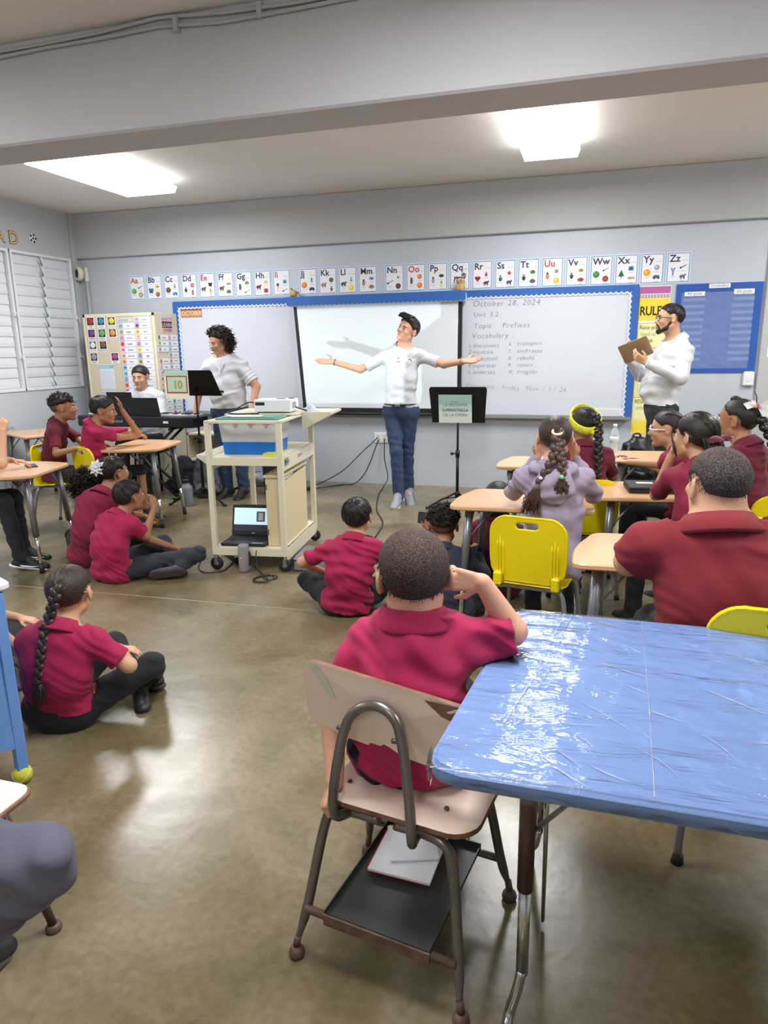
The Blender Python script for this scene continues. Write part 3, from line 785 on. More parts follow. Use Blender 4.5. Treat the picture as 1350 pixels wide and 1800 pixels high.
# ceiling lamps
LAMPM = mat('lamp_diffuser', (250, 252, 255), .5, emit=LAMP_E); HOUS = mat('lamp_housing', (225, 227, 230), .4)
for i, (x0, x1, y0, y1) in enumerate(LAMPS):
    lab = ['long fluorescent ceiling lamp at left beyond the beam', 'bright square-looking fluorescent ceiling lamp at right beyond the beam'][i] if i < 2 else 'fluorescent ceiling lamp behind the beam, above the camera side of the room'
    t = thing('ceiling_lamp', lab, 'lamp', ((x0+x1)/2, (y0+y1)/2, 3.0), 0, None if i < 2 else 'ceiling lamps behind the camera side beam')
    hx, hy = (x1-x0)/2, (y1-y0)/2
    b = MB(); b.box(-hx*.8, hx*.8, -hy, hy, .075, .12, HOUS, bev=.004); b.build('housing', t)
    b = MB(); b.add([(-hx, -hy, .06), (hx, -hy, .06), (hx, hy, .06), (-hx, hy, .06), (-hx*.92, -hy+.01, .005), (hx*.92, -hy+.01, .005), (hx*.92, hy-.01, .005), (-hx*.92, hy-.01, .005), (-hx*.8, -hy, .08), (hx*.8, -hy, .08), (hx*.8, hy, .08), (-hx*.8, hy, .08)],
          [(7, 6, 5, 4), (0, 4, 5, 1), (1, 5, 6, 2), (2, 6, 7, 3), (3, 7, 4, 0), (0, 1, 9, 8), (1, 2, 10, 9), (2, 3, 11, 10), (3, 0, 8, 11)], LAMPM); b.build('diffuser', t)
# conduit under the ceiling on the beam
CON = mat('conduit_paint', (176, 172, 170), .5)
t = thing('cable_conduit', 'pair of painted cables clipped along the top of the concrete beam', 'cable', (-2.5, 3.42, 3.08))
for dz, ph in ((0, 0), (-.03, 1.5)):
    b = MB(); b.tube([(-3.5+i*.35, -.004, dz+.008*math.sin(i*1.3+ph)+.018*(i == 11)) for i in range(15)], .009, CON, 8); b.build('cable', t)
for x in (-1.98+1.4-.35, .45, 1.6-2.9+2.2):
    b = MB(); b.box(x-.012, x+.012, -.02, .01, -.05, .02, CON, bev=.003); b.build('clip', t)
# round fitting and pipe in the corner
CRM = mat('cream_plastic', (222, 216, 200), .45)
t = thing('wall_fan', 'small round cream wall fixture with dark inside near the window corner', 'wall fixture', (-6.0, 7.42, 2.44))
b = MB(); T = Matrix.Rotation(-PI/2+.5, 4, 'Y'); b.lathe([(.0, .03), (.05, .03), (.055, .0), (.075, -.01), (.085, .03), (.075, .06), (.06, .055), (.055, .035), (0, .035)], CRM, 20, Matrix.Rotation(PI/2, 4, 'X') @ Matrix.Rotation(-.5, 4, 'Y')); b.build('ring', t)
b = MB(); b.lathe([(0, .045), (.052, .045), (.05, .04), (0, .038)], mat('dark_inside', (60, 56, 54), .6), 16, Matrix.Rotation(PI/2, 4, 'X') @ Matrix.Rotation(-.5, 4, 'Y')); b.build('grille', t)
b = MB(); b.box(.015, .055, .03, .08, -.09, .08, CRM, bev=.01); b.build('bracket', t)
b = MB(); b.tube([(-5.965, 7.47, 2.36), (-5.96, 7.475, 0.02)], .018, WALL, 10); tag(b.build('wall_conduit'), 'painted vertical pipe running down from the round cream fixture', 'pipe')
# ------------------------------------------------------------------ whiteboards
WB = mat('whiteboard_surface', (214, 218, 229), .18, spec=.4); ALU = mat('aluminium_trim', (176, 178, 182), .35, .6); BLU = mat('blue_border_card', (44, 98, 176), .6); BLU2 = mat('scallop_white', (226, 236, 246), .7)
def scallop(mb, p0, p1, inward, w, m, pitch=.050, amp=.016, y=0., n=8):
    p0 = Vector(p0); p1 = Vector(p1); inward = Vector(inward); L = (p1-p0).length; d = (p1-p0)/L; N = int(L/pitch)*n
    vs = []; fs = []
    for i in range(N+1):
        s_ = L*i/N; a = p0+d*s_; h = w+amp*abs(math.sin(PI*s_*int(L/pitch)/L))
        for q in (a, a+inward*h): vs += [q+Vector((0, y, 0)), q+Vector((0, y-.003, 0))]
    for i in range(N):
        k = i*4
        fs += [(k+1, k+3, k+7, k+5), (k+2, k+3, k+7, k+6), (k, k+1, k+5, k+4)]
    mb.add(vs, fs, m)
def wboard(x0, x1, z0, z1, label, sides, tray=True):
    o = thing('whiteboard', label, 'whiteboard', (x0, YF, z0)); W = x1-x0; H = z1-z0
    b = MB(); b.box(0, W, -.022, -.004, 0, H, WB); b.build('writing_surface', o)
    b = MB(); t = .02
    b.box(0, W, -.028, -.0, -.01, t-.01, ALU, bev=.003); b.box(0, W, -.028, 0, H-t, H, ALU, bev=.003); b.box(0, t*.6, -.027, 0, 0, H, ALU); b.box(W-t*.6, W, -.027, 0, 0, H, ALU); b.build('board_frame', o)
    b = MB(); b.box(0, W, -.085, -.02, -.025, -.008, ALU, bev=.004); b.box(0, W, -.088, -.08, -.025, .004, ALU); b.build('marker_tray', o)
    for q, (a, c, inw) in dict(top=((0, 0, H+.005), (W, 0, H+.005), (0, 0, -1)), left=((-.01, 0, 0), (-.01, 0, H), (1, 0, 0)), right=((W+.01, 0, H), (W+.01, 0, 0), (-1, 0, 0))).items():
        if q not in sides: continue
        b = MB(); dy_ = 0 if q == 'top' else -.0012; scallop(b, a, c, inw, .074, BLU2, y=-.029+dy_); scallop(b, a, c, inw, .056, BLU, y=-.0332+dy_); b.build('scalloped_border', o)
    return o
wbl = wboard(-4.79, -3.10, .80, 2.075, 'whiteboard with blue scalloped border behind the woman', ('top', 'left'))
wbr = wboard(-1.36, .372, .80, 2.075, 'whiteboard with handwritten vocabulary and blue scalloped border', ('top', 'right'))
HW = mat('marker_ink_grey', (98, 102, 112), .6)
def write(x, z, s_, size, slope=0., sp=1.03, m=HW):
    b = MB(); rs = random.Random(hash(s_) % 999 if False else sum(map(ord, s_))); cx = x; xd = Vector((math.cos(slope), 0, math.sin(slope)))
    p = Vector((x+1.36, -.0225-.0005, z-.80))
    for ch in s_:
        if ch == ' ': p += xd*size*.42; continue
        V, F = text_data(ch, size, -.012); a = rs.uniform(-.07, .07); k = rs.uniform(.93, 1.07)*.92; X = Vector((math.cos(a), 0, math.sin(a))); Y = Vector((-math.sin(a), 0, math.cos(a)))
        b.add([p+X*(vx*k+.12*vy)+Y*(vy*k+rs.uniform(0, 0)) for vx, vy in V], F, m)
        p += xd*(max(v[0] for v in V)*k+size*.085)*sp
    return b.build('handwriting', wbr)
write(-1.245, 1.92, 'October 28, 2024', .088); write(-1.235, 1.815, 'Unit 5.2', .078); write(-1.232, 1.70, 'Topic   Prefixes', .082); write(-1.25, 1.60, 'Vocabulary :', .082)
for z, n_, wd in ((1.505, '1.', 'disconnect'), (1.44, '2.', 'injustice'), (1.37, '3.', 'preschool'), (1.30, '4.', 'superstar'), (1.232, '5.', 'undersea')):
    write(-1.285, z, n_, .060); write(-1.235, z, wd, .066, sp=.97)
for z, n_, wd in ((1.52, '6.', 'transport'), (1.445, '7.', 'antifreeze'), (1.375, '8.', 'rebuild'), (1.305, '9.', 'return'), (1.235, '10.', 'irregular')):
    write(-.865, z, n_, .056); write(-.775, z, wd, .064, sp=.97)
write(-1.30, 1.085, 'Dictation : Friday  Nov / 1 / 24', .074, -.04, m=mat('marker_ink_faint', (140, 146, 160), .6))
# month sign
b = MB(); b.box(-4.70, -4.425, YF-.027, YF-.024, 1.90, 1.998, mat('card_orange_brown', (196, 138, 82), .7)); put_text(b, 'OCTOBER', (-4.690, YF-.0275, 1.920), (.78, 0, 0), (0, 0, 1), .072, mat('cream_lettering', (240, 226, 206), .7)); b.box(-4.70, -4.425, YF-.0285, YF-.027, 1.975, 1.992, mat('card_brown', (120, 88, 66), .7))
tag(b.build('month_sign'), 'small orange sign reading OCTOBER on the left whiteboard', 'sign')
b = MB(); b.box(.02, .30, YF-.026, YF-.0235, .805, .885, WH); 
for k in range(4): b.box(.05, .27, YF-.0268, YF-.026, .82+.014*k, .824+.014*k, mat('print_grey', (190, 194, 200), .7))
tag(b.build('paper_strip'), 'white printed paper strip at the bottom corner of the right whiteboard', 'paper')
# projection screen
BK = mat('black_border', (22, 23, 27), .5); SCRM = mat('screen_fabric', (222, 230, 234), .8, bump=(2, .05, .01))
t = thing('projection_screen', 'pulled-down projection screen with black border between the whiteboards', 'screen', (-2.29, 7.395, .795))
b = MB(); b.tube([(-.99, 0, 1.22), (.99, 0, 1.22)], .045, mat('screen_case_white', (214, 218, 224), .4), 12); b.build('screen_case', t)
b = MB(); scallop(b, (-.995, -.052, 1.275), (.995, -.052, 1.275), (0, 0, -1), .082, BLU, pitch=.05, amp=.012); b.box(-.995, .995, -.052, -.04, 1.27, 1.28, BLU); b.build('scalloped_border', t)
b = MB(); zt, zb = 1.20, .02
def sq(xl0, xr0, xl1, xr1, z0, z1, y, m): b.add([(xl0, y, z0), (xr0, y, z0), (xr1, y, z1), (xl1, y, z1), (xl0, y+.003, z0), (xr0, y+.003, z0), (xr1, y+.003, z1), (xl1, y+.003, z1)], [(0, 1, 2, 3), (7, 6, 5, 4), (0, 3, 7, 4), (1, 5, 6, 2)], m)
sq(-.865, .945, -.94, .95, zb, zt, 0, BK); b.build('black_margin', t)
b = MB(); sq(-.825, .905, -.90, .91, zb+.055, zt, -.003, SCRM); b.build('screen_surface', t)
b = MB(); b.tube([(-.875, 0, .012), (.955, 0, .012)], .016, BK, 8); b.build('bottom_bar', t)
# owl and gourd ornaments on the screen case
t = thing('owl_ornament', 'small tabby owl ornament perched on the right end of the screen case', 'ornament', (-1.36, 7.39, 2.078)); om = mat('owl_tan', (196, 164, 112), .8, var=(60, .5)); od = mat('owl_dark', (70, 54, 38), .8)
b = MB(); b.sph((0, 0, .035), .05, om, 12, (1, .7, 1.0)); b.sph((0, -.005, .095), .045, om, 12, (1.05, .8, .85)); b.build('owl_body', t)
b = MB(); b.tube([(-.035, 0, .12), (-.045, 0, .145)], [.012, .002], od, 6); b.tube([(.035, 0, .12), (.055, 0, .14)], [.012, .002], od, 6); b.box(-.03, .03, -.03, -.02, .112, .132, od); b.build('ear_tufts', t)
for sx in (-1, 1):
    b = MB(); b.sph((sx*.018, -.036, .10), .013, WH, 8); b.sph((sx*.018, -.045, .10), .008, od, 8); b.build('eye', t)
t = thing('gourd_ornament', 'small tan gourd ornament on the left end of the screen case', 'ornament', (-3.22, 7.39, 2.078)); b = MB()
for k in range(8):
    a = k*PI/4; b.sph((.022*math.cos(a), .018*math.sin(a), .035), .034, om, 10, (.8, .8, 1.1))
b.build('gourd_body', t); b = MB(); b.tube([(0, 0, .06), (-.02, 0, .085), (-.03, 0, .09)], .006, od, 6); b.tube([(.04, 0, .04), (.06, -.01, .05), (.075, 0, .01)], .005, od, 6); b.build('stem', t)
# ------------------------------------------------------------------ alphabet cards
CB = mat('card_blue_edge', (62, 124, 182), .6); CREM = mat('card_outer_pale', (206, 224, 240), .6); NAVY = mat('letter_navy', (44, 52, 92), .7); REDL = mat('letter_red', (190, 62, 66), .7)
def icon(b, kind, x, z, r, col, y):
    m = cm(*col, .7); m2 = cm(*[int(c*.6) for c in col], .7)
    def poly(pts, mm, dy=0.): b.add([(x+p[0]*r, y-dy, z+p[1]*r) for p in pts], [tuple(range(len(pts)))], mm)
    def ell(cx, cz, rx, rz, mm, dy=0., n=12): poly([(cx+rx*math.cos(2*PI*k/n), cz+rz*math.sin(2*PI*k/n)) for k in range(n)], mm, dy)
    def legs(xs, mm, h=.8): [poly([(a, -h), (a+.18, -h), (a+.2, 0), (a-.05, 0)], mm) for a in xs]
    if kind == 'c': ell(0, 0, .9, .9, m); ell(-.2, .2, .4, .4, cm(*[min(255, int(c*1.25)) for c in col], .7), .0004)
    elif kind == 'o': ell(0, 0, 1, .62, m); ell(.1, 0, .5, .3, m2, .0004)
    elif kind == 'r': ell(0, 0, .9, .9, m2); ell(0, 0, .55, .55, m, .0004)
    elif kind == 'q': ell(-.05, .1, .75, .42, m); ell(.72, .42, .3, .26, m, .0002); legs((-.65, -.35, .2, .45), m2); poly([(-.8, .2), (-1.05, -.3), (-.9, -.3), (-.65, .1)], m2)
    elif kind == 'b': ell(0, 0, .42, .8, m); ell(0, .8, .3, .3, m2, .0002); ell(0, -.05, .22, .5, cm(*[min(255, int(c*1.5)) for c in col], .7), .0004)
    elif kind == 's': poly([((1 if k % 2 == 0 else .42)*math.cos(PI/2+k*PI/5), (1 if k % 2 == 0 else .42)*math.sin(PI/2+k*PI/5)) for k in range(10)], m)
    elif kind == 't': poly([(-.8, -.7), (.8, -.7), (0, 1)], m); poly([(-.15, -1), (.15, -1), (.15, -.7), (-.15, -.7)], m2)
    elif kind == 'f': ell(-.1, 0, .75, .4, m); poly([(.55, 0), (1.05, .45), (1.05, -.4)], m2); ell(-.5, .08, .1, .1, m2, .0004)
    elif kind == 'y': ell(-.45, .3, .5, .5, m); ell(.45, .3, .5, .5, m); ell(-.35, -.4, .35, .4, m2); ell(.35, -.4, .35, .4, m2); poly([(-.07, -.6), (.07, -.6), (.07, .6), (-.07, .6)], m2, .0004)
    elif kind == 'h': ell(-.4, .3, .45, .42, m); ell(.4, .3, .45, .42, m); poly([(-.8, .15), (0, -.9), (.8, .15)], m)
    elif kind == 'w': poly([(-1, .15), (-.5, .6), (.6, .55), (1, .1), (1, -.3), (-1, -.35)], m); ell(-.55, -.38, .26, .26, m2, .0004); ell(.55, -.38, .26, .26, m2, .0004)
    elif kind == 'l': poly([(-1, -.35), (-.8, -.55), (1, .35), (.9, .6)], m); ell(-.75, -.35, .35, .3, m2, .0004)
    elif kind == 'i': poly([(-.35, .3), (0, -1), (.35, .3)], cm(214, 170, 110, .7)); ell(0, .45, .45, .45, m, .0004)
    elif kind == 'Y': poly([(-.6, 1), (-.25, 1), (0, .25), (-.15, 0)], m); poly([(.25, 1), (.6, 1), (.15, 0), (0, .25)], m); poly([(-.15, .1), (.15, .1), (.15, -1), (-.15, -1)], m)
    elif kind == '?': put_text(b, '?', (x-r*.55, y-.0004, z-r*.8), (1, 0, 0), (0, 0, 1), r*2.3, m, thin=.03)
    elif kind == 'p': poly([(-.8, -.7), (.8, -.7), (.8, .7), (-.8, .7)], m); poly([(-.4, -.4), (.4, -.3), (.2, .5), (-.3, .4)], m2, .0004)
    elif kind == 'm': ell(0, -.35, .42, .55, m2); ell(0, .5, .28, .3, cm(150, 110, 84, .7), .0002); poly([(-.6, -.1), (-.3, .2), (.3, .2), (.6, -.1), (.35, -.35), (-.35, -.35)], m, .0004)
    elif kind == 'd': ell(0, 0, .95, .55, cm(*[min(255, int(c*1.1)) for c in col], .7)); poly([(-.95, 0), (.95, 0), (.6, .55), (0, .8), (-.6, .55)], m, .0003)
AB = dict(A=(('c', (84, 166, 84)), ('l', (70, 70, 74)), ('r', (206, 206, 130))), B=(('y', (66, 120, 176)), ('o', (228, 202, 76)), ('c', (150, 96, 74))), C=(('c', (112, 74, 58)), ('m', (170, 170, 170)), ('w', (70, 140, 196))),
          D=(('m', (60, 62, 70)), ('r', (224, 150, 160)), ('b', (150, 78, 50))), E=(('q', (112, 112, 118)), ('y', (40, 40, 44)), ('b', (196, 150, 96))), F=(('q', (146, 84, 50)), ('f', (196, 110, 58)), ('d', (104, 100, 74))),
          G=(('b', (66, 62, 60)), ('d', (110, 146, 66)), ('l', (196, 186, 140))), H=(('q', (126, 62, 44)), ('d', (206, 186, 112)), ('p', (186, 84, 66))), I=(('i', (96, 58, 44)), ('p', (110, 170, 196)), ('l', (160, 160, 164))),
          J=(('c', (220, 124, 44)), ('b', (60, 120, 160)), ('w', (52, 60, 66))), K=(('q', (186, 158, 120)), ('r', (98, 120, 60)), ('m', (150, 110, 90))), L=(('q', (96, 92, 80)), ('m', (170, 180, 160)), ('c', (228, 204, 56))),
          M=(('b', (130, 98, 60)), ('o', (160, 160, 166)), ('d', (150, 112, 84))), N=(('l', (150, 146, 136)), ('p', (222, 224, 226)), ('r', (112, 76, 74))), O=(('b', (96, 72, 44)), ('c', (206, 120, 64)), ('c', (226, 130, 44))),
          P=(('b', (120, 122, 128)), ('o', (76, 78, 82)), ('b', (170, 190, 70))), Q=(('?', (48, 44, 110)), ('d', (104, 100, 96)), ('p', (214, 206, 180))), R=(('h', (196, 48, 54)), ('m', (200, 60, 56)), ('q', (84, 66, 54))),
          S=(('m', (60, 120, 60)), ('s', (190, 44, 56)), ('q', (90, 90, 96))), T=(('m', (50, 46, 46)), ('d', (54, 116, 62)), ('d', (84, 88, 96))), U=(('b', (176, 92, 48)), ('p', (190, 190, 194)), ('c', (226, 180, 40))),
          V=(('m', (60, 66, 82)), ('o', (196, 170, 84)), ('o', (190, 80, 56))), W=(('c', (58, 128, 58)), ('l', (120, 150, 96)), ('r', (200, 70, 70))), X=(('t', (52, 100, 60)), ('p', (52, 120, 180)), ('f', (220, 150, 60))),
          Y=(('c', (232, 156, 50)), ('c', (160, 160, 162)), ('w', (90, 96, 106))), Z=(('Y', (48, 110, 176)), ('l', (44, 66, 44)), ('q', (128, 128, 128))))
xs = [-5.388+.2345*i for i in range(9)]+[-3.19+.2305*i for i in range(4)]+[-2.2+.2345*i for i in range(13)]
for i, ch in enumerate('ABCDEFGHIJKLMNOPQRSTUVWXYZ'):
    x = xs[i]; z0 = 2.112-(.0 if i < 9 else 0)-.034*(x+5.39)/6.2; wd, ht = .217, .285
    t = thing('alphabet_card', 'alphabet card %s%s with three small pictures, in the row above the boards' % (ch, ch.lower()), 'alphabet card', (x, YF, z0), 0, 'alphabet cards above the whiteboards')
    b = MB(); b.box(0, wd, -.004, -.001, 0, ht, CREM); b.build('card', t)
    b = MB(); b.box(.010, wd-.010, -.0045, -.004, .010, ht-.010, CB); b.box(.016, wd-.016, -.005, -.0045, .016, ht-.016, WH); b.build('blue_frame', t)
    b = MB(); put_text(b, ch+ch.lower(), (.026, -.0055, ht-.088), (1, 0, 0), (0, 0, 1), .088, REDL if ch in 'AEIOU' else NAVY, thin=.024, space=1.02)
    for k in range(2): b.box(.135+.03*k, .155+.03*k, -.0056, -.0052, ht-.082, ht-.078, cm(150, 150, 156, .7))
    b.build('letters', t)
    for (px, pz, r), (kd, col) in zip(((.062, .105, .036), (.150, .150, .028), (.150, .062, .032)), AB[ch]):
        b = MB(); icon(b, kd, px, pz, r, col, -.0055); b.box(px-.022, px+.022, -.0056, -.0052, pz-r-.012, pz-r-.009, cm(150, 150, 156, .7)); b.build('picture', t)
# ------------------------------------------------------------------ pencil-shaped rules poster
YEL = mat('poster_yellow', (238, 216, 60), .7); YEP = mat('poster_pale_yellow', (236, 232, 170), .7); PNK = mat('poster_pink', (184, 96, 160), .7); GRY = mat('poster_ferrule', (150, 146, 160), .7)
t = thing('rules_poster', 'tall pencil-shaped yellow RULES poster behind the bearded man', 'poster', (.39, YF, .52)); W = .285
b = MB(); b.box(0, W, -.004, -.001, .10, 1.54, mat('poster_edge', (240, 236, 224), .7)); b.build('poster_sheet', t)
b = MB(); b.box(.006, W-.006, -.005, -.004, 1.47, 1.535, PNK); b.build('eraser_top', t)
b = MB(); b.box(.004, W-.004, -.005, -.004, 1.43, 1.462, GRY); [b.box(.01+k*.028, .024+k*.028, -.0055, -.005, 1.435, 1.457, cm(214, 206, 190)) for k in range(10)]; b.build('ferrule_band', t)
b = MB(); b.box(.004, W-.004, -.005, -.004, 1.22, 1.425, YEL); put_text(b, 'RULES', (.010, -.0055, 1.27), (.76, 0, 0), (0, 0, 1), .118, INK, thin=.022, space=.97)
for k in range(60): a = (random.uniform(.01, W-.01), random.uniform(1.225, 1.42)); b.box(a[0], a[0]+.004, -.0054, -.005, a[1], a[1]+.004, cm(214, 186, 40))
b.build('title_panel', t)
for z, txts in ((.98, ('Raise your', 'hand to', 'speak')), (.74, ('Walk when', 'inside', '')), (.50, ('Be kind', '', '')), (.26, ('RESPECT', 'others', ''))):
    b = MB(); b.box(.0, W, -.0055, -.004, z-.02, z, YEL); b.box(.002, W-.002, -.006, -.0052, z-.016, z-.006, YEP); b.box(.006, W-.006, -.005, -.004, z+.002, z+.215, YEP); b.box(.006, W-.006, -.0052, -.005, z+.212, z+.215, INK)
    for k, s_ in enumerate(txts): put_text(b, s_, (.018+.014*k, -.0056, z+.155-.062*k), (.86, 0, 0), (0, 0, 1), .056, INK if k != 1 else cm(150, 150, 150), thin=.0, space=.95)
    b.build('rule_panel', t)
b = MB(); b.box(.004, W-.004, -.005, -.004, .12, .235, YEL); b.add([(.004, -.005, .12), (W-.004, -.005, .12), (W/2+.02, -.005, .02), (W/2-.02, -.005, .02)], [(0, 3, 2, 1)], cm(226, 196, 160)); b.build('pencil_point', t)
# blue bulletin board under clear film
BB = mat('bulletin_blue', (34, 84, 166), .6, bump=(3, .1, .01)); PL = mat('clear_film', (235, 240, 250), .12, alpha=.16, bump=(11, .9, .03, 6))
t = thing('bulletin_board', 'blue bulletin board under crinkled clear film at right of the front wall', 'bulletin board', (.72, YF, 1.236)); W, H_ = .752, .83
b = MB(); b.box(0, W, -.012, -.001, 0, H_, BB); b.build('blue_paper', t)
b = MB(); nx, nz = 40, 44; vs = []; rs = np.random.RandomState(5)
for j in range(nz+1):
    for i in range(nx+1):
        x_ = .05+(W-.12)*i/nx; z_ = .04+(H_-.12)*j/nz
        vs.append((x_, -.0145-.003*abs(math.sin(j*1.45+math.sin(i*.4)*.5))*(1 if i < 15 or i > 23 else .2)-.0015*math.sin((i+j)*.9), z_))
b.add(vs, [(j*(nx+1)+i, j*(nx+1)+i+1, (j+1)*(nx+1)+i+1, (j+1)*(nx+1)+i) for j in range(nz) for i in range(nx)], PL, True); b.build('clear_film', t)
def flatlabel(parent, x0, x1, z0, z1, txt, size, y=-.016):
    b = MB(); b.box(x0, x1, y-.002, y, z0, z1, WH); put_text(b, txt, ((x0+x1)/2, y-.0025, z0+(z1-z0)*.28), (1, 0, 0), (0, 0, 1), size, cm(110, 112, 120), align='CENTER'); b.build('paper_label', parent)
flatlabel(t, .075, .255, .718, .758, '4th grade', .034); flatlabel(t, .505, .68, .724, .770, '5th grade', .034); flatlabel(t, .285, .47, .785, .825, 'Vocabulary', .034)
ps = cm(90, 122, 182, .5)
for cx_ in (.07, .50):
    for k in range(10):
        b = MB(); b.box(cx_, cx_+.19, -.0135, -.012, .67-.062*k, .70-.062*k, ps); b.build('word_strip', t)
b = MB(); b.box(1.375, 1.47, YF-.04, YF, 1.11, 1.245, WH, bev=.01); b.box(1.40, 1.445, YF-.043, YF-.039, 1.15, 1.20, cm(222, 224, 228)); tag(b.build('thermostat_box'), 'white rectangular box fixed to the wall below the blue bulletin board', 'wall box')
b = MB(); b.box(1.555, 1.77, YF-.039, YF-.036, 1.38, 1.60, WH); tag(b.build('paper_sheet'), 'white paper sheet taped at the right edge of the front wall', 'paper')
b = MB(); b.box(XL, XL+.05, 6.02, 6.13, .60, .74, cm(150, 152, 156), bev=.01); b.box(XL+.05, XL+.056, 6.04, 6.11, .63, .71, cm(186, 188, 190), bev=.002); tag(b.build('junction_box'), 'grey electric box on the left wall below the louvred windows', 'wall box')
# wall outlet
t = thing('wall_outlet', 'white double electric outlet low on the front wall beside the dancing man', 'outlet', (-2.26, YF, .53)); b = MB(); b.box(-.085, .085, -.012, 0, -.058, .058, WH, bev=.004); b.build('cover_plate', t)
for sx in (-1, 1):
    b = MB(); b.box(sx*.038-.024, sx*.038+.024, -.016, -.012, -.04, .04, cm(214, 214, 216), bev=.003); b.build('socket', t)
# ------------------------------------------------------------------ storage cabinet with cards
CABM = mat('cabinet_beige', (206, 196, 172), .45, bump=(3, .04, .01)); CABE = mat('cabinet_edge', (226, 218, 186), .4)
t = thing('storage_cabinet', 'beige metal storage cabinet covered with picture cards behind the pianist', 'cabinet', (-5.70, 7.0, 0)); W = .95
b = MB(); b.box(0, W, .01, .455, 0, 1.94, CABM, bev=.006); b.build('cabinet_body', t)
b = MB(); b.box(0, .03, -.004, .01, 0, 1.94, CABE, bev=.002); b.box(W-.03, W, -.004, .01, 0, 1.94, CABE, bev=.002); b.box(0, W, -.004, .01, 1.905, 1.94, CABE, bev=.002); b.build('cabinet_frame', t)
for k in range(2):
    b = MB(); b.box(.033+k*(W/2-.03), W/2-.002+k*(W/2-.031), -.006, .01, .05, 1.902, CABM, bev=.003); b.build('cabinet_door', t)
b = MB(); b.box(W/2+.03, W/2+.05, -.04, -.005, .92, 1.04, ALU, bev=.004); b.build('door_handle', t)
b = MB(); b.box(.86, .90, -.0055, -.004, 1.912, 1.93, WH); b.build('sticker', t)
YC = 7.0-.0065
CC = [((186, 44, 40), 'RED', 0, 0), ((58, 140, 186), 'BLUE', 1, 0), ((222, 206, 50), 'YELLOW', 2, 0), ((116, 64, 140), 'PURPLE', 0, 1), ((98, 172, 88), 'GREEN', 1, 1), ((224, 146, 50), 'ORANGE', 2, 1), ((222, 222, 222), 'WHITE', 0, 2), ((118, 88, 62), 'BROWN', 1, 2), ((146, 146, 152), 'GRAY', 0, 3), ((170, 70, 140), 'PINK', 2, 3)]
dk = cm(30, 28, 30)
for col, nm, cx, cy in CC:
    x0 = -5.648+.143*cx; z1 = 1.906-.133*cy; t = thing('colour_card', 'colour card with a %s disc on the beige cabinet door' % nm.lower(), 'colour card', (x0, YC, z1-.124), 0, 'colour cards on the cabinet')
    b = MB(); b.box(0, .107, -.002, 0, 0, .124, WH); b.build('card', t); b = MB(); b.box(.010, .097, -.0026, -.002, .035, .118, dk); b.build('black_square', t)
    b = MB(); b.lathe([(0, 0), (.036, 0), (.036, .003), (.02, .0045), (0, .005)], cm(*col, .6), 20, Matrix.Translation((.0535, -.0026, .0765)) @ Matrix.Rotation(PI/2, 4, 'X')); b.build('disc', t)
    b = MB(); put_text(b, nm, (.0535, -.0025, .008), (1, 0, 0), (0, 0, 1), .026, cm(*[int(c*.75) for c in col]), thin=.01, align='CENTER'); b.build('lettering', t)
def wordcard(O, X, w_, h_, col, kind, word, label, grp):
    """O lower-left corner, X direction along the card"""
    O = Vector(O); X = Vector(X); n = X.cross(Vector((0, 0, 1))); Mt = Matrix((X, -n, Vector((0, 0, 1)))).transposed().to_4x4(); Mt.translation = O
    t = thing('word_card', label, 'word card', O, 0, grp); t.matrix_world = Mt
    b = MB(); b.box(0, w_, -.002, 0, 0, h_, WH); b.box(0, w_, -.0022, -.0002, 0, .0015, cm(120, 124, 134)); b.build('card', t)
    b = MB(); p = h_*.42; b.box(.008, .008+2*p, -.003, -.002, .005, h_-.005, cm(*[min(255, int(c*.5+120)) for c in col])); icon(b, kind, .008+p, h_*.5, p*.72, col, -.0034); b.build('picture', t)
    b = MB(); sz = .030 if len(word) < 7 else .024; put_text(b, word, ((w_+2*p+.008)/2, -.003, h_*.34), (1, 0, 0), (0, 0, 1), sz, cm(70, 72, 84), align='CENTER', thin=.006); b.build('lettering', t)
rc = random.Random(7)
c1 = [('ant', 'l', (60, 130, 180)), ('angry', 'c', (150, 150, 60)), ('airplane', 'l', (170, 90, 150)), ('apple', 'c', (190, 40, 60)), ('basket', 'o', (210, 120, 130)), ('banana', 'o', (214, 140, 110)), ('barn', 'p', (206, 130, 80)), ('books', 'p', (80, 140, 200)), ('bus', 'w', (70, 150, 200)), ('bell', 'b', (40, 120, 180)), ('ball', 'c', (190, 60, 50)), ('boat', 'w', (90, 90, 160))]
c2 = [('dolphin', 'f', (180, 130, 200)), ('drum', 'p', (110, 70, 110)), ('duck', 'q', (222, 190, 40)), ('ear', 'b', (222, 150, 100)), ('eat', 'm', (170, 90, 160)), ('eel', 'f', (206, 196, 40)), ('egg', 'b', (90, 96, 130)), ('fan', 'y', (120, 140, 70)), ('green', 'c', (80, 150, 90)), ('feet', 'y', (190, 150, 120)), ('goat', 'q', (120, 120, 120)), ('game', 'p', (90, 110, 170)), ('gate', 'p', (120, 90, 60))]
for i, (w_, k, col) in enumerate(c1): wordcard((-5.225+.001*i, YC, 1.770-.0665*i), (1, 0, 0), .208, .064, col, k, w_, 'word card reading %s in the left card column of the cabinet door' % w_, 'word cards on the cabinet door')
for i, (w_, k, col) in enumerate(c2): wordcard((-5.008+.001*i, YC, 1.836-.0665*i), (1, 0, 0), .208, .064, col, k, w_, 'word card reading %s in the right card column of the cabinet door' % w_, 'word cards on the cabinet door')
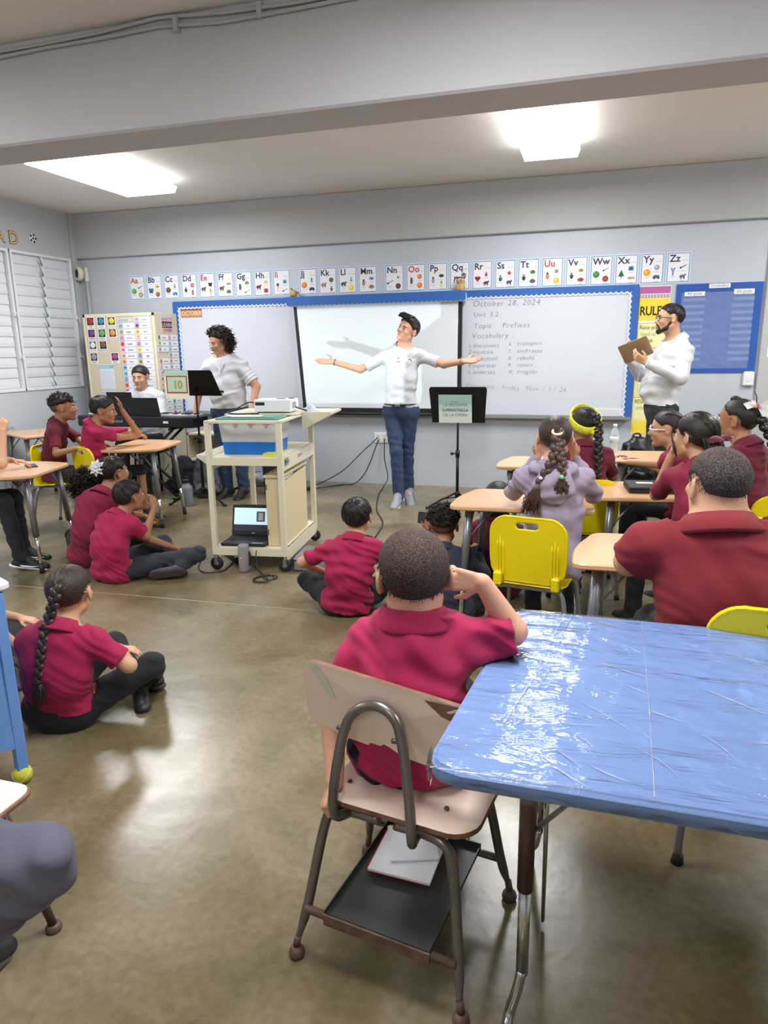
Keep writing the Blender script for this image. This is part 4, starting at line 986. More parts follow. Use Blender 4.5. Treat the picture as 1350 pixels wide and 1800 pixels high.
s1 = [('ladybug', 'c', (110, 90, 50)), ('leaf', 'd', (140, 170, 70)), ('log', 'y', (180, 140, 190)), None, ('mouse', 'p', (190, 100, 130)), ('nest', 'l', (150, 160, 170)), ('nose', 'o', (190, 160, 150)), ('nut', 'p', (170, 110, 60)), ('orange', 'p', (214, 170, 60)), ('party', 'd', (60, 130, 90)), ('pig', 'q', (180, 130, 130)), ('queen', 'm', (140, 110, 150)), ('quilt', 'p', (110, 150, 170)), ('quiz', 'p', (100, 120, 150))]
s2 = [('doll', 'm', (214, 110, 90)), ('snow', 's', (130, 160, 200)), ('spring', 'l', (110, 140, 170)), ('turtle', 'd', (120, 130, 90)), ('train', 'w', (190, 110, 110)), ('van', 'w', (130, 150, 180)), ('vest', 'p', (160, 130, 120)), ('vine', 't', (110, 130, 80)), ('violin', 'l', (150, 100, 70)), ('yarn', 'c', (120, 150, 100)), ('yo-yo', 'c', (110, 150, 90)), ('well', 'p', (50, 140, 170)), ('whale', 'f', (90, 130, 170)), ('wax', 'p', (190, 60, 60)), ('zoo', 'q', (120, 120, 90))]
for col_, y0, wd in ((s1, 7.027, .20), (s2, 7.232, .20)):
    for i, e in enumerate(col_):
        if e: wordcard((-4.75+.0015, y0, 1.64-.0665*i), (0, 1, 0), wd, .060, e[2], e[1], e[0], 'word card reading %s on the right side of the beige cabinet' % e[0], 'word cards on the cabinet side')
t = thing('small_poster', 'small rainbow READY TO LEARN poster on the side of the beige cabinet', 'poster', (-4.7485, 7.115, 1.72)); b = MB(); b.box(0, .003, 0, .24, 0, .20, cm(214, 200, 206)); b.build('poster_sheet', t)
b = MB(); put_text(b, 'READY TO', (.004, .016, .138), (0, 1, 0), (0, 0, 1), .045, cm(160, 84, 100), thin=.012); b.box(.003, .0035, .018, .222, .055, .128, dk); put_text(b, 'LEARN', (.004, .024, .068), (0, 1, 0), (0, 0, 1), .064, cm(230, 190, 180), thin=.01)
for k in range(5): b.box(.003, .0038, .018+.041*k, .057+.041*k, .012, .048, cm(*[(220, 170, 90), (214, 120, 90), (120, 150, 180), (190, 90, 110), (170, 130, 160)][k]))
b.build('lettering', t)
for (x0, z0, w_, h_, hd, lb) in ((-5.535, 1.09, .195, .285, cm(112, 190, 190), 'white printed sheet with teal heading on the cabinet door'), (-5.535, .80, .195, .27, cm(150, 176, 210), 'lower white printed sheet with pale blue heading on the cabinet door')):
    b = MB(); b.box(x0, x0+w_, YC-.002, YC, z0, z0+h_, cm(214, 222, 234)); b.box(x0, x0+w_, YC-.0026, YC-.002, z0+h_-.045, z0+h_-.01, hd)
    for k in range(9): b.box(x0+.02, x0+w_-.02, YC-.0026, YC-.002, z0+.02+.022*k, z0+.024+.022*k, cm(186, 194, 208))
    put_text(b, 'SPINNING' if False else 'RESPONSIBLE', (x0+.010, YC-.003, z0+h_-.036), (.9, 0, 0), (0, 0, 1), .025, WH, thin=.01)
    tag(b.build('printed_sheet'), lb, 'sheet')
b = MB(); b.box(-5.224, -5.04, YC-.003, YC-.001, 1.845, 1.885, cm(200, 214, 220)); put_text(b, 'word wall', (-5.21, YC-.0035, 1.856), (1, 0, 0), (0, 0, 1), .03, INK); tag(b.build('heading_strip'), 'curved pale heading strip above the left word card column', 'strip')
# ------------------------------------------------------------------ furniture
LAM = mat('laminate_maple', (222, 178, 134), .28, var=(6, .05), coat=.2); LEG = mat('leg_grey_metal', (132, 135, 142), .35, .55); CHR = mat('chrome', (205, 205, 208), .15, 1.0); RUB = mat('rubber_black', (34, 34, 36), .6)
YCH = mat('yellow_plastic', (238, 216, 10), .34, coat=.1); GTB = mat('frame_silver_grey', (150, 152, 156), .35, .6); EDG = mat('laminate_edge', (206, 160, 118), .4)
def make_desk(label):
    t = thing('student_desk', label, 'desk', (0, 0, 0), 0, 'student desks')
    base = [(-.37, -.24), (.37, -.24), (.36, .0), (.27, .25), (-.27, .25), (-.36, .0)]
    # rounded outline
    P = []
    rr_ = [.05, .05, .12, .05, .05, .12]; n = len(base)
    for i in range(n):
        p0, p1, p2 = Vector(base[i-1]), Vector(base[i]), Vector(base[(i+1) % n]); a = (p0-p1).normalized()*rr_[i]; c = (p2-p1).normalized()*rr_[i]
        for k in range(5):
            f = k/4; P.append(tuple((p1+a)*(1-f)**2+p1*2*f*(1-f)+(p1+c)*f*f))
    b = MB(); b.prism(P, .676, .70, LAM, bev=.005); b.build('desktop', t)
    b = MB(); b.box(-.25, .25, -.16, .18, .655, .672, GTB, bev=.004); b.build('under_frame', t)
    for sx in (-1, 1):
        for sy in (-1, 1):
            x0, y0 = sx*(.27 if sy < 0 else .22), sy*.17; x1, y1 = sx*(.31 if sy < 0 else .26), sy*.22
            at = lambda z: (x0+(x1-x0)*(1-z/.66), y0+(y1-y0)*(1-z/.66), z)
            b = MB(); b.tube([at(.66), at(.26)], .021, LEG, 10); o = b.build('leg', t)
            b = MB(); b.tube([at(.30), at(.03)], .0135, CHR, 8); b.build('chrome_insert', o)
            b = MB(); b.tube([at(.065), at(.0)], [.016, .020], RUB, 8); b.build('rubber_foot', o)
            b = MB(); q = at(.5); b.tube([q, (q[0]*.55, q[1]*.9, .66)], .006, LEG, 6); b.tube([q, (q[0]*.9, q[1]*.3, .66)], .006, LEG, 6); b.build('brace', o)
    return t
desk0 = make_desk('maple student desk in front of the girl in the lavender hoodie')
desk0.location = (-.335, 3.745, 0); desk0.rotation_euler.z = .05
for (x, y, r, l) in ((.375, 4.16, .13, 'maple student desk carrying the closed black laptop'), (.315, 2.87, .05, 'maple student desk beside the big boy in dark red'),
                     (-.27, 5.05, .07, 'maple student desk in front of the girl with the yellow bandana'), (.47, 5.50, .12, 'maple student desk under the bare forearm of the girl in white glasses'),
                     (1.27, 4.47, .10, 'maple student desk cut off at the right edge behind the big boy'), (1.70, 6.08, .05, 'farthest right maple desk beside the girl with the white bow'),
                     (-3.93, 3.98, -1.31, 'maple student desk at the left edge with a dark phone on it'), (-5.62, 5.98, -.52, 'maple student desk under the louvred window with a pencil on it'), (-3.83, 5.33, -1.38, 'maple student desk under the elbow of the slouching boy')):
    dup(desk0, (x, y, 0), r, l)
class CF:
    """free-form field with explicit bounds"""
    def __init__(s, lo, hi, fn): s.lo, s.hi, s.fn = A(*lo), A(*hi), fn
    def bounds(s): return s.lo, s.hi
    def ev(s, P, mar=0): return s.fn(P)
def rb2(x, y, hx, hy, r):
    qx = np.abs(x)-hx+r; qy = np.abs(y)-hy+r
    return np.minimum(np.maximum(qx, qy), 0)+np.sqrt(np.maximum(qx, 0)**2+np.maximum(qy, 0)**2)-r
def smax(a, b, k): h = np.clip(.5-.5*(b-a)/k, 0, 1); return b*(1-h)+a*h+k*h*(1-h)
def chair_back(P):
    x, y, z = P[:, 0], P[:, 1], P[:, 2]; zz = z-.63
    ys = -.215-.10*zz+.35*x*x+1.1*np.minimum(zz+.10, 0)**2*0
    sh = np.abs(y-ys)-.0045
    w_ = .208-.9*np.maximum(-zz-.02, 0)**2-.55*np.maximum(zz-.02, 0)**2
    o = rb2(x*(.205/w_), zz+.10*x*x, .205, .185, .085)
    lip = np.abs(o+.004)-.004; lp = np.maximum(lip, np.abs(y-ys-.004)-.010)
    slot = rb2(x, zz-.135, .058, .017, .016)
    return np.minimum(smax(np.maximum(sh, o), -slot, .002), np.maximum(lp, -1))
def chair_seat(P):
    x, y, z = P[:, 0], P[:, 1], P[:, 2]
    zs = .435+.5*x*x*np.clip((y+.2)*4, 0, 1)-.30*np.maximum(y-.10, 0)**1.5+.25*np.maximum(-y-.12, 0)*0
    return np.maximum(np.abs(z-zs)-.0045, rb2(x, y, .205, .20, .07))
def make_ychair(label):
    t = thing('school_chair', label, 'chair', (0, 0, 0), 0, 'yellow school chairs')
    V, Q = surface(CF((-.22, -.26, .42), (.22, -.16, .83), chair_back), .0042, .01); npmesh('backrest', V, Q, YCH, t)
    V, Q = surface(CF((-.22, -.22, .38), (.22, .22, .47), chair_seat), .0052, .01); npmesh('seat', V, Q, YCH, t)
    for sx in (-1, 1):
        b = MB(); b.box(sx*.155-.022, sx*.155+.022, -.235, -.18, .425, .50, YCH, bev=.008); b.build('back_bracket', t)
        for k in range(3):
            b = MB(); xx = sx*.145+(k-1)*.016; q = lambda z: (xx, -.2205-.10*(z-.63)+.35*xx*xx-.003, z)
            b.tube([q(.70-.03*abs(k-1)), q(.64), q(.56), q(.50), q(.44)], [.001, .004, .0055, .007, .007], YCH, 6); b.build('rib', t)
    for sx in (-1, 1):
        b = MB(); b.tube(smoothpath([(sx*.05, -.17, .415), (sx*.13, -.175, .415), (sx*.19, -.19, .385), (sx*.215, -.225, .2), (sx*.225, -.25, .015)], 5), .0125, GTB, 10); b.build('leg', t)
        b = MB(); b.tube(smoothpath([(sx*.05, .13, .410), (sx*.13, .135, .410), (sx*.185, .15, .38), (sx*.205, .19, .2), (sx*.215, .215, .015)], 5), .0125, GTB, 10); b.build('leg', t)
        for yy in (-.25, .215):
            b = MB(); b.tube([(sx*.222, yy, .03), (sx*.224, yy, 0)], [.015, .019], RUB, 8); b.build('glide', t)
    b = MB(); b.tube([(-.16, -.17, .413), (.16, -.17, .413)], .0125, GTB, 10); b.tube([(-.14, .13, .408), (.14, .13, .408)], .0125, GTB, 10); b.tube([(-.1, -.17, .41), (-.1, .13, .408)], .010, GTB, 8); b.tube([(.1, -.17, .41), (.1, .13, .408)], .010, GTB, 8); b.build('seat_frame', t)
    return t
yc0 = make_ychair('yellow plastic chair of the girl in the lavender hoodie, seen whole from behind')
yc0.scale = (.9, .9, .9); yc0.location = (-.225, 3.39, 0); yc0.rotation_euler.z = -.17
for (x, y, r, l) in ((.56, 2.17, -.10, 'yellow plastic chair cut off by the right edge behind the blue table'), (-.02, 4.42, .1, 'yellow plastic chair behind the girl with the yellow bandana'), (.60, 3.60, .25, 'yellow plastic chair under the girl resting her chin on her hand'),
                     (.98, 4.15, .15, 'yellow plastic chair of the girl with the white bow'), (.85, 4.90, .25, 'yellow plastic chair under the girl in white glasses'),
                     (-4.04, 5.04, -.42, 'yellow plastic chair with slot handle behind the slouching boy'), (-4.43, 5.0, -1.4, 'yellow plastic chair seen edge-on under the boy with faded curls')):
    dup(yc0, (x, y, 0), r, l).scale = (1, 1, 1) if 'cut off by the right' in l else (.9, .9, .9)
# ---- wooden chair in front
PLY = mat('laminate_pink_beige', (232, 211, 194), .3, var=(4, .03), coat=.15); PLE = mat('plywood_edge', (128, 92, 72), .6, var=(30, .3)); BRZ = mat('bronze_tube', (122, 115, 110), .3, .75, var=(9, .15)); RST = mat('rusty_metal', (112, 88, 76), .55, .4, var=(30, .4)); SHF = mat('dark_sheet_metal', (74, 76, 76), .42, .5, var=(6, .14), bump=(4, .1, .01))
t = thing('classroom_chair', 'beige laminated wooden chair with bronze tube frame and metal shelf, under the front boy', 'chair', (-.40, 1.50, 0), -.157)
def bent(w_, h_, z0, curve, axis, n=14, r=.05, th=.011):
    pts = rrect(-w_/2, w_/2, -h_/2, h_/2, r, 5)
    return pts
def slab(pts, th, fn, m, me, parent, name):
    """bent laminated panel: fn maps (u,v) to a point, normal"""
    c = (0, 0); b = MB(); N = len(pts); rings = [1, .75, .5, .25]
    for sgn, mm in ((1, m), (-1, m)):
        vs = []
        for f in rings: vs += [tuple(Vector(fn(p[0]*f, p[1]*f)[0])+Vector(fn(p[0]*f, p[1]*f)[1])*sgn*th/2) for p in pts]
        vs.append(tuple(Vector(fn(0, 0)[0])+Vector(fn(0, 0)[1])*sgn*th/2)); fs = []
        for j in range(3):
            for i in range(N):
                q = (j*N+i, j*N+(i+1) % N, (j+1)*N+(i+1) % N, (j+1)*N+i); fs.append(q if sgn > 0 else q[::-1])
        for i in range(N):
            q = (3*N+i, 3*N+(i+1) % N, 4*N); fs.append(q if sgn > 0 else q[::-1])
        b.add(vs, fs, mm, True)
    vs = [tuple(Vector(fn(*p)[0])+Vector(fn(*p)[1])*s_*th/2) for p in pts for s_ in (1, -1)]
    b.add(vs, [(2*i, 2*i+1, (2*i+3) % (2*N), (2*i+2) % (2*N)) for i in range(N)], me)
    return b.build(name, parent)
def fb(u, v): 
    p = (u-.018, -.075+.9*u*u*.55-.10*v, .640+v-.10*u); n = Vector((-1.0*u, 1, .10)).normalized(); return p, n
def fs_(u, v):
    return (u+.028, .055+v, .425+.35*u*u+(.12*(-v-.12) if v < -.12 else 0)+.03*v), Vector((-.7*u, -.03, 1)).normalized()
slab(rrect(-.235, .235, -.095, .095, .045, 5), .013, fb, PLY, PLE, t, 'backrest')
slab(rrect(-.195, .195, -.20, .19, .06, 5), .013, fs_, PLY, PLE, t, 'seat')
b = MB(); b.tube(smoothpath([(-.08, .12, .397), (-.088, -.05, .392), (-.105, -.130, .400), (-.118, -.165, .425), (-.118, -.150, .52), (-.105, -.118, .63), (-.075, -.105, .675), (-.030, -.100, .690), (.015, -.104, .672), (.040, -.115, .62), (.070, -.145, .50), (.085, -.165, .415), (.075, -.130, .385), (.07, -.05, .388), (.07, .12, .395)], 7), .0125, BRZ, 12); b.build('back_tube', t)
def decal(pts, m, name, d=-.0072):
    b = MB(); vs = []
    for (u, v) in pts: q, n = fb(u, v); vs.append(tuple(Vector(q)+n*d))
    b.add(vs, [tuple(range(len(vs)))], m); return b.build(name, t)
decal([(.10, .094), (.22, .094), (.235, .05), (.19, .045), (.14, .06)], PLE, 'chipped_laminate'); decal([(-.215, .075), (-.19, .09), (-.155, .06), (-.14, .02), (-.155, .01), (-.185, .05)], cm(206, 206, 190), 'pale_sticker')  # chipped corner at top right, pale sticker at top left of the backrest
for sx, z in ((-1.25, .62), (.35, .62)):
    b = MB(); b.tube([(sx*.09-.016, -.118, z), (sx*.09+.016, -.112, z+.004)], .006, BRZ, 6); b.build('rivet', t)
for nm, yt, yf, hh_ in (('rear', -.115, -.20, 1), ('front', .14, .205, 1)):
    for sx in (-1, 1):
        b = MB(); b.tube(smoothpath([(sx*.02, yt, .398), (sx*.10, yt, .398), (sx*.150, yt-.005*hh_, .385), (sx*.172, yt+(yf-yt)*.15, .33), (sx*.200, yt+(yf-yt)*.62, .14), (sx*.216, yf-(yf-yt)*.02, .05)], 6), [.013]*26+[.0125, .011, .0095, .008, .008], BRZ, 12); o = b.build('leg', t)
        b = MB(); b.tube([(sx*.2155, yf-(yf-yt)*.02, .06), (sx*.22, yf, .028)], .0095, RST, 10); b.lathe([(0, 0), (.018, .0), (.021, .010), (.018, .022), (.010, .030), (0, .030)], RST, 14, c=(sx*.22, yf, 0)); b.build('foot_glide', o)
for yy in (-.182, .188):
    b = MB(); b.tube([(-.200, yy, .135), (.200, yy, .135)], .0105, RST if yy < 0 else BRZ, 10); b.build('crossbar', t)
b = MB(); b.box(-.14, .14, -.19, .19, .145, .149, SHF); b.box(-.14, .14, -.196, -.188, .120, .149, RST); b.box(-.14, -.137, -.19, .19, .145, .158, SHF); b.box(.137, .14, -.19, .19, .145, .158, SHF); b.box(-.14, .14, .186, .19, .14, .165, SHF); b.build('under_shelf', t)
b = MB(); [b.lathe([(0, 0), (.007, 0), (.005, .004), (0, .005)], RST, 10, c=(x, y, z)) for x, y, z in ((.13, -.06, .4385), (-.13, -.06, .4385))]; b.build('seat_bolt', t)
b = MB(); Mx = Matrix.Translation((0, .02, .151)) @ Matrix.Rotation(.1, 4, 'Z'); b.box(-.11, .06, -.03, .15, 0, .012, cm(206, 60, 60), Mx); b.box(-.105, .065, -.04, .14, .012, .018, WH, Mx); b.box(-.05, .08, .02, .16, .019, .024, WH, Mx @ Matrix.Rotation(.4, 4, 'Z')); o = b.build('papers'); o.matrix_world = t.matrix_basis.copy(); tag(o, 'red-edged papers and notebook on the shelf under the front chair', 'papers')
# ---- blue table wrapped in clear film
def film_mat():
    m = bpy.data.materials.new('clear_plastic_wrap'); m.use_nodes = True; nt = m.node_tree; N = nt.nodes.new; L = nt.links.new
    nt.nodes.remove(nt.nodes['Principled BSDF']); out = nt.nodes['Material Output']
    gl = N('ShaderNodeBsdfGlossy'); gl.inputs['Roughness'].default_value = .10; tr = N('ShaderNodeBsdfTransparent'); mx = N('ShaderNodeMixShader'); fr = N('ShaderNodeFresnel'); fr.inputs[0].default_value = 1.5
    tc = N('ShaderNodeTexCoord'); mp = N('ShaderNodeMapping'); mp.inputs['Scale'].default_value = (3.5, 15, 5); mp.inputs['Rotation'].default_value = (0, 0, .75)
    n1 = N('ShaderNodeTexNoise'); n1.inputs['Scale'].default_value = 1.0; n1.inputs['Detail'].default_value = 5; n1.inputs['Distortion'].default_value = 1.2
    n2 = N('ShaderNodeTexNoise'); n2.inputs['Scale'].default_value = 16; n2.inputs['Detail'].default_value = 4
    ad = N('ShaderNodeMath'); ad.operation = 'MULTIPLY_ADD'; ad.inputs[1].default_value = .30
    bp = N('ShaderNodeBump'); bp.inputs['Strength'].default_value = 1.0; bp.inputs['Distance'].default_value = .014
    L(tc.outputs['Object'], mp.inputs[0]); L(mp.outputs[0], n1.inputs['Vector']); L(tc.outputs['Object'], n2.inputs['Vector']); L(n2.outputs['Fac'], ad.inputs[0]); L(n1.outputs['Fac'], ad.inputs[2]); L(ad.outputs[0], bp.inputs['Height'])
    L(bp.outputs[0], gl.inputs['Normal']); L(bp.outputs[0], fr.inputs['Normal']); L(fr.outputs[0], mx.inputs[0]); L(tr.outputs[0], mx.inputs[1]); L(gl.outputs[0], mx.inputs[2]); L(mx.outputs[0], out.inputs['Surface'])
    return m
FILM = film_mat(); BTB = mat('table_blue_paper', (134, 166, 224), .5, var=(1.5, .04), bump=(5, .06, .01)); TBR = mat('brown_tube', (88, 70, 64), .35, .5)
t = thing('folding_table', 'blue paper covered table wrapped in shiny clear plastic film', 'table', (.5, 1.55, 0))
tab = [(-.700, -.425), (.95, -.48), (.95, .42), (-.655, .445), (-.685, .40), (-.765, -.33), (-.770, -.37), (-.745, -.41)]
tab = [(-.722, -.412), (-.70, -.418), (.95, -.425), (.95, .44), (-.665, .445), (-.690, .425), (-.765, -.345), (-.760, -.385), (-.745, -.405)]
b = MB(); b.prism(tab, .695, .735, BTB, bev=.009); b.build('tabletop', t)
# film: gently rumpled sheet following the top and edge
nx, ny = 110, 70; vs = []; rs = np.random.RandomState(3)
for j in range(ny+1):
    for i in range(nx+1):
        u, v = i/nx, j/ny; xl = -.768+.095*v; x_ = xl+(.95-xl)*u; y_ = -.418-.006*u+(.862+.006*u)*v
        edge = min(u*14, v*9, (1-v)*9, 1)
        h_ = .0018+.0022*abs(math.sin(x_*34+y_*26+2.2*math.sin(y_*7+x_*5)))*max(0, 1-u*1.2)+.0012*abs(math.sin((x_+y_*1.2)*46+math.sin(x_*9)))+.003*math.exp(-((x_+.50-.10*y_)/.012)**2)+.0025*math.exp(-((x_+.535-.10*y_)/.008)**2)+.002*math.exp(-((x_+.14)/.004)**2)
        vs.append((x_, y_, .7365+h_*edge))
b = MB(); b.add(vs, [(j*(nx+1)+i, j*(nx+1)+i+1, (j+1)*(nx+1)+i+1, (j+1)*(nx+1)+i) for j in range(ny) for i in range(nx)], FILM, True); fo = b.build('plastic_film', t)
CRS = mat('film_crease', (246, 249, 255), .15, alpha=.38); b = MB(); rs = random.Random(21)
b.tube([(-.333, .42, .7385), (-.342, .1, .7385), (-.352, -.2, .7385), (-.361, -.405, .7385)], .0010, CRS, 5); b.tube([(-.545, .43, .739), (-.60, .0, .739), (-.64, -.22, .739)], .0016, CRS, 5); b.tube([(-.525, .43, .739), (-.575, .0, .739), (-.615, -.22, .739)], .0012, CRS, 5)
for k in range(95):
    x_ = -.68+1.3*rs.random()**1.6; y_ = rs.uniform(-.36, .40); L_ = rs.uniform(.02, .13)*(1.4 if x_ < -.2 else .6); a_ = rs.uniform(-1.0, -.45) if rs.random() < .75 else rs.uniform(-.2, .3)
    c_, s_ = math.cos(a_), math.sin(a_); q_ = rs.uniform(-.012, .012)
    pts_ = [(x_+c_*L_*f-s_*q_*math.sin(PI*f), y_+s_*L_*f+c_*q_*math.sin(PI*f), .7385) for f in (0, .25, .5, .75, 1)]
    if all(-.67+.08*0 < v[0] and abs(v[1]) < .41 for v in pts_): b.tube(pts_, [.0002, .0008, .0012, .0008, .0002], CRS, 4, False)
tag(b.build('film_creases', t), kind='stuff')
b = MB(); P = [(-.768, -.335), (-.765, -.38), (-.748, -.41), (-.70, -.421), (-.4, -.422), (0, -.424), (.5, -.426), (.95, -.428)]; vs = []; N_ = 0
pp = smoothpath([(p[0], p[1], 0) for p in P], 8)
for i, p in enumerate(pp):
    for k in range(5):
        cr_ = .006*math.sin(i*1.7+k*2)+.004*math.sin(i*3.9); drop = [.7375, .733, .720, .706, .694][k]
        out = [.0, .005, .006, .005, .004][k]+(cr_*.5 if k > 1 else 0); vs.append((p.x-out*.6*(1 if i < 16 else 0), p.y-out, drop))
N_ = len(pp); b.add(vs, [(i*5+k, i*5+k+1, (i+1)*5+k+1, (i+1)*5+k) for i in range(N_-1) for k in range(4)], FILM, True)
b.build('film_edge', t)
for x0, nm in ((-.585, 1), (.75, 1)):
    for y0, y1 in ((-.245, -.25), (.24, .30)):
        b = MB(); b.tube([(x0, y0, .70), (x0, y0, .36)], .0175, TBR, 12); o = b.build('leg', t)
        b = MB(); b.tube([(x0, y0, .38), (x0, y0, .14)], .0135, CHR, 12); b.tube(smoothpath([(x0, y0, .15), (x0-.008, y0-.004, .10), (x0-.022, y1, .04), (x0-.028, y1-.02, .012)], 5), .0150, CHR, 10, flat=.8); b.build('chrome_insert', o)
    b = MB(); b.tube([(x0, -.245, .66), (x0, .24, .66)], .010, TBR, 8); b.tube([(x0, -.245, .40), (x0, .24, .40)], .009, TBR, 8); b.build('leg_rail', t)
    b = MB(); b.tube([(x0+.01, -.24, .50), (x0+.2, -.20, .695)], .010, GTB, 6, flat=.3); b.build('folding_brace', t)
    b = MB(); b.tube([(x0+.03, -.05, .68), (x0+.03, .0, .30), (x0+.03, .05, .02)], [.012, .012, .010], CHR, 8, flat=.5)
    for k in range(3): b.lathe([(.004, 0), (.007, 0), (.007, .003), (.004, .003)], RUB, 8, Matrix.Translation((x0+.018, -.02+.008*k, .42-.035*k)) @ Matrix.Rotation(PI/2, 4, 'Y'))
    b.build('slotted_strut', t)
# ---- blue-papered table at the left edge on a tennis ball
BL2 = mat('blue_paper_side', (104, 150, 218), .7, var=(3, .05), bump=(6, .1, .01))
t = thing('covered_table', 'table at the left edge with blue paper skirt, white top and tennis ball foot', 'table', (-1.88, 1.765, 0), -.45)
b = MB(); b.prism(rrect(-1.1, .02, -.62, .025, .03), .725, .755, mat('white_tabletop', (232, 234, 240), .3), bev=.008); b.build('tabletop', t)
b = MB(); b.box(-1.08, .005, -.60, .0, .70, .724, RUB, bev=.004); b.build('top_rim', t)
b = MB(); vs = []; 
for i in range(9):
    f = i/8; vs += [(.0, -.60*f, .71), (.012, -.60*f, .14+.015*math.sin(i*1.1)+.02*f), (-.002, -.60*f, .14+.015*math.sin(i*1.1)+.02*f), (-.012, -.60*f, .71)]
b.add(vs, [q for i in range(8) for q in ((4*i, 4*i+1, 4*i+5, 4*i+4), (4*i+2, 4*i+3, 4*i+7, 4*i+6), (4*i+1, 4*i+2, 4*i+6, 4*i+5))]+[(0, 3, 2, 1), (32, 33, 34, 35)], BL2); b.box(-1.06, -.012, -.012, .0, .15, .71, BL2); b.build('paper_skirt', t)
for x, y in ((-.005, -.02), (-.005, -.58), (-1.03, -.02), (-1.03, -.58)):
    b = MB(); b.box(x-.018, x+.018, y-.018, y+.018, .045, .72, BL2, bev=.003); o = b.build('leg', t)
    b = MB(); b.sph((x, y, .034), .034, mat('tennis_ball_felt', (206, 208, 70), .95, bump=(120, .5, .003)), 16); b.tube([(x+.0345*math.cos(a)*math.cos(.5*math.sin(2*a)), y+.0345*math.sin(a)*math.cos(.5*math.sin(2*a)), .034+.0345*math.sin(.5*math.sin(2*a))) for a in [k*PI/10 for k in range(20)]], .0012, cm(236, 236, 210), 5, closed=True); b.build('tennis_ball', o)
# ---- chair of the person in grey jeans
t = thing('wooden_chair', 'cream topped plywood chair with brown legs at the lower left edge', 'chair', (-1.50, 1.02, 0), -1.57)
b = MB(); b.prism(rrect(-.21, .21, -.20, .21, .04), .425, .440, PLE, bev=.003); b.prism(rrect(-.205, .205, -.195, .205, .038), .4395, .443, mat('cream_laminate', (240, 234, 214), .3)); b.build('seat', t)
b = MB(); b.prism(rrect(-.2, .2, .60, .78, .04), .207, .22, PLE, Matrix.Rotation(PI/2, 4, 'X') @ Matrix.Scale(1, 4)); b.build('backrest', t)
for x, y in ((.19, .16), (-.19, .16), (.19, -.18), (-.19, -.18)):
    b = MB(); b.tube([(x*.8, y*.85, .42), (x*1.12, y*1.2, .02)], [.016, .011], TBR, 10); b.lathe([(0, 0), (.02, 0), (.022, .008), (.016, .02), (0, .022)], RST, 12, c=(x*1.13, y*1.2, 0)); b.build('leg', t)
b = MB(); [b.tube([(x, .16*0-.18, .42), (x, -.21, .78)], .011, TBR, 8) for x in (-.15, .15)]; b.build('back_frame', t)
# ---- AV cart and what is on it
CRT = mat('cart_cream_enamel', (226, 222, 196), .4, bump=(4, .04, .01)); CRT2 = mat('cabinet_cream_wood', (222, 206, 166), .5)
t = thing('av_cart', 'cream metal audio-visual cart on casters in the middle of the classroom', 'cart', (-2.485, 4.165, 0), .13); W, Dp = .50, .82
for x in (0, W):
    for y in (0, Dp):
        b = MB(); zt = 1.045; b.box(x-.018, x+.018, y-.018, y+.018, .11, zt, CRT, bev=.004); b.box(x-.0185, x-.006, y-.0185, y-.006, .12, zt-.01, CRT); o = b.build('upright', t)
        cx, cy = x, y
        b = MB(); b.tube([(x, y, .115), (x, y, .085)], .012, CHR, 8); b.box(x-.012, x+.012, y-.018, y-.014, .035, .09, GTB, bev=.002); b.box(x-.012, x+.012, y+.014, y+.018, .035, .09, GTB, bev=.002); b.box(x-.012, x+.012, y-.018, y+.018, .085, .092, GTB); b.build('caster_fork', o)
        b = MB(); Mw = Matrix.Translation((x, y, .046)) @ Matrix.Rotation(PI/2, 4, 'X'); b.lathe([(0, -.011), (.040, -.011), (.046, -.006), (.046, .006), (.040, .011), (0, .011)], RUB, 20, Mw); b.lathe([(0, -.0125), (.018, -.0125), (.018, .0125), (0, .0125)], GTB, 12, Mw); b.build('caster_wheel', o)
for z, nm, y0 in ((.165, 'bottom_shelf', 0), (.80, 'middle_shelf', 0)):
    b = MB(); b.box(.0, W, y0, Dp, z-.004, z, CRT); b.box(0, W, y0-.016, y0-.012, z-.055, z, CRT, bev=.002); b.box(0, W, Dp+.012, Dp+.016, z-.055, z, CRT, bev=.002); b.box(-.016, -.012, 0, Dp, z-.075, z, CRT, bev=.002); b.box(W+.012, W+.016, 0, Dp, z-.095, z, CRT, bev=.002); b.build(nm, t)
b = MB(); b.box(-.018, W+.018, -.018, .018, 1.03, 1.05, CRT, bev=.003); b.box(-.018, .018, 0, Dp, 1.03, 1.048, CRT, bev=.003); b.box(W-.018, W+.018, 0, Dp, 1.03, 1.048, CRT, bev=.003); b.build('top_rail', t)
b = MB(); b.box(-.02, W+.02, .36, Dp+.02, 1.05, 1.062, CRT, bev=.003); b.build('top_shelf', t)
b = MB(); b.add([(W+.02, .50, 1.062), (W+.24, .50, 1.062), (W+.24, Dp+.02, 1.062), (W+.02, Dp+.02, 1.062), (W+.02, .50, .93), (W+.24, .50, 1.045), (W+.24, Dp+.02, 1.045), (W+.02, Dp+.02, .93)], [(0, 1, 2, 3), (7, 6, 5, 4), (0, 4, 5, 1), (1, 5, 6, 2), (2, 6, 7, 3), (3, 7, 4, 0)], CRT); b.build('side_wing', t)
b = MB(); b.add([(-.02, .1, .79), (-.02, .7, .79), (-.14, .7, .80), (-.14, .1, .80), (-.02, .1, .70), (-.02, .7, .70), (-.14, .7, .785), (-.14, .1, .785)], [(0, 1, 2, 3), (7, 6, 5, 4), (0, 4, 5, 1), (1, 5, 6, 2), (2, 6, 7, 3), (3, 7, 4, 0)], CRT); b.build('side_wing', t)
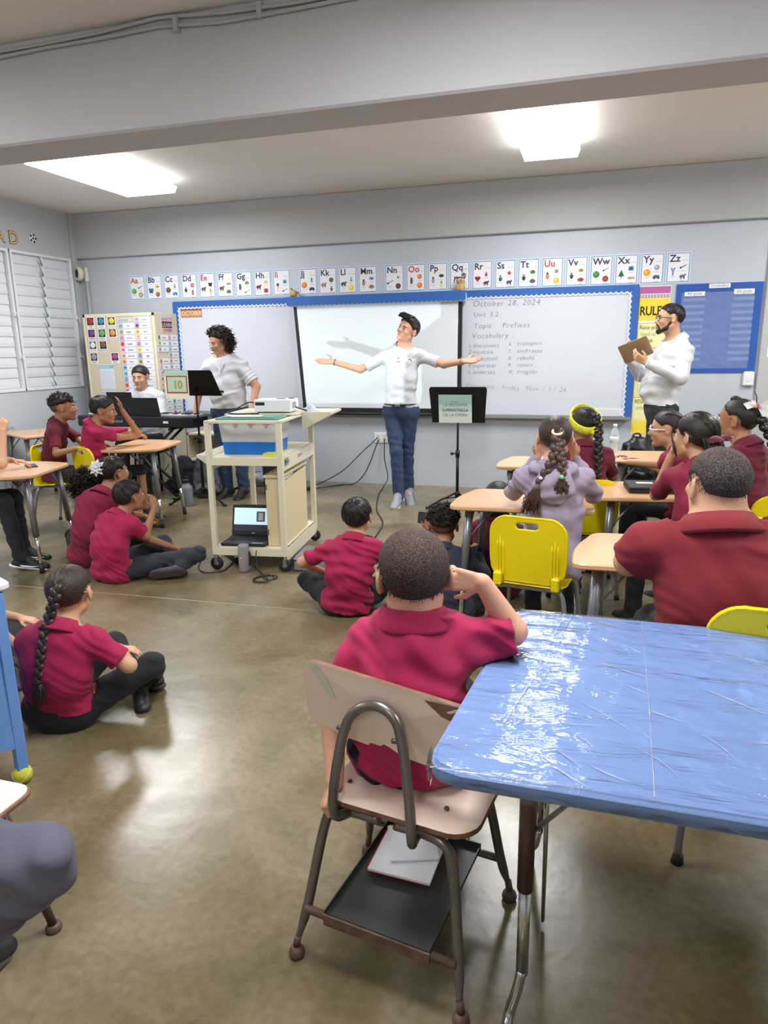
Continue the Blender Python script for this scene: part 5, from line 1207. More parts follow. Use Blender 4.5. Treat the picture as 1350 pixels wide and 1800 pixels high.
for y0, y1, z0, z1, c_, tx in ((.04, .13, .735, .79, (150, 150, 150), 'PARTS'), (.36, .62, .735, .785, (232, 230, 222), 'MEDIA')):
    b = MB(); b.box(W+.016, W+.018, y0, y1, z0, z1, cm(*c_)); put_text(b, tx, (W+.0185, y0+.03, z0+.015), (0, 1, 0), (0, 0, 1), .03, cm(186, 70, 60) if y0 > .2 else INK); b.box(W+.018, W+.0185, y0+.005, y0+.025, z0+.01, z1-.01, cm(206, 90, 80) if y0 > .2 else INK); b.build('sticker', t)
# cream wooden cabinet on the bottom shelf
cart = t
def oncart(x, y, z, rz=0.): 
    c, s_ = math.cos(.13), math.sin(.13); return (-2.485+x*c-y*s_, 4.165+x*s_+y*c, z), .13+rz
L_, r_ = oncart(.365, .06, .166)
t = thing('wood_box', 'cream wooden cupboard box standing on the bottom shelf of the cart', 'box', L_, r_)
b = MB(); b.box(0, .115, 0, .62, 0, .485, CRT2, bev=.003); b.build('box_body', t)
b = MB(); b.box(-.012, .125, -.012, .63, .485, .505, CRT2, bev=.003); b.build('box_lid', t)
b = MB(); b.box(.116, .121, .01, .61, .01, .47, CRT2, bev=.002); b.build('side_panel', t)
for z in (.1, .42): b = MB(); b.box(.004, .010, -.004, .002, z-.02, z+.02, BRZ); b.build('hinge', t)
b = MB(); b.tube([(.1225, .3, .478), (.1225, .42, .478)], .004, BRZ, 6); b.tube([(.1225, .03, .462), (.1225, .58, .480)], .003, BRZ, 6); b.build('latch_rod', t)
# laptop
LAPB = mat('laptop_black', (34, 35, 38), .35); KEY = mat('laptop_key', (20, 20, 22), .5); SCRN = mat('laptop_screen_light', (176, 206, 236), .4, emit=.9)
def laptop(label, loc, rz, opened=True, w_=.34, d_=.235):
    t = thing('laptop', label, 'laptop', loc, rz)
    b = MB(); b.prism(rrect(-w_/2, w_/2, 0, d_, .012, 3), .002, .020, LAPB, bev=.003); b.build('laptop_base', t)
    if opened:
        b = MB()
        for r in range(5):
            for k in range(13): b.box(-w_/2+.02+k*.0235, -w_/2+.040+k*.0235, .095+r*.0235, .115+r*.0235, .020, .0225, KEY)
        b.build('keyboard', t); b = MB(); b.box(-.05, .05, .02, .075, .0195, .0205, cm(44, 45, 48)); b.box(.06, .14, .02, .035, .0197, .0207, cm(190, 190, 192)); b.build('touchpad', t)
        T = Matrix.Translation((0, d_-.006, .02)) @ Matrix.Rotation(math.radians(-16), 4, 'X')
        b = MB(); b.prism(rrect(-w_/2, w_/2, 0, .225, .01, 3), 0, .012, LAPB, T @ Matrix.Rotation(PI/2, 4, 'X') @ Matrix.Translation((0, 0, -.006)), bev=.002); o = b.build('laptop_lid', t)
        b = MB(); q = lambda x, z, y=-.0075: tuple(T @ Vector((x, y, z))); b.quad(q(-.15, .035), q(.15, .035), q(.15, .20), q(-.15, .20), SCRN); b.quad(q(-.15, .03, -.0078), q(.15, .03, -.0078), q(.15, .078, -.0078), q(-.15, .078, -.0078), cm(64, 70, 82, .3)); b.quad(q(.02, .10, -.008), q(.085, .10, -.008), q(.085, .175, -.008), q(.02, .175, -.008), cm(110, 112, 122)); b.quad(q(.035, .11, -.0082), q(.07, .11, -.0082), q(.07, .165, -.0082), q(.035, .165, -.0082), cm(206, 206, 210)); b.build('screen', o)
        b = MB(); b.box(-.012, .012, 0, .001, 0, .006, CHR, T @ Matrix.Translation((0, -.008, .014))); b.build('emblem', o)
    else:
        b = MB(); b.prism(rrect(-w_/2, w_/2, 0, d_, .012, 3), .021, .032, LAPB, bev=.003); b.build('laptop_lid', t)
        b = MB(); b.box(-.11, -.02, .13, .17, .032, .0328, WH); b.build('sticker', t)
    return t
L_, r_ = oncart(.19, .02, .167); laptop('open black laptop with lit screen on the bottom shelf of the cart', L_, r_, True, .33)
laptop('closed black laptop lying on a maple desk at the right', (.39, 4.03, .702), .1, False)
# storage bin
t = thing('storage_bin', 'clear plastic bin with blue lower band and green lid on the cart', 'bin', *oncart(.235, .10, .802)); BC = mat('bin_clear_plastic', (232, 236, 240), .25, alpha=.55); BBL = mat('bin_blue', (24, 112, 204), .3)
def frus(b, hx0, hx1, hy0, hy1, z0, z1, m, yc=.19):
    v = [(-hx0, yc-hy0, z0), (hx0, yc-hy0, z0), (hx0, yc+hy0, z0), (-hx0, yc+hy0, z0), (-hx1, yc-hy1, z1), (hx1, yc-hy1, z1), (hx1, yc+hy1, z1), (-hx1, yc+hy1, z1)]
    b.add(v, [(3, 2, 1, 0), (4, 5, 6, 7), (0, 1, 5, 4), (1, 2, 6, 5), (2, 3, 7, 6), (3, 0, 4, 7)], m)
b = MB(); frus(b, .182, .188, .152, .156, 0, .085, BBL); b.build('blue_band', t); b = MB(); frus(b, .190, .205, .158, .172, .086, .232, BC); b.build('clear_body', t)
b = MB(); frus(b, .17, .185, .14, .15, .088, .20, cm(228, 224, 226)); b.build('papers_inside', t)
b = MB(); b.prism(rrect(-.225, .225, 0, .39, .02, 3), .233, .252, mat('bin_lid_green', (100, 150, 138), .4), bev=.005); b.prism(rrect(-.19, .19, .03, .36, .02, 3), .252, .257, mat('bin_lid_green2', (112, 160, 148), .4), bev=.002); b.build('lid', t)
b = MB(); rs = random.Random(2)
for k in range(3): 
    cx = -.08+.11*k; b.tube([(cx+.02*math.cos(a)*(.6+.4*math.sin(3*a)), .013-.003, .20+.014*math.sin(a)) for a in [i*PI/6 for i in range(12)]], .0022, cm(196, 96, 80), 4, closed=True)
b.build('red_marks', t)
L_, r_ = oncart(.20, .20, 1.0605); b = MB(); b.box(-.09, .12, -.06, .05, 0, .002, cm(226, 230, 190)); b.box(-.14, .02, -.03, .07, .002, .003, WH); o = b.build('paper_sheet'); o.location = L_; o.rotation_euler.z = r_+.1; tag(o, 'loose papers lying on the green bin lid', 'paper')
L_, r_ = oncart(.40, .10, .801); b = MB(); b.box(-.035, .06, -.06, .14, 0, .012, cm(216, 206, 70)); b.box(-.03, .05, -.05, .12, .012, .02, cm(190, 196, 90)); o = b.build('sticky_notes'); o.location = L_; o.rotation_euler.z = r_-.15; tag(o, 'yellow note pads on the middle shelf beside the bin', 'note pads')
# projector
t = thing('projector', 'white projector on the top shelf of the cart', 'projector', *oncart(.33, .50, 1.063)); PJ = mat('projector_white', (236, 237, 240), .35)
b = MB(); b.prism(rrect(-.14, .14, -.10, .12, .02, 3), .008, .095, PJ, bev=.006); b.build('projector_body', t)
b = MB(); b.box(-.125, -.055, -.104, -.098, .055, .078, INK, bev=.002); b.build('vent', t); b = MB(); b.box(.0, .06, .0, .05, .0945, .097, cm(60, 60, 64), bev=.001); b.box(.08, .12, .04, .08, .0945, .098, cm(40, 40, 44)); b.build('button_panel', t)
b = MB(); b.tube([(.04, .115, .055), (.04, .135, .055)], .026, RUB, 14); b.tube([(.04, .135, .055), (.04, .137, .055)], .020, mat('lens_glass', (120, 140, 170), .05), 14); b.build('lens', t)
b = MB(); [b.cyl((x, y, 0), .012, .009, RUB, 8) for x, y in ((-.11, -.07), (.11, -.07), (0, .09))]; b.build('foot', t)
for k in range(5): b = MB(); b.box(.138, .1415, -.06+.02*k, -.05+.02*k, .03, .075, cm(150, 152, 156)); b.build('side_vent', t)
t = None
b = MB(); rs = np.random.RandomState(8)
vs = [(.07*math.cos(a)*(.7+.5*rs.rand())*f, .05*math.sin(a)*(.7+.5*rs.rand())*f, .0+.05*(1-f)*(.6+.8*rs.rand())) for f in (1, .66, .33) for a in [k*PI/6 for k in range(12)]]+[(0, 0, .055)]
b.add(vs, [(j*12+i, j*12+(i+1) % 12, (j+1)*12+(i+1) % 12, (j+1)*12+i) for j in range(2) for i in range(12)]+[(24+i, 24+(i+1) % 12, 36) for i in range(12)], mat('crumpled_bag', (214, 220, 232), .3)); o = b.build('plastic_bag'); o.location = oncart(.555, .62, 1.063)[0]; tag(o, 'crumpled white plastic bag on the wing of the cart', 'bag')
# cylinder speaker, grey case, water bottle, power strip, subwoofer
GF = mat('grey_fabric', (128, 130, 134), .9, bump=(240, .7, .003), var=(90, .22)); SPK = mat('speaker_lavender_grey', (150, 146, 152), .8, bump=(300, .5, .002))
t = thing('bluetooth_speaker', 'small upright grey cylinder speaker on the floor under the cart', 'speaker', (-2.27, 4.165, 0)); b = MB(); b.lathe([(0, 0), (.030, 0), (.037, .006), (.039, .02), (.039, .178), (.037, .19), (.030, .196), (0, .196)], SPK, 24); b.build('speaker_body', t)
b = MB(); b.box(-.008, .008, -.0405, -.038, .098, .118, cm(214, 110, 60)); b.box(-.004, .004, -.041, -.040, .102, .114, WH); b.build('badge', t); b = MB(); b.tube([(.037, .0, .05), (.046, .0, .07), (.046, 0, .13), (.037, 0, .15)], .008, RUB, 8); b.build('carry_loop', t)
t = thing('projector_case', 'grey fabric carrying case lying on the floor right of the cart', 'case', (-1.94, 4.235, 0), .13); b = MB(); b.box(0, .20, 0, .31, .0, .108, GF, bev=.018); b.build('case_body', t); b = MB(); b.tube([(0.0, -.001, .086), (.20, -.001, .086)], .004, RUB, 6); b.tube([(-.001, 0, .086), (-.001, .31, .086)], .004, RUB, 6); b.box(-.002, .012, -.004, .003, .04, .092, RUB); b.build('zipper', t)
t = thing('water_bottle', 'grey metal water bottle standing on the floor by the music stand', 'bottle', (-3.845, 5.965, 0)); b = MB(); b.lathe([(0, 0), (.056, 0), (.060, .008), (.060, .175), (.054, .20), (.034, .222), (.032, .24), (0, .24)], mat('bottle_grey', (128, 134, 144), .5), 22); b.build('bottle_body', t)
b = MB(); b.lathe([(0, .235), (.037, .235), (.038, .262), (.034, .268), (0, .268)], RUB, 18); b.tube([(-.022, 0, .265), (-.02, 0, .29), (.02, 0, .29), (.022, 0, .265)], .006, RUB, 6); b.build('cap', t)
b = MB(); b.lathe([(.0605, .06), (.0608, .06), (.0608, .13), (.0605, .13)], WH, 22, Matrix.Identity(4)); vv = b.v; b = MB(); b.add([(.0612*math.cos(a), .0612*math.sin(a), z) for a in [-2.1+.1*k for k in range(7)] for z in (.07, .135)], [(2*i, 2*i+2, 2*i+3, 2*i+1) for i in range(6)], cm(190, 200, 214), True); b.build('label', t)
t = thing('subwoofer', 'black speaker box on the floor behind the cart', 'speaker', (-3.20, 6.72, 0), .05); b = MB(); b.box(-.11, .11, -.12, .14, .01, .36, INK, bev=.008); b.build('cabinet', t); b = MB(); b.lathe([(0, 0), (.07, 0), (.085, .006), (.09, 0)], RUB, 20, Matrix.Translation((0, -.121, .17)) @ Matrix.Rotation(PI/2, 4, 'X')); b.build('speaker_cone', t)
t = thing('power_strip', 'black power strip lying on the floor under the left side of the cart', 'power strip', (-2.50, 4.42, 0), -.75); b = MB(); b.box(-.15, .15, -.03, .03, 0, .04, INK, bev=.006); b.build('strip_body', t)
for k in range(5): b = MB(); b.box(-.12+.05*k, -.085+.05*k, -.018, .018, .0395, .042, cm(206, 206, 206)); b.build('socket', t)
t = thing('cable_adapter', 'small black plug adapter on the floor against the front wall', 'adapter', (-2.98, 6.96, 0), .1); b = MB(); b.box(-.07, .07, -.025, .025, .0, .035, INK, bev=.006); b.build('adapter_body', t); b = MB(); b.box(-.09, -.07, -.012, .012, .008, .026, cm(70, 70, 74)); b.build('plug', t)
CABL = mat('cable_black', (24, 24, 26), .5)
def cable(pts, label, r=.0055, n=7, name='power_cable', m=None):
    b = MB(); b.tube(smoothpath(pts, n), r, m or CABL, 6); return tag(b.build(name), label, 'cable')
g = .006
cable([(-2.30, 7.475, .535), (-2.33, 7.44, .50), (-2.45, 7.36, .38), (-2.66, 7.25, .17), (-2.9, 7.1, .04), (-3.05, 6.7, g), (-3.1, 6.6, g), (-2.9, 6.2, g), (-2.78, 5.5, g)], 'upper black cable running from the wall outlet left to the cart')
cable([(-2.29, 7.478, .51), (-2.32, 7.45, .42), (-2.38, 7.42, .25), (-2.46, 7.40, .10), (-2.56, 7.36, .012), (-2.7, 7.30, g), (-2.88, 6.98, .016)], 'lower black cable sagging from the wall outlet to the plug adapter')
cable([(-2.222, 7.478, .52), (-2.215, 7.45, .46), (-2.21, 7.43, .3), (-2.16, 7.38, .1), (-2.17, 7.25, .02), (-2.12, 6.9, g), (-1.93, 6.2, g), (-1.72, 5.7, g), (-1.64, 5.2, g), (-1.60, 5.0, g), (-1.67, 4.9, g), (-1.80, 5.05, g), (-1.78, 5.25, g), (-1.66, 5.22, g), (-1.63, 5.0, .012), (-1.76, 4.75, g), (-1.86, 4.65, g), (-2.05, 4.35, g)], 'long black cable from the outlet down across the floor past the dancing man')
cable([(-2.70, 4.30, g), (-2.62, 4.14, g), (-2.52, 4.06, g), (-2.42, 4.12, g), (-2.44, 4.3, g), (-2.47, 4.45, .02)], 'thin cable looping on the floor by the left front caster', .004)
cable([(-2.19, 4.2, .16), (-2.16, 4.13, .10), (-2.12, 4.08, .04), (-2.05, 4.03, g), (-1.98, 4.06, g), (-2.02, 4.12, g), (-2.10, 4.06, g), (-2.11, 3.99, g), (-2.02, 3.97, .011), (-1.99, 4.05, .013), (-2.07, 4.1, .012), (-2.13, 4.03, g), (-2.08, 3.95, g), (-2.0, 3.98, .015), (-2.16, 4.17, g), (-2.24, 4.24, .02)], 'tangled thin cable on the floor between the casters of the cart', .0035)
L_ = oncart(.10, .42, 1.10)[0]
cable([oncart(.20, .50, 1.12)[0], oncart(.13, .47, 1.135)[0], oncart(.04, .44, 1.09)[0], oncart(.0, .38, 1.07)[0], oncart(.1, .30, 1.066)[0], oncart(.25, .34, 1.066)[0]], 'short cable plugged into the projector', .005)
cable([oncart(.47, .52, 1.10)[0], oncart(.50, .50, 1.09)[0], oncart(.54, .56, 1.07)[0], oncart(.50, .62, 1.07)[0]], 'short cable at the back side of the projector', .005)
# ---- music stands
MSB = mat('stand_black', (20, 21, 24), .4, .3)
def music_stand(label, loc, rz, h_, tilt, foot_r=.33, wide=.50, yaw=0.):
    t = thing('music_stand', label, 'music stand', loc, rz)
    b = MB(); b.tube([(0, 0, .12), (0, 0, h_*.58)], .0145, MSB, 10); b.build('lower_tube', t); b = MB(); b.tube([(0, 0, h_*.55), (0, 0, h_)], .010, MSB, 10); b.build('upper_tube', t)
    b = MB(); b.tube([(0, 0, h_*.53), (0, 0, h_*.60)], .021, MSB, 10); b.tube([(0, 0, h_*.565), (-.045, 0, h_*.565)], .006, MSB, 8); b.cyl((-.055, 0, h_*.565-.012), .014, .024, MSB, 8); b.build('clamp_knob', t)
    b = MB(); b.tube([(0, 0, .10), (0, 0, .16)], .022, MSB, 10); b.build('hub', t)
    for k in range(3):
        a = yaw+k*2*PI/3; c_, s_ = math.cos(a), math.sin(a)
        b = MB(); b.tube([(c_*.015, s_*.015, .145), (c_*foot_r*.55, s_*foot_r*.55, .085), (c_*foot_r, s_*foot_r, .014)], .010, MSB, 8); b.tube([(c_*.015, s_*.015, .105), (c_*foot_r*.45, s_*foot_r*.45, .095)], .006, MSB, 6); o = b.build('leg', t)
        b = MB(); b.tube([(c_*(foot_r-.02), s_*(foot_r-.02), .018), (c_*(foot_r+.02), s_*(foot_r+.02), .012)], .0125, RUB, 8); b.build('rubber_foot', o)
    T = Matrix.Translation((0, 0, h_)) @ Matrix.Rotation(tilt, 4, 'X'); hw = wide/2
    b = MB(); b.prism([(-hw*.92, -.11), (hw*.92, -.11), (hw, .20), (hw*.96, .225), (-hw*.96, .225), (-hw, .20)], -.004, .0, MSB, T @ Matrix.Rotation(PI/2, 4, 'X'), bev=.001); b.build('desk_plate', t)
    b = MB(); b.box(-hw*.92, hw*.92, .0, .055, -.114, -.110, MSB, T); b.box(-hw*.92, hw*.92, .053, .055, -.114, -.095, MSB, T); b.build('lip', t)
    b = MB(); b.box(-.03, .03, .002, .03, -.06, .04, MSB, T, bev=.004); b.build('bracket', t)
    return t, T
# the lip of each plate faces the player (away from the camera)
t, T = music_stand('black music stand holding a framed number 10 sign beside the woman', (-3.755, 6.13, 0), .0, 1.16, .72, .33, .53, 3.8)
T = Matrix.Translation((-.005, -.165, 1.115))
sg = thing('number_sign', 'mint and cream sign with the number 10 taped to the music stand', 'sign', (-3.755, 6.13, 0), .0); 
GRN = mat('sign_mint', (176, 214, 198), .6); CRE = mat('sign_cream', (238, 232, 214), .6)
b = MB(); x0, x1, z0, z1 = -.225, .035, -.055, .215
b.box(x0, x1, -.008, -.005, z0, z1, CRE, T); b.box(x0, x1, -.009, -.008, z1-.045, z1, GRN, T); b.build('sign_sheet', sg)
b = MB(); b.box(x0+.02, x1-.012, -.0095, -.008, .0, .165, cm(96, 52, 44), T); b.box(x0+.028, x1-.02, -.0102, -.0095, .008, .157, cm(214, 150, 84), T); b.box(x0+.034, x1-.026, -.0108, -.0102, .014, .151, cm(186, 214, 196), T); b.build('printed_frame', sg)
b = MB(); put_text(b, '10', T @ Vector((-.135, -.0112, .045)), (1, 0, 0), T.to_3x3() @ Vector((0, 0, 1)), .105, cm(60, 60, 40), thin=.03); put_text(b, '10', T @ Vector((-.135, -.0118, .045)), (1, 0, 0), T.to_3x3() @ Vector((0, 0, 1)), .105, cm(206, 190, 50), thin=.0); b.build('lettering', sg)
t, T = music_stand('black music stand with an opera sign right of the dancing man', (-1.20, 6.47, 0), .03, .93, .16, .29, .54, 3.55)
sg = thing('opera_sign', 'mint and white sign about an opera superstar hanging on the music stand', 'sign', (-1.20, 6.47, 0), .03); T = Matrix.Translation((0, -.035, 0)) @ T; b = MB(); x0, x1, z0, z1 = -.175, .135, -.11, .155
b.box(x0, x1, -.008, -.005, z0, z1, mat('sign_white_mint', (222, 232, 230), .5), T); b.box(x0, x1, -.0088, -.008, z1-.09, z1, cm(158, 196, 186, .5), T); b.box(x0, x1, -.0086, -.008, z1-.15, z1-.09, cm(196, 220, 212, .5), T); b.build('sign_sheet', sg)
b = MB(); yd = T.to_3x3() @ Vector((0, 0, 1)); gk = cm(74, 110, 104)
for z, s_, sz, th in ((.085, 'The Opera', .018, 0), (.045, 'LA PR\u00d3XIMA', .040, -.005), (.0, 'SUPERESTRELLA', .036, .018), (-.045, 'DE LA \u00d3PERA', .038, -.005)): put_text(b, s_, T @ Vector((-.02, -.0095, z)), (1, 0, 0), yd, sz, gk, thin=th, align='CENTER', space=.95 if th > 0 else 1.0)
b.build('lettering', sg)
# ---- digital piano, its stand, rest, bags behind
PNO = mat('piano_black', (24, 25, 29), .35); t = thing('digital_piano', 'black digital piano with music rest in front of the seated man', 'piano', (-4.52, 6.14, 0), -.02)
b = MB(); b.box(-.70, .70, 0, .30, .755, .865, PNO, bev=.012); b.build('piano_body', t)
b = MB(); b.box(-.66, .66, .13, .295, .866, .880, WH); b.build('white_keys', t)
for k in range(36):
    if k % 7 in (2, 6): continue
    b = MB(); b.box(-.645+.0365*k, -.630+.0365*k, .14, .23, .880, .892, INK); b.build('black_key', t)
b = MB(); put_text(b, 'Roland', (-.26, -.0015, .80), (1, 0, 0), (0, 0, 1), .048, cm(170, 172, 176)); b.build('brand_lettering', t)
b = MB(); b.box(-.0, .012, -.002, 0, .81, .822, WH); b.box(.36, .42, -.002, 0, .80, .822, WH); b.build('sticker', t)
b = MB(); T = Matrix.Translation((0, .04, .865)) @ Matrix.Rotation(.12, 4, 'X'); b.prism([(-.30, 0), (.31, 0), (.295, .19), (-.285, .19)], -.006, .004, PNO, T @ Matrix.Rotation(PI/2, 4, 'X'), bev=.002); b.build('music_rest', t)
b = MB(); T2 = Matrix.Translation((-.17, .06, .865)) @ Matrix.Rotation(.12, 4, 'X'); b.box(-.15, .15, .0, .012, .05, .245, PNO, T2, bev=.003); o = b.build('tablet'); o.matrix_world = Matrix.Translation((-4.52, 6.14, 0)); tag(o, 'black tablet standing on the piano music rest', 'tablet')
t = thing('piano_stand', 'black crossed metal stand under the digital piano', 'stand', (-4.52, 6.14, 0))
for yy in (.06, .24):
    b = MB(); b.tube([(-.42, yy, .02), (.42, yy, .73)], .015, MSB, 8); b.build('cross_leg', t); b = MB(); b.tube([(.42, yy, .02), (-.42, yy, .73)], .015, MSB, 8); b.build('cross_leg', t)
for x in (-.42, .42):
    b = MB(); b.tube([(x, -.02, .02), (x, .32, .02)], .015, MSB, 8); b.build('floor_bar', t); b = MB(); b.tube([(x, -.01, .74), (x, .31, .74)], .013, MSB, 8); b.build('support_bar', t)
b = MB(); b.lathe([(0, 0), (.035, 0), (.035, .06), (0, .06)], MSB, 12, Matrix.Translation((0, .12, .375)) @ Matrix.Rotation(PI/2, 4, 'X')); b.build('pivot', t)
# stool for the pianist
t = thing('piano_stool', 'black stool under the seated pianist', 'stool', (-4.72, 6.72, 0)); b = MB(); b.box(-.2, .2, -.17, .17, .42, .49, MSB, bev=.02); b.build('seat', t)
for sx in (-1, 1):
    for sy in (-1, 1): b = MB(); b.tube([(sx*.15, sy*.12, .42), (sx*.17, sy*.14, 0)], .012, MSB, 8); b.build('leg', t)
def bag(label, loc, rz, size, m, m2):
    sx, sy, sz = size; t = thing('backpack', label, 'bag', loc, rz); F = Field()
    F.ecap((0, 0, sz*.22), (0, 0, sz*.72), sx*.5, sx*.42, (1, 0, 0), sy/sx, .02); F.cap((-sx*.25, -sy*.5, sz*.25), (sx*.25, -sy*.5, sz*.25), sx*.16, sx*.16, .03); F.disp += [lump(28, .006, 1.), folds((0, 0, 1), (1, 0, 0), 9, .005)]; F.cut((0, 0, .0), (0, 0, -1))
    fld('bag_body', F, .011, m, t, (0, 0, 0)); b = MB(); b.tube(smoothpath([(-sx*.12, 0, sz*.95), (-sx*.08, 0, sz*1.12), (sx*.08, 0, sz*1.12), (sx*.12, 0, sz*.95)], 4), .008, m2, 6); b.build('handle', t)
    b = MB(); [b.tube(smoothpath([(q*sx*.3, -sy*.45, sz*.9), (q*sx*.42, -sy*.75, sz*.5), (q*sx*.35, -sy*.5, sz*.1)], 4), .014, m2, 6, flat=.3) for q in (-1, 1)]; b.build('strap', t); b = MB(); b.tube([(-sx*.3, -sy*.62, sz*.42), (sx*.3, -sy*.62, sz*.42)], .005, m2, 6); b.build('zipper', t)
    return t
bag('grey and black backpack on the floor right of the piano stand', (-3.86, 6.42, 0), .4, (.34, .2, .44), mat('bag_grey', (104, 108, 116), .8), INK)
bag('dark backpack slumped under the digital piano', (-4.28, 6.62, 0), -.3, (.36, .24, .34), mat('bag_dark', (38, 40, 46), .8), RUB)
bag('pale grey bag leaning on the front wall behind the woman', (-3.66, 7.12, 0), .1, (.36, .2, .42), mat('bag_pale', (176, 180, 192), .8), mat('bag_navy', (60, 70, 100), .8))
b = MB()
for k in range(4): b.box(-.13, .13, -.1, .1, .02*k, .02*k+.018, cm(*[(206, 206, 200), (226, 200, 60), (190, 194, 204), (214, 214, 190)][k]), Matrix.Rotation(.15*k, 4, 'Z'))
o = b.build('paper_stack'); o.location = (-3.99, 6.60, .36); 
t = thing('book_shelf', 'low beige shelf of papers behind the music stand', 'shelf', (-4.05, 6.95, 0)); b = MB(); b.box(-.28, .28, -.14, .14, .0, .02, CABM); b.box(-.28, .28, -.14, .14, .31, .33, CABM); b.box(-.28, .28, -.14, .14, .60, .62, CABM); b.box(-.28, -.26, -.14, .14, 0, .62, CABM); b.box(.26, .28, -.14, .14, 0, .62, CABM); b.box(-.28, .28, .12, .14, 0, .62, CABM); b.build('shelf_frame', t)
o.location = (-4.05, 6.93, .332); tag(o, 'stack of coloured papers on the low shelf', 'papers', kind=None)
for k in range(9):
    c_ = [(196, 60, 60), (60, 110, 170), (226, 196, 60), (230, 230, 226), (70, 140, 90), (150, 90, 150), (214, 130, 60), (210, 214, 220), (110, 120, 140)][k]
    b = MB(); b.box(0, .035, -.10, .09, 0, .22+.01*(k % 3), cm(*c_), bev=.002); b.box(.003, .032, -.098, .088, .002, .215, WH); o = b.build('book'); o.location = (-4.29+.052*k, 6.93, .022); tag(o, '%s book standing on the lower shelf behind the piano' % ['red', 'blue', 'yellow', 'white', 'green', 'purple', 'orange', 'pale grey', 'slate grey'][k], 'book', 'books on the low shelf')
# ---- small things on desks
b = MB(); b.prism(rrect(-.035, .035, -.075, .075, .01, 3), 0, .008, cm(30, 32, 36, .3), bev=.001); o = b.build('phone'); o.location = (-3.93, 4.10, .7005); o.rotation_euler.z = .9; tag(o, 'dark phone lying on the maple desk at the left edge', 'phone')
b = MB(); b.tube([(0, 0, .004), (.15, 0, .004)], .004, cm(226, 170, 60), 6); b.tube([(.15, 0, .004), (.165, 0, .004)], [.004, .001], cm(226, 200, 160), 6); b.tube([(-.012, 0, .004), (0, 0, .004)], .004, cm(214, 120, 120), 6); o = b.build('pencil'); o.location = (-5.60, 6.02, .7005); o.rotation_euler.z = -.9; tag(o, 'yellow pencil lying on the desk under the window', 'pencil')
t = thing('water_bottle', 'clear plastic water bottle on the far desk before the whiteboard', 'bottle', (.18, 5.66, .7005)); PET = mat('clear_pet', (216, 226, 234), .08, alpha=.42)
b = MB(); b.lathe([(0, .002), (.028, 0), (.032, .01), (.031, .05), (.033, .055), (.031, .10), (.033, .13), (.026, .165), (.013, .185), (.013, .195)], PET, 18); b.build('bottle_body', t); b = MB(); b.lathe([(0, .212), (.015, .212), (.016, .195), (0, .193)], WH, 14); b.build('cap', t); b = MB(); b.lathe([(.0325, .07), (.0335, .07), (.0335, .12), (.0325, .12)], cm(196, 214, 226), 18); b.build('label', t)
bag('black backpack hanging low beside the girl in white glasses', (.36, 5.95, .40), .3, (.30, .2, .36), MSB, RUB)
# ------------------------------------------------------------------ posed figures
def ik(S_, W, l1, l2, hint):
    S_, W = A(*S_), A(*W); v = W-S_; d = np.linalg.norm(v); n = v/d; d = min(d, (l1+l2)*.995); a = (l1*l1-l2*l2+d*d)/(2*d); h_ = math.sqrt(max(l1*l1-a*a, 0))
    p = A(*hint); p = nrm(p-n*(p@n)); return S_+n*a+p*h_, S_+n*d
def pose(head, pel, yaw, s, sit='chair', tilt=(0, 0), wr=None, seat=.40, slouch=.0, sw=.162, hint=None, ov=None, fat=1.):
    """head: head centre; pel: pelvis (x, y[, z]); wr: wrists in world or None; yaw 0 faces +y"""
    f = A(-math.sin(math.radians(yaw)), math.cos(math.radians(yaw)), 0); r = A(f[1], -f[0], 0); u = A(0, 0, 1); H_ = A(*head)
    z = dict(chair=seat+.085*s*fat, floor=.10*s*fat, stand=.93*s)[sit]; P_ = A(pel[0], pel[1], pel[2] if len(pel) > 2 else z)
    nk = H_-u*.148*s-f*(.045+tilt[0])*s-r*tilt[1]*s
    up = nrm(nk-P_); J = dict(head=H_, pelvis=P_, neck=nk, mid=(P_*.5+nk*.5)-f*slouch*s)
    J['shL'] = nk-up*.082*s-r*sw*s+f*.01*s; J['shR'] = nk-up*.082*s+r*sw*s+f*.01*s
    wr = wr or {}; hint = hint or {}
    for q, sg in (('L', -1), ('R', 1)):
        w_ = wr.get(q); w_ = A(*w_) if w_ is not None else J['sh'+q]+f*.27*s+r*sg*.02*s-u*.33*s
        J['el'+q], J['wr'+q] = ik(J['sh'+q], w_, .265*s, .235*s, hint.get(q, -u+r*sg*.5-f*.3))
        J['hip'+q] = P_+r*sg*.085*s-u*.01*s
        if sit == 'chair':
            k = J['hip'+q]+f*.40*s+r*sg*.04*s; k[2] = seat+.07*s; a = k+f*.02*s; a[2] = .075*s; t = a+f*.2*s; t[2] = .03
        elif sit == 'floor':
            k = J['hip'+q]+f*.26*s+r*sg*.26*s; k[2] = .17*s; a = P_+f*(.36 if q == 'L' else .30)*s-r*sg*.10*s; a[2] = .065*s; t = a-r*sg*.16*s+f*.05*s; t[2] = .045*s
        else:
            k = J['hip'+q]+r*sg*.01*s+f*.02*s; k[2] = .50*s; a = k-f*.03*s; a[2] = .085*s; t = a+f*.2*s; t[2] = .03
        J['kn'+q], J['an'+q], J['to'+q] = k, a, t
    for k, v in (ov or {}).items(): J[k] = A(*v)
    return J
MAG = cloth('polo_magenta', (164, 22, 74)); MAR = cloth('polo_maroon', (106, 24, 46)); DRD = cloth('polo_dark_red', (124, 24, 36)); WINE = cloth('polo_wine', (138, 28, 62))
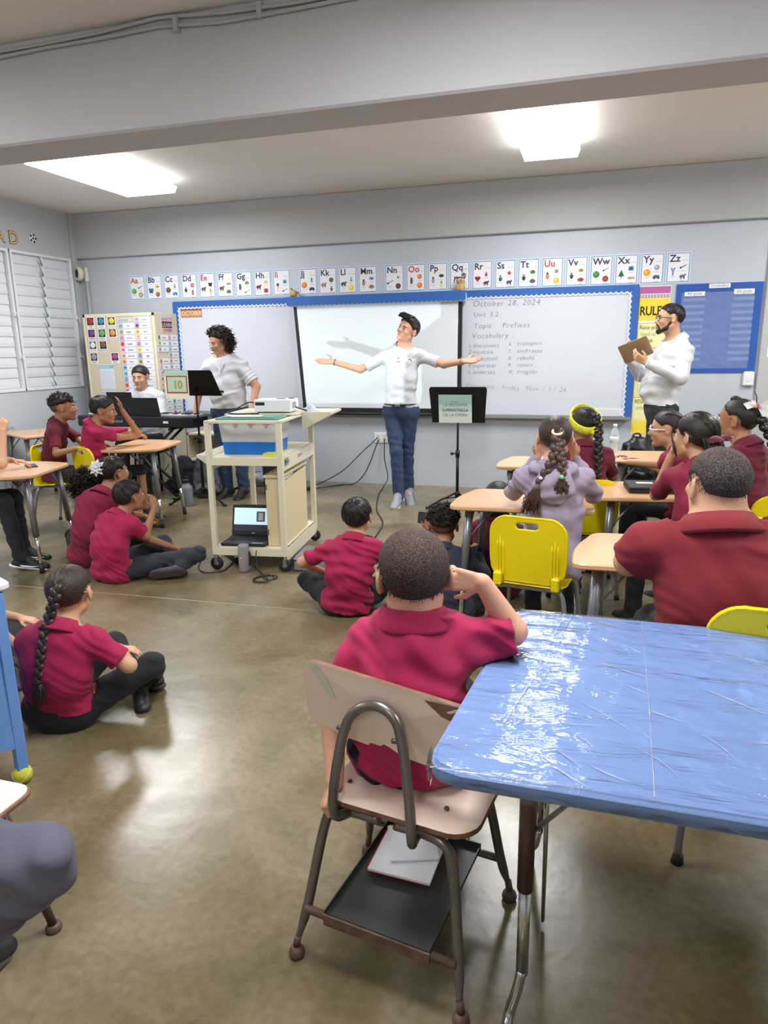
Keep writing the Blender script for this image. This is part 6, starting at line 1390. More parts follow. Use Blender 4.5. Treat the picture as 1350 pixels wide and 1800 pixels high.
WSH = cloth('shirt_white', (203, 205, 210), 7, .6); JEAN = cloth('denim_blue', (48, 66, 98), 14, .4); BKT = cloth('trousers_black', (26, 28, 34), 11, .4); CHT = cloth('trousers_charcoal', (44, 48, 58), 11, .5); NVY = cloth('jacket_navy', (52, 58, 74)); LAV = cloth('hoodie_lavender', (162, 150, 172), 10, .4); GJN = cloth('denim_grey', (88, 88, 104), 10, .5)
SHB = (mat('shoe_black', (34, 34, 37), .5), mat('sole_dark', (66, 60, 58), .8, bump=(90, .8, .004)), None)
SHW = (mat('shoe_black2', (32, 32, 35), .5), WH, WH)
SHB = SHB[:2]
rm = rotm
def near(v, *a): return A(*a)
R_SHORT = (.335, .42, .37, (0, -.075, .135))
def curl_hair(parent, c, R, s, off, n, reg, ln, cr, r, m=H_CRL, seed=1, drop=0., rad=(.36, .45, .40, (0, -.075, .135)), name='curls', seg=4, up=(0, 0, 0)):
    rs = np.random.RandomState(seed); rd = A(*rad[:3]); o = A(*rad[3]); b = MB(); k = 0; tries = 0
    while k < n and tries < n*40:
        tries += 1; v = rs.normal(size=3); v /= np.linalg.norm(v); q = v*rd+o
        if not reg(*q): continue
        k += 1; P0 = A(*c)+R@(q*s); nn = nrm(R@(v/rd)); tt = nrm(np.cross(nn, rs.normal(size=3))); g = nrm(nn*(1-drop)+A(0, 0, -1)*drop*1.3+tt*.4+A(*up)); t2 = nrm(np.cross(g, tt)); b2 = np.cross(g, t2); ph = rs.rand()*6; L = ln*(.55+.9*rs.rand()); pts = []
        for i in range(9):
            f = i/8; a = ph+f*8.5; pts.append(tuple(P0-nn*.006*s/.2+g*L*f+(t2*math.cos(a)+b2*math.sin(a))*cr*(.6+.7*f)+A(0, 0, -1)*drop*L*.4*f*f))
        b.tube(pts, [r]*7+[r*.8, r*.4], m, seg, False)
    return b.build(name, parent, off)
def strands(parent, c, R, s, off, n, target, m=H_STR, r=.0012, seed=3, rad=(.352, .437, .385, (0, -.075, .135)), name='hair_strands'):
    b = MB()
    for p in comb(c, R, s, rad, target, n, r, seed): b.tube(p, r, m, 3, False)
    return b.build(name, parent, off)
def W_(p, x, y, z): return tuple(p['J']['head']+p['R']@(A(x, y, z)*p['hs']))
# --- dancing man
J = dict(pelvis=(-1.775, 6.55, .955), mid=(-1.765, 6.53, 1.22), neck=(-1.755, 6.56, 1.515), head=(-1.70, 6.52, 1.675), shR=(-1.92, 6.55, 1.435), shL=(-1.58, 6.55, 1.435), elR=(-2.165, 6.50, 1.315), wrR=(-2.425, 6.44, 1.39), elL=(-1.345, 6.50, 1.355), wrL=(-1.135, 6.38, 1.385),
         hipR=(-1.865, 6.55, .91), hipL=(-1.69, 6.56, .91), knR=(-1.80, 6.46, .52), knL=(-1.725, 6.60, .52), anR=(-1.785, 6.46, .10), anL=(-1.725, 6.64, .12), toR=(-1.785, 6.22, .04), toL=(-1.655, 6.46, .035))
p = person('person with arms outspread in white polo and blue trousers before the screen', J, 1.0, .93, SK_LT, WSH, 'short', JEAN, hs=.235, R=rm(158, 12, 20), h=.006, face=True, nr=.058, brow=H_BLK, fold=.003, hem=-.01, sleevef=1.0, tuck=.13,
           hands=dict(R=dict(d=(-1, .02, .03), n=(0, -.55, .83), spread=.25, curl=.08, L=.185, thumb=1.1), L=dict(d=(1, -.25, .02), n=(0, -.5, .86), spread=.3, curl=.1, L=.185, thumb=1.1)), smile=.02,
           shoes=(mat('sneaker_grey', (150, 156, 164), .6), WH, mat('sneaker_teal', (50, 110, 120), .6)))
hm = hair_shell(p['root'], 'hair', H_BLK, p['J']['head'], p['R'], .235, p['off'], .055, .006, line=.02, disp=lump(60, .003, 1.), extra=lambda F: F.ell(A(*p['J']['head'])+p['R']@(A(0, .10, .40)*.235), p['R'], A(.30, .30, .17)*.235, .02))
b = MB(); rs = random.Random(3)
for k in range(80):
    x = rs.uniform(-.24, .24); b.tube([W_(p, x, .10, .56), W_(p, x*1.05+.03, .26, .56+rs.uniform(-.02, .01)), W_(p, x*1.1+.08, .37, .47+rs.uniform(-.03, .02)), W_(p, x*1.15+.12, .38, .36)], [.006, .008, .007, .002], H_STK, 4)
b.build('quiff', hm, p['off'])
b = MB(); Jp = p['J']; 
for z, m_, r_ in ((.985, mat('belt_leather', (24, 24, 27), .4), .0),):
    P_ = [(Jp['pelvis'][0]+.150*math.cos(a), Jp['pelvis'][1]+.120*math.sin(a), z+.014*0) for a in [k*PI/16 for k in range(32)]]; b.tube(P_, .019, m_, 6, closed=True, flat=.35)
bo = b.build('belt', p['root'], p['off']); b = MB(); b.box(-1.80, -1.745, 6.405, 6.425, .968, 1.003, CHR, bev=.003); b.build('buckle', bo, p['off'])
b = MB(); b.tube([(-1.655+.022*math.cos(a), 6.418-.004, 1.385+.022*math.sin(a)) for a in [.0, .4, .8, 1.2, 1.6, 2.0]], .004, cm(40, 52, 62), 5); [b.sph((-1.765, 6.436-.006*k, 1.42-.035*k), .006, cm(80, 84, 90), 6) for k in range(2)]; b.build('shirt_logo', p['shirt'], p['off'])
for q, c_ in (('R', cm(70, 66, 60)), ('L', cm(150, 130, 100))):
    b = MB(); w0 = A(*Jp['wr'+q]); d_ = nrm(w0-Jp['el'+q]); t1 = nrm(np.cross(d_, A(0, 0, 1))); t2 = np.cross(d_, t1); c0 = w0-d_*.02; b.tube([tuple(c0+(t1*math.cos(a)+t2*math.sin(a))*.031) for a in [k*PI/6 for k in range(12)]], .004, c_, 5, closed=True); b.build('bracelet', p['root'], p['off'])
def nap(p, hm, n, m=H_STK, t=.05, r=.0013, tgt=(0, -.30, .44), seed=3): return strands(hm, p['J']['head'], p['R'], p['hs'], p['off'], n, tgt, m, r, seed, (.352+t, .42+t, .37+t, (0, -.075, .135)), 'hair_strands')
nap(p, hm, 260, t=.058)
# --- woman at the music stand
J = dict(pelvis=(-3.58, 6.47, .94), mid=(-3.59, 6.46, 1.17), neck=(-3.60, 6.45, 1.455), head=(-3.625, 6.40, 1.595), shR=(-3.765, 6.43, 1.345), shL=(-3.415, 6.46, 1.35), elR=(-3.89, 6.42, 1.13), wrR=(-3.92, 6.36, .875), elL=(-3.262, 6.46, 1.15), wrL=(-3.285, 6.38, .92),
         hipR=(-3.67, 6.47, .90), hipL=(-3.49, 6.47, .90), knR=(-3.68, 6.45, .50), knL=(-3.48, 6.45, .50), anR=(-3.67, 6.48, .09), anL=(-3.49, 6.48, .09), toR=(-3.70, 6.27, .04), toL=(-3.47, 6.27, .04))
p = person('person with dark curly hair, white blouse and jeans standing behind the music stand', J, 1.0, 1.16, SK_LT, WSH, 'short', JEAN, hs=.225, R=rm(152, -16, 0), h=.007, collar=False, nr=.058, shoes=SHB, fold=.004, hem=.0, belly=.03, closed=True,
           hands=dict(R=dict(d=(.02, -.1, -1), n=(1, 0, 0), L=.165, curl=.3), L=dict(d=(-.05, -.2, -1), n=(-1, 0, 0), L=.165, curl=.3)))
H_CRB = mat('hair_curls_brown', (46, 34, 30), .5, spec=.3); hm = hair_shell(p['root'], 'hair', H_CRL, p['J']['head'], p['R'], .225, p['off'], .075, .007, line=.06, disp=lump(90, .006, 2.))
curl_hair(hm, p['J']['head'], p['R'], .225, p['off'], 420, lambda x, y, z: z > max(-.35, hairline(y)+.02) and not (y > -.02 and z < .42), .050, .012, .0042, m=H_CRB, seed=2, drop=.15)
curl_hair(hm, p['J']['head'], p['R'], .225, p['off'], 330, lambda x, y, z: (abs(x) > .22 or y < -.2) and -.40 < z < .3 and y < -.02, .060, .013, .0045, m=H_CRB, seed=5, drop=.35, rad=(.44, .48, .46, (0, -.12, .03)))
b = MB(); c0 = A(-3.60, 6.38, 1.43); b.tube([(-3.68, 6.42, 1.46), (-3.62, 6.345, 1.37), (-3.585, 6.325, 1.31), (-3.55, 6.345, 1.38), (-3.52, 6.43, 1.455)], .006, WSH, 6, flat=.5); b.build('neckline', p['shirt'], p['off']); polo(p['shirt'], p['J'], .95, WSH, p['off'], .052)
# --- pianist
J = pose((-4.715, 6.60, 1.245), (-4.74, 6.72, .57), 188, .98, 'chair', wr=dict(L=(-4.50, 6.36, .90), R=(-4.93, 6.36, .90)), seat=.48, sw=.175)
p = person('seated person in white shirt playing the digital piano', J, .98, 1.1, SK_TAN, WSH, 'long', BKT, hs=.235, R=rm(190, -8, 0), h=.008, closed=True, nr=.058, shoes=SHB, hands=dict(L=dict(d=(0, -1, 0), n=(0, 0, -1), L=.17, curl=.4), R=dict(d=(0, -1, 0), n=(0, 0, -1), L=.17, curl=.4)))
hq = hair_shell(p['root'], 'hair', H_BLK, p['J']['head'], p['R'], .235, p['off'], .032, .006, line=-.07); nap(p, hq, 200, t=.030)
# --- teacher with tablet
J = dict(pelvis=(.585, 6.62, .97), mid=(.60, 6.62, 1.24), neck=(.665, 6.64, 1.555), head=(.595, 6.61, 1.72), shL=(.735, 6.50, 1.435), shR=(.585, 6.79, 1.435), elL=(.70, 6.37, 1.23), wrL=(.42, 6.38, 1.36), elR=(.40, 6.76, 1.24), wrR=(.285, 6.58, 1.40),
         hipL=(.60, 6.53, .93), hipR=(.58, 6.71, .93), knL=(.57, 6.52, .50), knR=(.56, 6.73, .50), anL=(.60, 6.52, .09), anR=(.60, 6.74, .09), toL=(.38, 6.50, .04), toR=(.38, 6.74, .04))
p = person('bearded person with glasses in white shirt holding a gold tablet', J, 1.03, 1.08, SK_TAN, WSH, 'long', BKT, hs=.245, R=rm(100, 3, 0), h=.007, nr=.058, shoes=SHB, belly=.07, hem=-.02, tuck=.28, open_mouth=True, gaze=(0, -.5), fold=.005, collar=True,
           hands=dict(L=dict(d=(-.8, 0, .5), n=(0, .6, .4), L=.18, curl=.5), R=dict(d=(-.3, -.35, .8), n=(.8, -.3, .2), L=.18, curl=.45, thumb=.9)))
Hd = p['J']['head']; Rt = p['R']; hq = hair_shell(p['root'], 'hair', H_BLK, Hd, Rt, .245, p['off'], .025, .007, line=.02); nap(p, hq, 300, t=0.027)
def beard_ev():
    F = Field(); T = lambda x, y, z: A(*Hd)+Rt@(A(x, y, z)*.245)
    for sx in (-1, 1): F.cap(T(sx*.26, .02, -.14), T(sx*.20, .12, -.33), .05*.245, .07*.245, .015); F.cap(T(sx*.20, .12, -.33), T(0, .30, -.44), .07*.245, .085*.245, .015); F.cap(T(sx*.02, .40, -.20), T(sx*.10, .36, -.24), .022*.245, .02*.245, .004); F.cap(T(sx*.10, .36, -.24), T(sx*.10, .32, -.36), .022*.245, .03*.245, .005)
    return F
fld('beard', beard_ev(), .005, H_BLK, p['root'], p['off'])
def glasses(p, m, rr=.055, gl=None, thick=.0028):
    b = MB(); s_ = p['hs']
    for sx in (-1, 1):
        b.tube([W_(p, sx*.145+rr/s_*math.cos(a), .405-.03*abs(math.cos(a)), -.0+rr/s_*.85*math.sin(a)) for a in [k*PI/8 for k in range(16)]], thick, m, 5, closed=True)
        b.tube([W_(p, sx*(.145+rr/s_), .385, .02), W_(p, sx*.34, .2, .02), W_(p, sx*.36, -.05, .01)], thick, m, 5)
    b.tube([W_(p, -.05, .42, .01), W_(p, 0, .44, .03), W_(p, .05, .42, .01)], thick, m, 5); return b.build('glasses', p['root'], p['off'])
glasses(p, cm(50, 46, 44, .3), .027)
b = MB(); b.tube(smoothpath([(.475, 6.60, 1.50), (.425, 6.60, 1.38), (.375, 6.60, 1.22), (.385, 6.60, 1.10)], 4), .006, WSH, 6, flat=.5); [b.sph((.462-.034*k, 6.592, 1.46-.07*k), .006, WH, 6) for k in range(3)]; b.build('placket', p['shirt'], p['off'])
b = MB(); c0 = A(*p['J']['wrL']); b.tube([tuple(c0+A(.012*0, .034*math.cos(a), .034*math.sin(a))+A(.02, 0, -.01)) for a in [k*PI/6 for k in range(12)]], .008, INK, 6, closed=True); b.build('wristwatch', p['root'], p['off'])
t = thing('tablet', 'gold backed tablet in the hands of the bearded person', 'tablet', (.335, 6.50, 1.465)); Mt = Matrix.Rotation(-.48, 4, 'Y') @ Matrix.Rotation(.35, 4, 'X') @ Matrix.Rotation(-.25, 4, 'Z')
b = MB(); b.prism(rrect(-.125, .125, -.088, .088, .012, 3), -.004, .004, mat('tablet_gold', (172, 150, 122), .35, .6), Mt @ Matrix.Rotation(PI/2, 4, 'X'), bev=.0015); b.build('tablet_body', t)
b = MB(); Ml = Mt @ Matrix.Translation((0, -.0045, 0)) @ Matrix.Rotation(PI/2, 4, 'X'); wl_ = cm(206, 200, 194, .3)
b.add([Ml @ Vector((.016*math.cos(a)*(1-.12*(abs(a) < .7)), .017*math.sin(a)-.003, .0004)) for a in [k*PI/10-PI for k in range(20)]], [tuple(range(20))], wl_); b.add([Ml @ Vector(v) for v in ((.0, .017, .0004), (.008, .022, .0004), (.007, .029, .0004), (-.001, .024, .0004))], [(0, 1, 2, 3)], wl_); b.build('fruit_logo', t)
# --- boy with faded curls (left, far)
J = pose((-4.39, 5.03, 1.045), (-4.56, 5.02), -62, .80, 'chair', (.03, 0), wr=dict(R=(-4.16, 4.88, .72), L=(-4.16, 5.15, .72)), slouch=.02)
p = person('seated boy with faded curly hair in dark maroon polo facing right', J, .80, .95, SK_BRN, MAR, 'short', BKT, hs=.228, R=rm(-52, 2, 0), h=.007, shoes=SHB, nr=.058)
hb = hair_shell(p['root'], 'hair', H_FADE, p['J']['head'], p['R'], .228, p['off'], .010, .006, line=-.02)
hm = hair_shell(p['root'], 'hair_top', H_CRL, p['J']['head'], p['R'], .228, p['off'], .05, .006, line=.10, top=.16, disp=lump(90, .004, 1.))
curl_hair(hm, p['J']['head'], p['R'], .228, p['off'], 170, lambda x, y, z: z > .22 and y < .33, .026, .007, .0035, seed=3, rad=(.355, .44, .40, (0, -.075, .135)))
# --- slouching boy, hand on forehead
J = pose((-3.99, 5.04, 1.030), (-4.07, 5.06), -45, .80, 'chair', (.08, .03), wr=dict(L=(-3.90, 5.22, 1.08), R=(-3.84, 5.42, .745)), slouch=.05, hint=dict(R=(.3, -.6, -.6), L=(.6, .5, -.5)), ov=dict(knR=(-3.80, 4.98, .47), anR=(-3.72, 5.05, .09), toR=(-3.6, 5.15, .03)))
J['elL'] = A(-3.86, 5.30, .80); J['wrL'] = A(-3.90, 5.16, 1.02)
p = person('slouching boy in magenta polo resting his head on his hand at the desk', J, .80, .98, SK_BRN, MAG, 'short', BKT, 'short', .228, rm(-62, -8, -6), h=.007, shoes=SHB, nr=.058, gaze=(.5, .2),
           hands=dict(L=dict(d=(-.05, -.2, 1), n=(-.6, -.7, .1), L=.135, curl=.25, spread=.2), R=dict(d=(.5, .3, .1), n=(0, 0, -1), L=.13, curl=.9)))
hq = hair_shell(p['root'], 'hair', H_BLK, p['J']['head'], p['R'], .228, p['off'], .035, .006, line=.0); nap(p, hq, 300, t=0.037)
# --- person cut off at the left edge
J = pose((-4.22, 3.72, 1.12), (-4.25, 3.70), -70, .86, 'chair', (.05, 0), wr=dict(R=(-3.92, 3.95, .96), L=(-3.98, 3.98, .76)), seat=.43, hint=dict(R=(.6, 0, -1), L=(0, 0, -1)), ov=dict(knR=(-3.90, 3.78, .50), anR=(-3.84, 3.80, .09), toR=(-3.66, 3.92, .04), knL=(-3.98, 3.95, .50), anL=(-4.0, 4.0, .09), toL=(-3.84, 4.10, .04)))
J['elR'] = A(-3.93, 3.84, .755); J['wrR'] = A(-4.02, 3.98, .97)
p = person('person at the left edge with bare forearm on desk, black trousers and sneakers', J, .86, 1.0, SK_TAN, MAG, 'short', BKT, hs=.228, R=rm(-75, 0, 0), h=.007, shoes=SHW, nr=.058)
hair_shell(p['root'], 'hair', H_BLK, p['J']['head'], p['R'], .228, p['off'], .03, .007)
# --- girl with big ponytail and white bow, on the floor
J = pose((-3.19, 4.07, .685), (-3.44, 4.02), 2, .86, 'floor', (.10, .02), slouch=.05, wr=dict(L=(-3.15, 4.35, .30), R=(-3.06, 4.22, .28)))
p = person('girl on the floor with big curly ponytail and white bow, in wine red polo', J, .86, .98, SK_BRN, WINE, 'short', BKT, hs=.228, R=rm(-20, 4, 0), h=.0065, shoes=SHB, nr=.058, fold=.005)
hm = hair_shell(p['root'], 'hair', H_CRL, p['J']['head'], p['R'], .228, p['off'], .03, .006, line=.02, disp=lump(110, .0025, 1.))
curl_hair(hm, p['J']['head'], p['R'], .228, p['off'], 120, lambda x, y, z: z > hairline(y)+.03, .022, .006, .0028, seed=4, drop=.2, rad=(.345, .43, .38, (0, -.075, .135)))
F = Field(); pc = A(-3.405, 4.02, .605); F.ell(pc, np.eye(3), A(.085, .085, .082), .01); F.disp.append(lump(120, .006, 3.)); hp = fld('ponytail', F, .008, H_CRL, hm, p['off'])
curl_hair(hm, pc, np.eye(3), .2, p['off'], 620, lambda x, y, z: True, .055, .009, .0034, seed=6, drop=.12, rad=(.40, .40, .38, (0, 0, 0)), name='ponytail_curls')
def bow(p, c, n, u, size, m, parent, petals=7, center=None, name='hair_bow'):
    b = MB(); c, n, u = A(*c), nrm(n), nrm(u); r = np.cross(u, n)
    for lay in range(2):
        for k in range(petals):
            a = 2*PI*k/petals+lay*.4; d = r*math.cos(a)+u*math.sin(a); s2 = np.cross(n, d); L = size*(1-.25*lay)
            b.add([tuple(c+n*.01*lay), tuple(c+d*L*.5+s2*L*.28+n*(.012+.02*lay)), tuple(c+d*L+n*(.004+.012*lay)), tuple(c+d*L*.5-s2*L*.28+n*(.012+.02*lay))], [(0, 1, 2), (0, 2, 3)], m)
            b.add([tuple(c-n*.002), tuple(c+d*L*.5+s2*L*.28+n*(.008+.02*lay)), tuple(c+d*L+n*(.0+.012*lay)), tuple(c+d*L*.5-s2*L*.28+n*(.008+.02*lay))], [(2, 1, 0), (3, 2, 0)], m)
    b.sph(tuple(c+n*.02), size*.16, center or m, 8); return b.build(name, parent, p['off'])
bow(p, (-3.235, 3.955, .735), (.2, -.9, .35), (0, .3, 1), .062, mat('bow_white', (236, 238, 242), .5), hm, 8)
# --- boy on the floor, hand at mouth
J = pose((-2.965, 3.92, .555), (-3.06, 3.78), -8, .74, 'floor', (.09, .03), slouch=.07, wr=dict(R=(-2.845, 3.98, .47), L=(-2.78, 4.05, .18)), hint=dict(R=(.5, 0, -1), L=(0, 0, -1)),
         ov=dict(suR=(-.45, .85, .25), knR=(-2.58, 4.08, .13), anR=(-2.655, 3.93, .065), toR=(-2.87, 3.82, .055), knL=(-2.95, 4.22, .15), anL=(-2.74, 4.08, .06), toL=(-2.62, 3.95, .05)))
J['elR'] = A(-2.845, 3.88, .30); J['wrR'] = A(-2.83, 3.98, .47); J['elL'] = A(-2.93, 3.95, .27); J['wrL'] = A(-2.76, 4.06, .17)
p = person('boy on the floor in magenta polo with hand at his mouth', J, .76, 1.08, SK_BRN, MAG, 'short', CHT, hs=.225, R=rm(-20, 6, 0), h=.0065, shoes=SHB, nr=.058, fold=.005, hands=dict(R=dict(d=(-.25, .2, 1), n=(-.6, .5, -.2), L=.125, curl=.5), L=dict(d=(.6, .6, -.1), n=(0, 0, -1), L=.125, curl=.4)))
hq = hair_shell(p['root'], 'hair', hair_mat('hair_soft_black', (48, 44, 46), .6), p['J']['head'], p['R'], .225, p['off'], .035, .006, line=.0); nap(p, hq, 300, t=0.037)
# --- girl with long braid
J = pose((-1.965, 2.17, .570), (-2.045, 2.12), 14, .80, 'floor', (.05, .02), slouch=.04, wr=dict(R=(-1.80, 2.36, .27), L=(-1.95, 2.42, .22)), hint=dict(R=(.7, -.2, -.8), L=(-.6, 0, -.6)),
         ov=dict(knR=(-1.76, 2.36, .19), anR=(-1.86, 2.50, .07), toR=(-1.99, 2.58, .05), knL=(-2.10, 2.55, .17), anL=(-1.88, 2.42, .06), toL=(-1.78, 2.30, .05)))
J['elR'] = A(-1.735, 2.18, .275); J['wrR'] = A(-1.86, 2.30, .27)
p = person('girl on the floor with long dark braid, magenta polo and black trousers', J, .80, 1.0, SK_TAN, MAG, 'short', BKT, hs=.225, R=rm(15, 0, 0), h=.0055, shoes=SHB, nr=.058, fold=.003, sleevef=1.0, tuck=.42, hem=-.045, hands=dict(R=dict(d=(-.8, .4, -.1), n=(0, 0, -1), L=.13, curl=.4), L=dict(d=(.8, .2, -.1), n=(0, 0, -1), L=.13, curl=.4)))
kn = (-.06, -.42, .22)
hm = hair_shell(p['root'], 'hair', H_BRN, p['J']['head'], p['R'], .225, p['off'], .02, .005, line=.0)
strands(hm, p['J']['head'], p['R'], .225, p['off'], 520, (0, -.46, .26), H_STR, .0011)
braid(hm, 'braid', H_STR, [W_(p, -.0, -.46, .27), W_(p, .0, -.54, .12), (-1.965, 2.035, .50), (-1.975, 1.995, .40), (-1.985, 1.975, .31), (-1.985, 1.970, .27)], .021, .015, p['off'])
b = MB(); rs = random.Random(5); o0 = A(-1.985, 1.965, .275)
for k in range(60): e = A(rs.uniform(-.018, .018), rs.uniform(-.012, .012), 0); b.tube([tuple(o0+e*.3), tuple(o0+e*1.2+A(0, 0, -.04)), tuple(o0+e*.9+A(-.012, 0, -.085)), tuple(o0+e*.5+A(-.03, .0, -.115))], [.002, .003, .0025, .001], H_STR, 4)
b.build('braid_tuft', hm, p['off']); b = MB(); b.tube([tuple(o0+A(.012*math.cos(a), .012*math.sin(a), .0)) for a in [k*PI/5 for k in range(10)]], .004, INK, 5, closed=True); b.build('hair_tie', hm, p['off'])
# --- child half hidden by the blue skirted table
J = pose((-2.80, 2.32, .56), (-2.86, 2.34), -60, .78, 'floor', (.06, 0), wr=dict(R=(-2.37, 2.30, .215), L=(-2.45, 2.5, .25)), hint=dict(R=(.0, -.6, .3)))
J['shR'] = A(-2.68, 2.22, .46); J['elR'] = A(-2.50, 2.24, .36); J['wrR'] = A(-2.385, 2.29, .225)
p = person('child mostly hidden behind the blue skirted table with arm reaching down', J, .78, .98, SK_TAN, MAG, 'short', BKT, hs=.223, R=rm(-70, 0, 0), h=.0075, shoes=SHB)
hair_shell(p['root'], 'hair', H_BLK, p['J']['head'], p['R'], .223, p['off'], .03, .007)
# --- boy on the floor in the middle
J = pose((-1.255, 3.66, .570), (-1.315, 3.60), 12, .78, 'floor', (.03, .02), slouch=.06, wr=dict(L=(-1.50, 3.72, .20), R=(-1.12, 3.86, .20)), hint=dict(L=(-.8, 0, -.4), R=(.8, 0, -.4)))
p = person('boy on the floor in magenta polo seen from behind in the middle', J, .78, 1.02, SK_TAN, MAG, 'short', BKT, hs=.217, R=rm(6, 4, 0), h=.0062, shoes=SHB, nr=.058, fold=.006, hem=.03)
hq = hair_shell(p['root'], 'hair', H_BLK, p['J']['head'], p['R'], .217, p['off'], .045, .006, line=-.02, disp=lump(80, .0015, 2.)); nap(p, hq, 300, t=0.047)
# --- curly boy filming with a phone
J = pose((-.775, 3.76, .515), (-.72, 3.62), 12, .76, 'floor', (.08, .0), slouch=.05, wr=dict(L=(-.895, 3.93, .44), R=(-.62, 3.95, .35)), hint=dict(L=(-.6, .2, -.8)))
p = person('boy in navy jacket on the floor holding up a phone, curly top, shaved nape', J, .76, 1.05, SK_BRN, NVY, 'long', BKT, hs=.217, R=rm(12, -6, 0), h=.0065, shoes=SHB, nr=.058, hands=dict(L=dict(d=(-.1, .1, 1), n=(.3, -.8, .1), L=.125, curl=.5), R=dict(d=(0, 1, 0), n=(0, 0, -1), L=.125)))
hair_shell(p['root'], 'hair', H_FADE, p['J']['head'], p['R'], .217, p['off'], .010, .006, line=-.04)
hm = hair_shell(p['root'], 'hair_top', H_CRL, p['J']['head'], p['R'], .217, p['off'], .06, .006, line=.14, top=.14, disp=lump(90, .005, 1.))
curl_hair(hm, p['J']['head'], p['R'], .217, p['off'], 260, lambda x, y, z: z > .20, .030, .008, .0036, seed=13, rad=(.37, .45, .42, (0, -.075, .135)))
b = MB(); Mp = Matrix.Translation((-.905, 3.985, .50)) @ Matrix.Rotation(.15, 4, 'Z') @ Matrix.Rotation(.1, 4, 'Y'); b.prism(rrect(-.072, .072, -.036, .036, .008, 3), -.004, .004, INK, Mp @ Matrix.Rotation(PI/2, 4, 'X'), bev=.001); b.box(-.066, .066, -.005, -.0042, -.031, .031, cm(60, 66, 76, .2), Mp); tag(b.build('phone'), 'dark phone held up by the boy with curly top on the floor', 'phone')
# --- girl on the floor behind the middle desk
J = pose((-.525, 4.22, .585), (-.52, 4.10), 0, .80, 'floor', (.04, 0), slouch=.05, wr=dict(L=(-.68, 4.42, .22), R=(-.35, 4.4, .22)))
p = person('girl on the floor behind the middle desk with black hair and maroon polo', J, .80, 1.0, SK_BRN, MAR, 'short', BKT, hs=.223, R=rm(0, 0, 0), h=.0075, shoes=SHB, nr=.058)
hm = hair_shell(p['root'], 'hair', H_BLK, p['J']['head'], p['R'], .223, p['off'], .04, .007)
b = MB(); rs = random.Random(15)
for k in range(90):
    x = rs.uniform(-.3, .3); b.tube(smoothpath([W_(p, x, -.46, .15), W_(p, x*1.2, -.56, -.2), W_(p, x*1.3+rs.uniform(-.05, .05), -.52, -.6), W_(p, x*1.2+rs.uniform(-.1, .1), -.5, -.95-rs.random()*.3)], 3), .0045, H_STK, 4)
b.build('long_hair', hm, p['off'])
H_STR2 = mat('hair_strand_chestnut', (74, 54, 44), .4, spec=.5)
# --- girl in lavender hoodie
J = pose((-.165, 3.47, 1.065), (-.145, 3.40), 2, .82, 'chair', (.04, 0), wr=dict(L=(-.255, 3.60, .955), R=(-.07, 3.60, .955)), seat=.40, hint=dict(L=(-1, .4, -1.0), R=(1, .4, -1.0)), sw=.165)
J['elL'] = A(-.365, 3.58, .775); J['elR'] = A(.03, 3.60, .775)
p = person('girl in lavender hoodie with braided ponytail, seated at the middle desk', J, .82, 1.02, SK_TAN, LAV, 'long', BKT, hs=.220, R=rm(4, 2, 0), h=.0058, shoes=SHW, nr=.058, collar=False, fold=.005, hem=.09,
           hands=dict(L=dict(d=(.2, .0, 1), n=(.5, -.8, 0), L=.125, curl=.5), R=dict(d=(-.2, .0, 1), n=(-.5, -.8, 0), L=.125, curl=.5)))
hm = hair_shell(p['root'], 'hair', H_BRN, p['J']['head'], p['R'], .220, p['off'], .022, .005, line=.0)
strands(hm, p['J']['head'], p['R'], .220, p['off'], 480, (.06, -.50, .24), H_STR, .0011, 4)
nk = p['J']['neck']; F = Field(); F.cap((nk[0]-.085, nk[1]-.060, nk[2]-.01), (nk[0]+.085, nk[1]-.060, nk[2]-.01), .028, .028, .03); F.ell((nk[0]+.01, nk[1]-.105, nk[2]-.085), np.eye(3), (.100, .030, .085), .03); F.cap((nk[0]-.085, nk[1]-.03, nk[2]-.0), (nk[0]-.06, nk[1]+.07, nk[2]-.02), .026, .02, .02); F.cap((nk[0]+.085, nk[1]-.03, nk[2]-.0), (nk[0]+.06, nk[1]+.07, nk[2]-.02), .026, .02, .02)
F.disp += [folds((0, 0, 1), (1, 0, 0), 13, .004, 2.), lump(32, .003, 1.)]; fld('hood', F, .006, LAV, p['shirt'], p['off'])
b = MB(); kc = A(*W_(p, .04, -.48, .26)); b.tube([tuple(kc+A(.023*math.cos(a), -.008+.020*math.sin(a), -.006+.012*math.sin(a))) for a in [k*PI/6 for k in range(12)]], .0065, mat('tie_cream', (232, 224, 190), .5), 6, closed=True); b.build('hair_tie', hm, p['off'])
hc = W_(p, .04, -.50, .22)
for pts, nm in (([hc, (-.150, 3.335, 1.05), (-.165, 3.30, .98), (-.205, 3.285, .905), (-.222, 3.28, .87)], 'braid'), ([hc, (-.135, 3.335, 1.05), (-.120, 3.295, .98), (-.118, 3.275, .915)], 'braid')): braid(hm, nm, H_STR2, pts, .027, .018, p['off'])
b = MB(); rs = random.Random(6)
for (ox, oz, n_, L, sp) in ((-.225, .875, 90, .15, .035), (-.118, .915, 60, .085, .028)):
    for k in range(n_):
        e = rs.uniform(-sp, sp); f_ = rs.uniform(-.02, .012); ph = rs.random()*6
        b.tube([(ox+e*f*1.3+.010*math.sin(ph+f*9)-.03*f*(ox < -.2), 3.275+f_*f-.006, oz-L*f*(.8+.2*math.sin(k))) for f in (0, .25, .5, .75, 1)], [.0025, .0035, .0035, .003, .001], H_STR2, 4)
b.build('ponytail_ends', hm, p['off']); b = MB(); b.sph((-.118, 3.255, .915), .011, cm(120, 214, 170), 8); b.sph((-.212, 3.262, .905), .009, WH, 8); b.build('hair_bead', hm, p['off'])
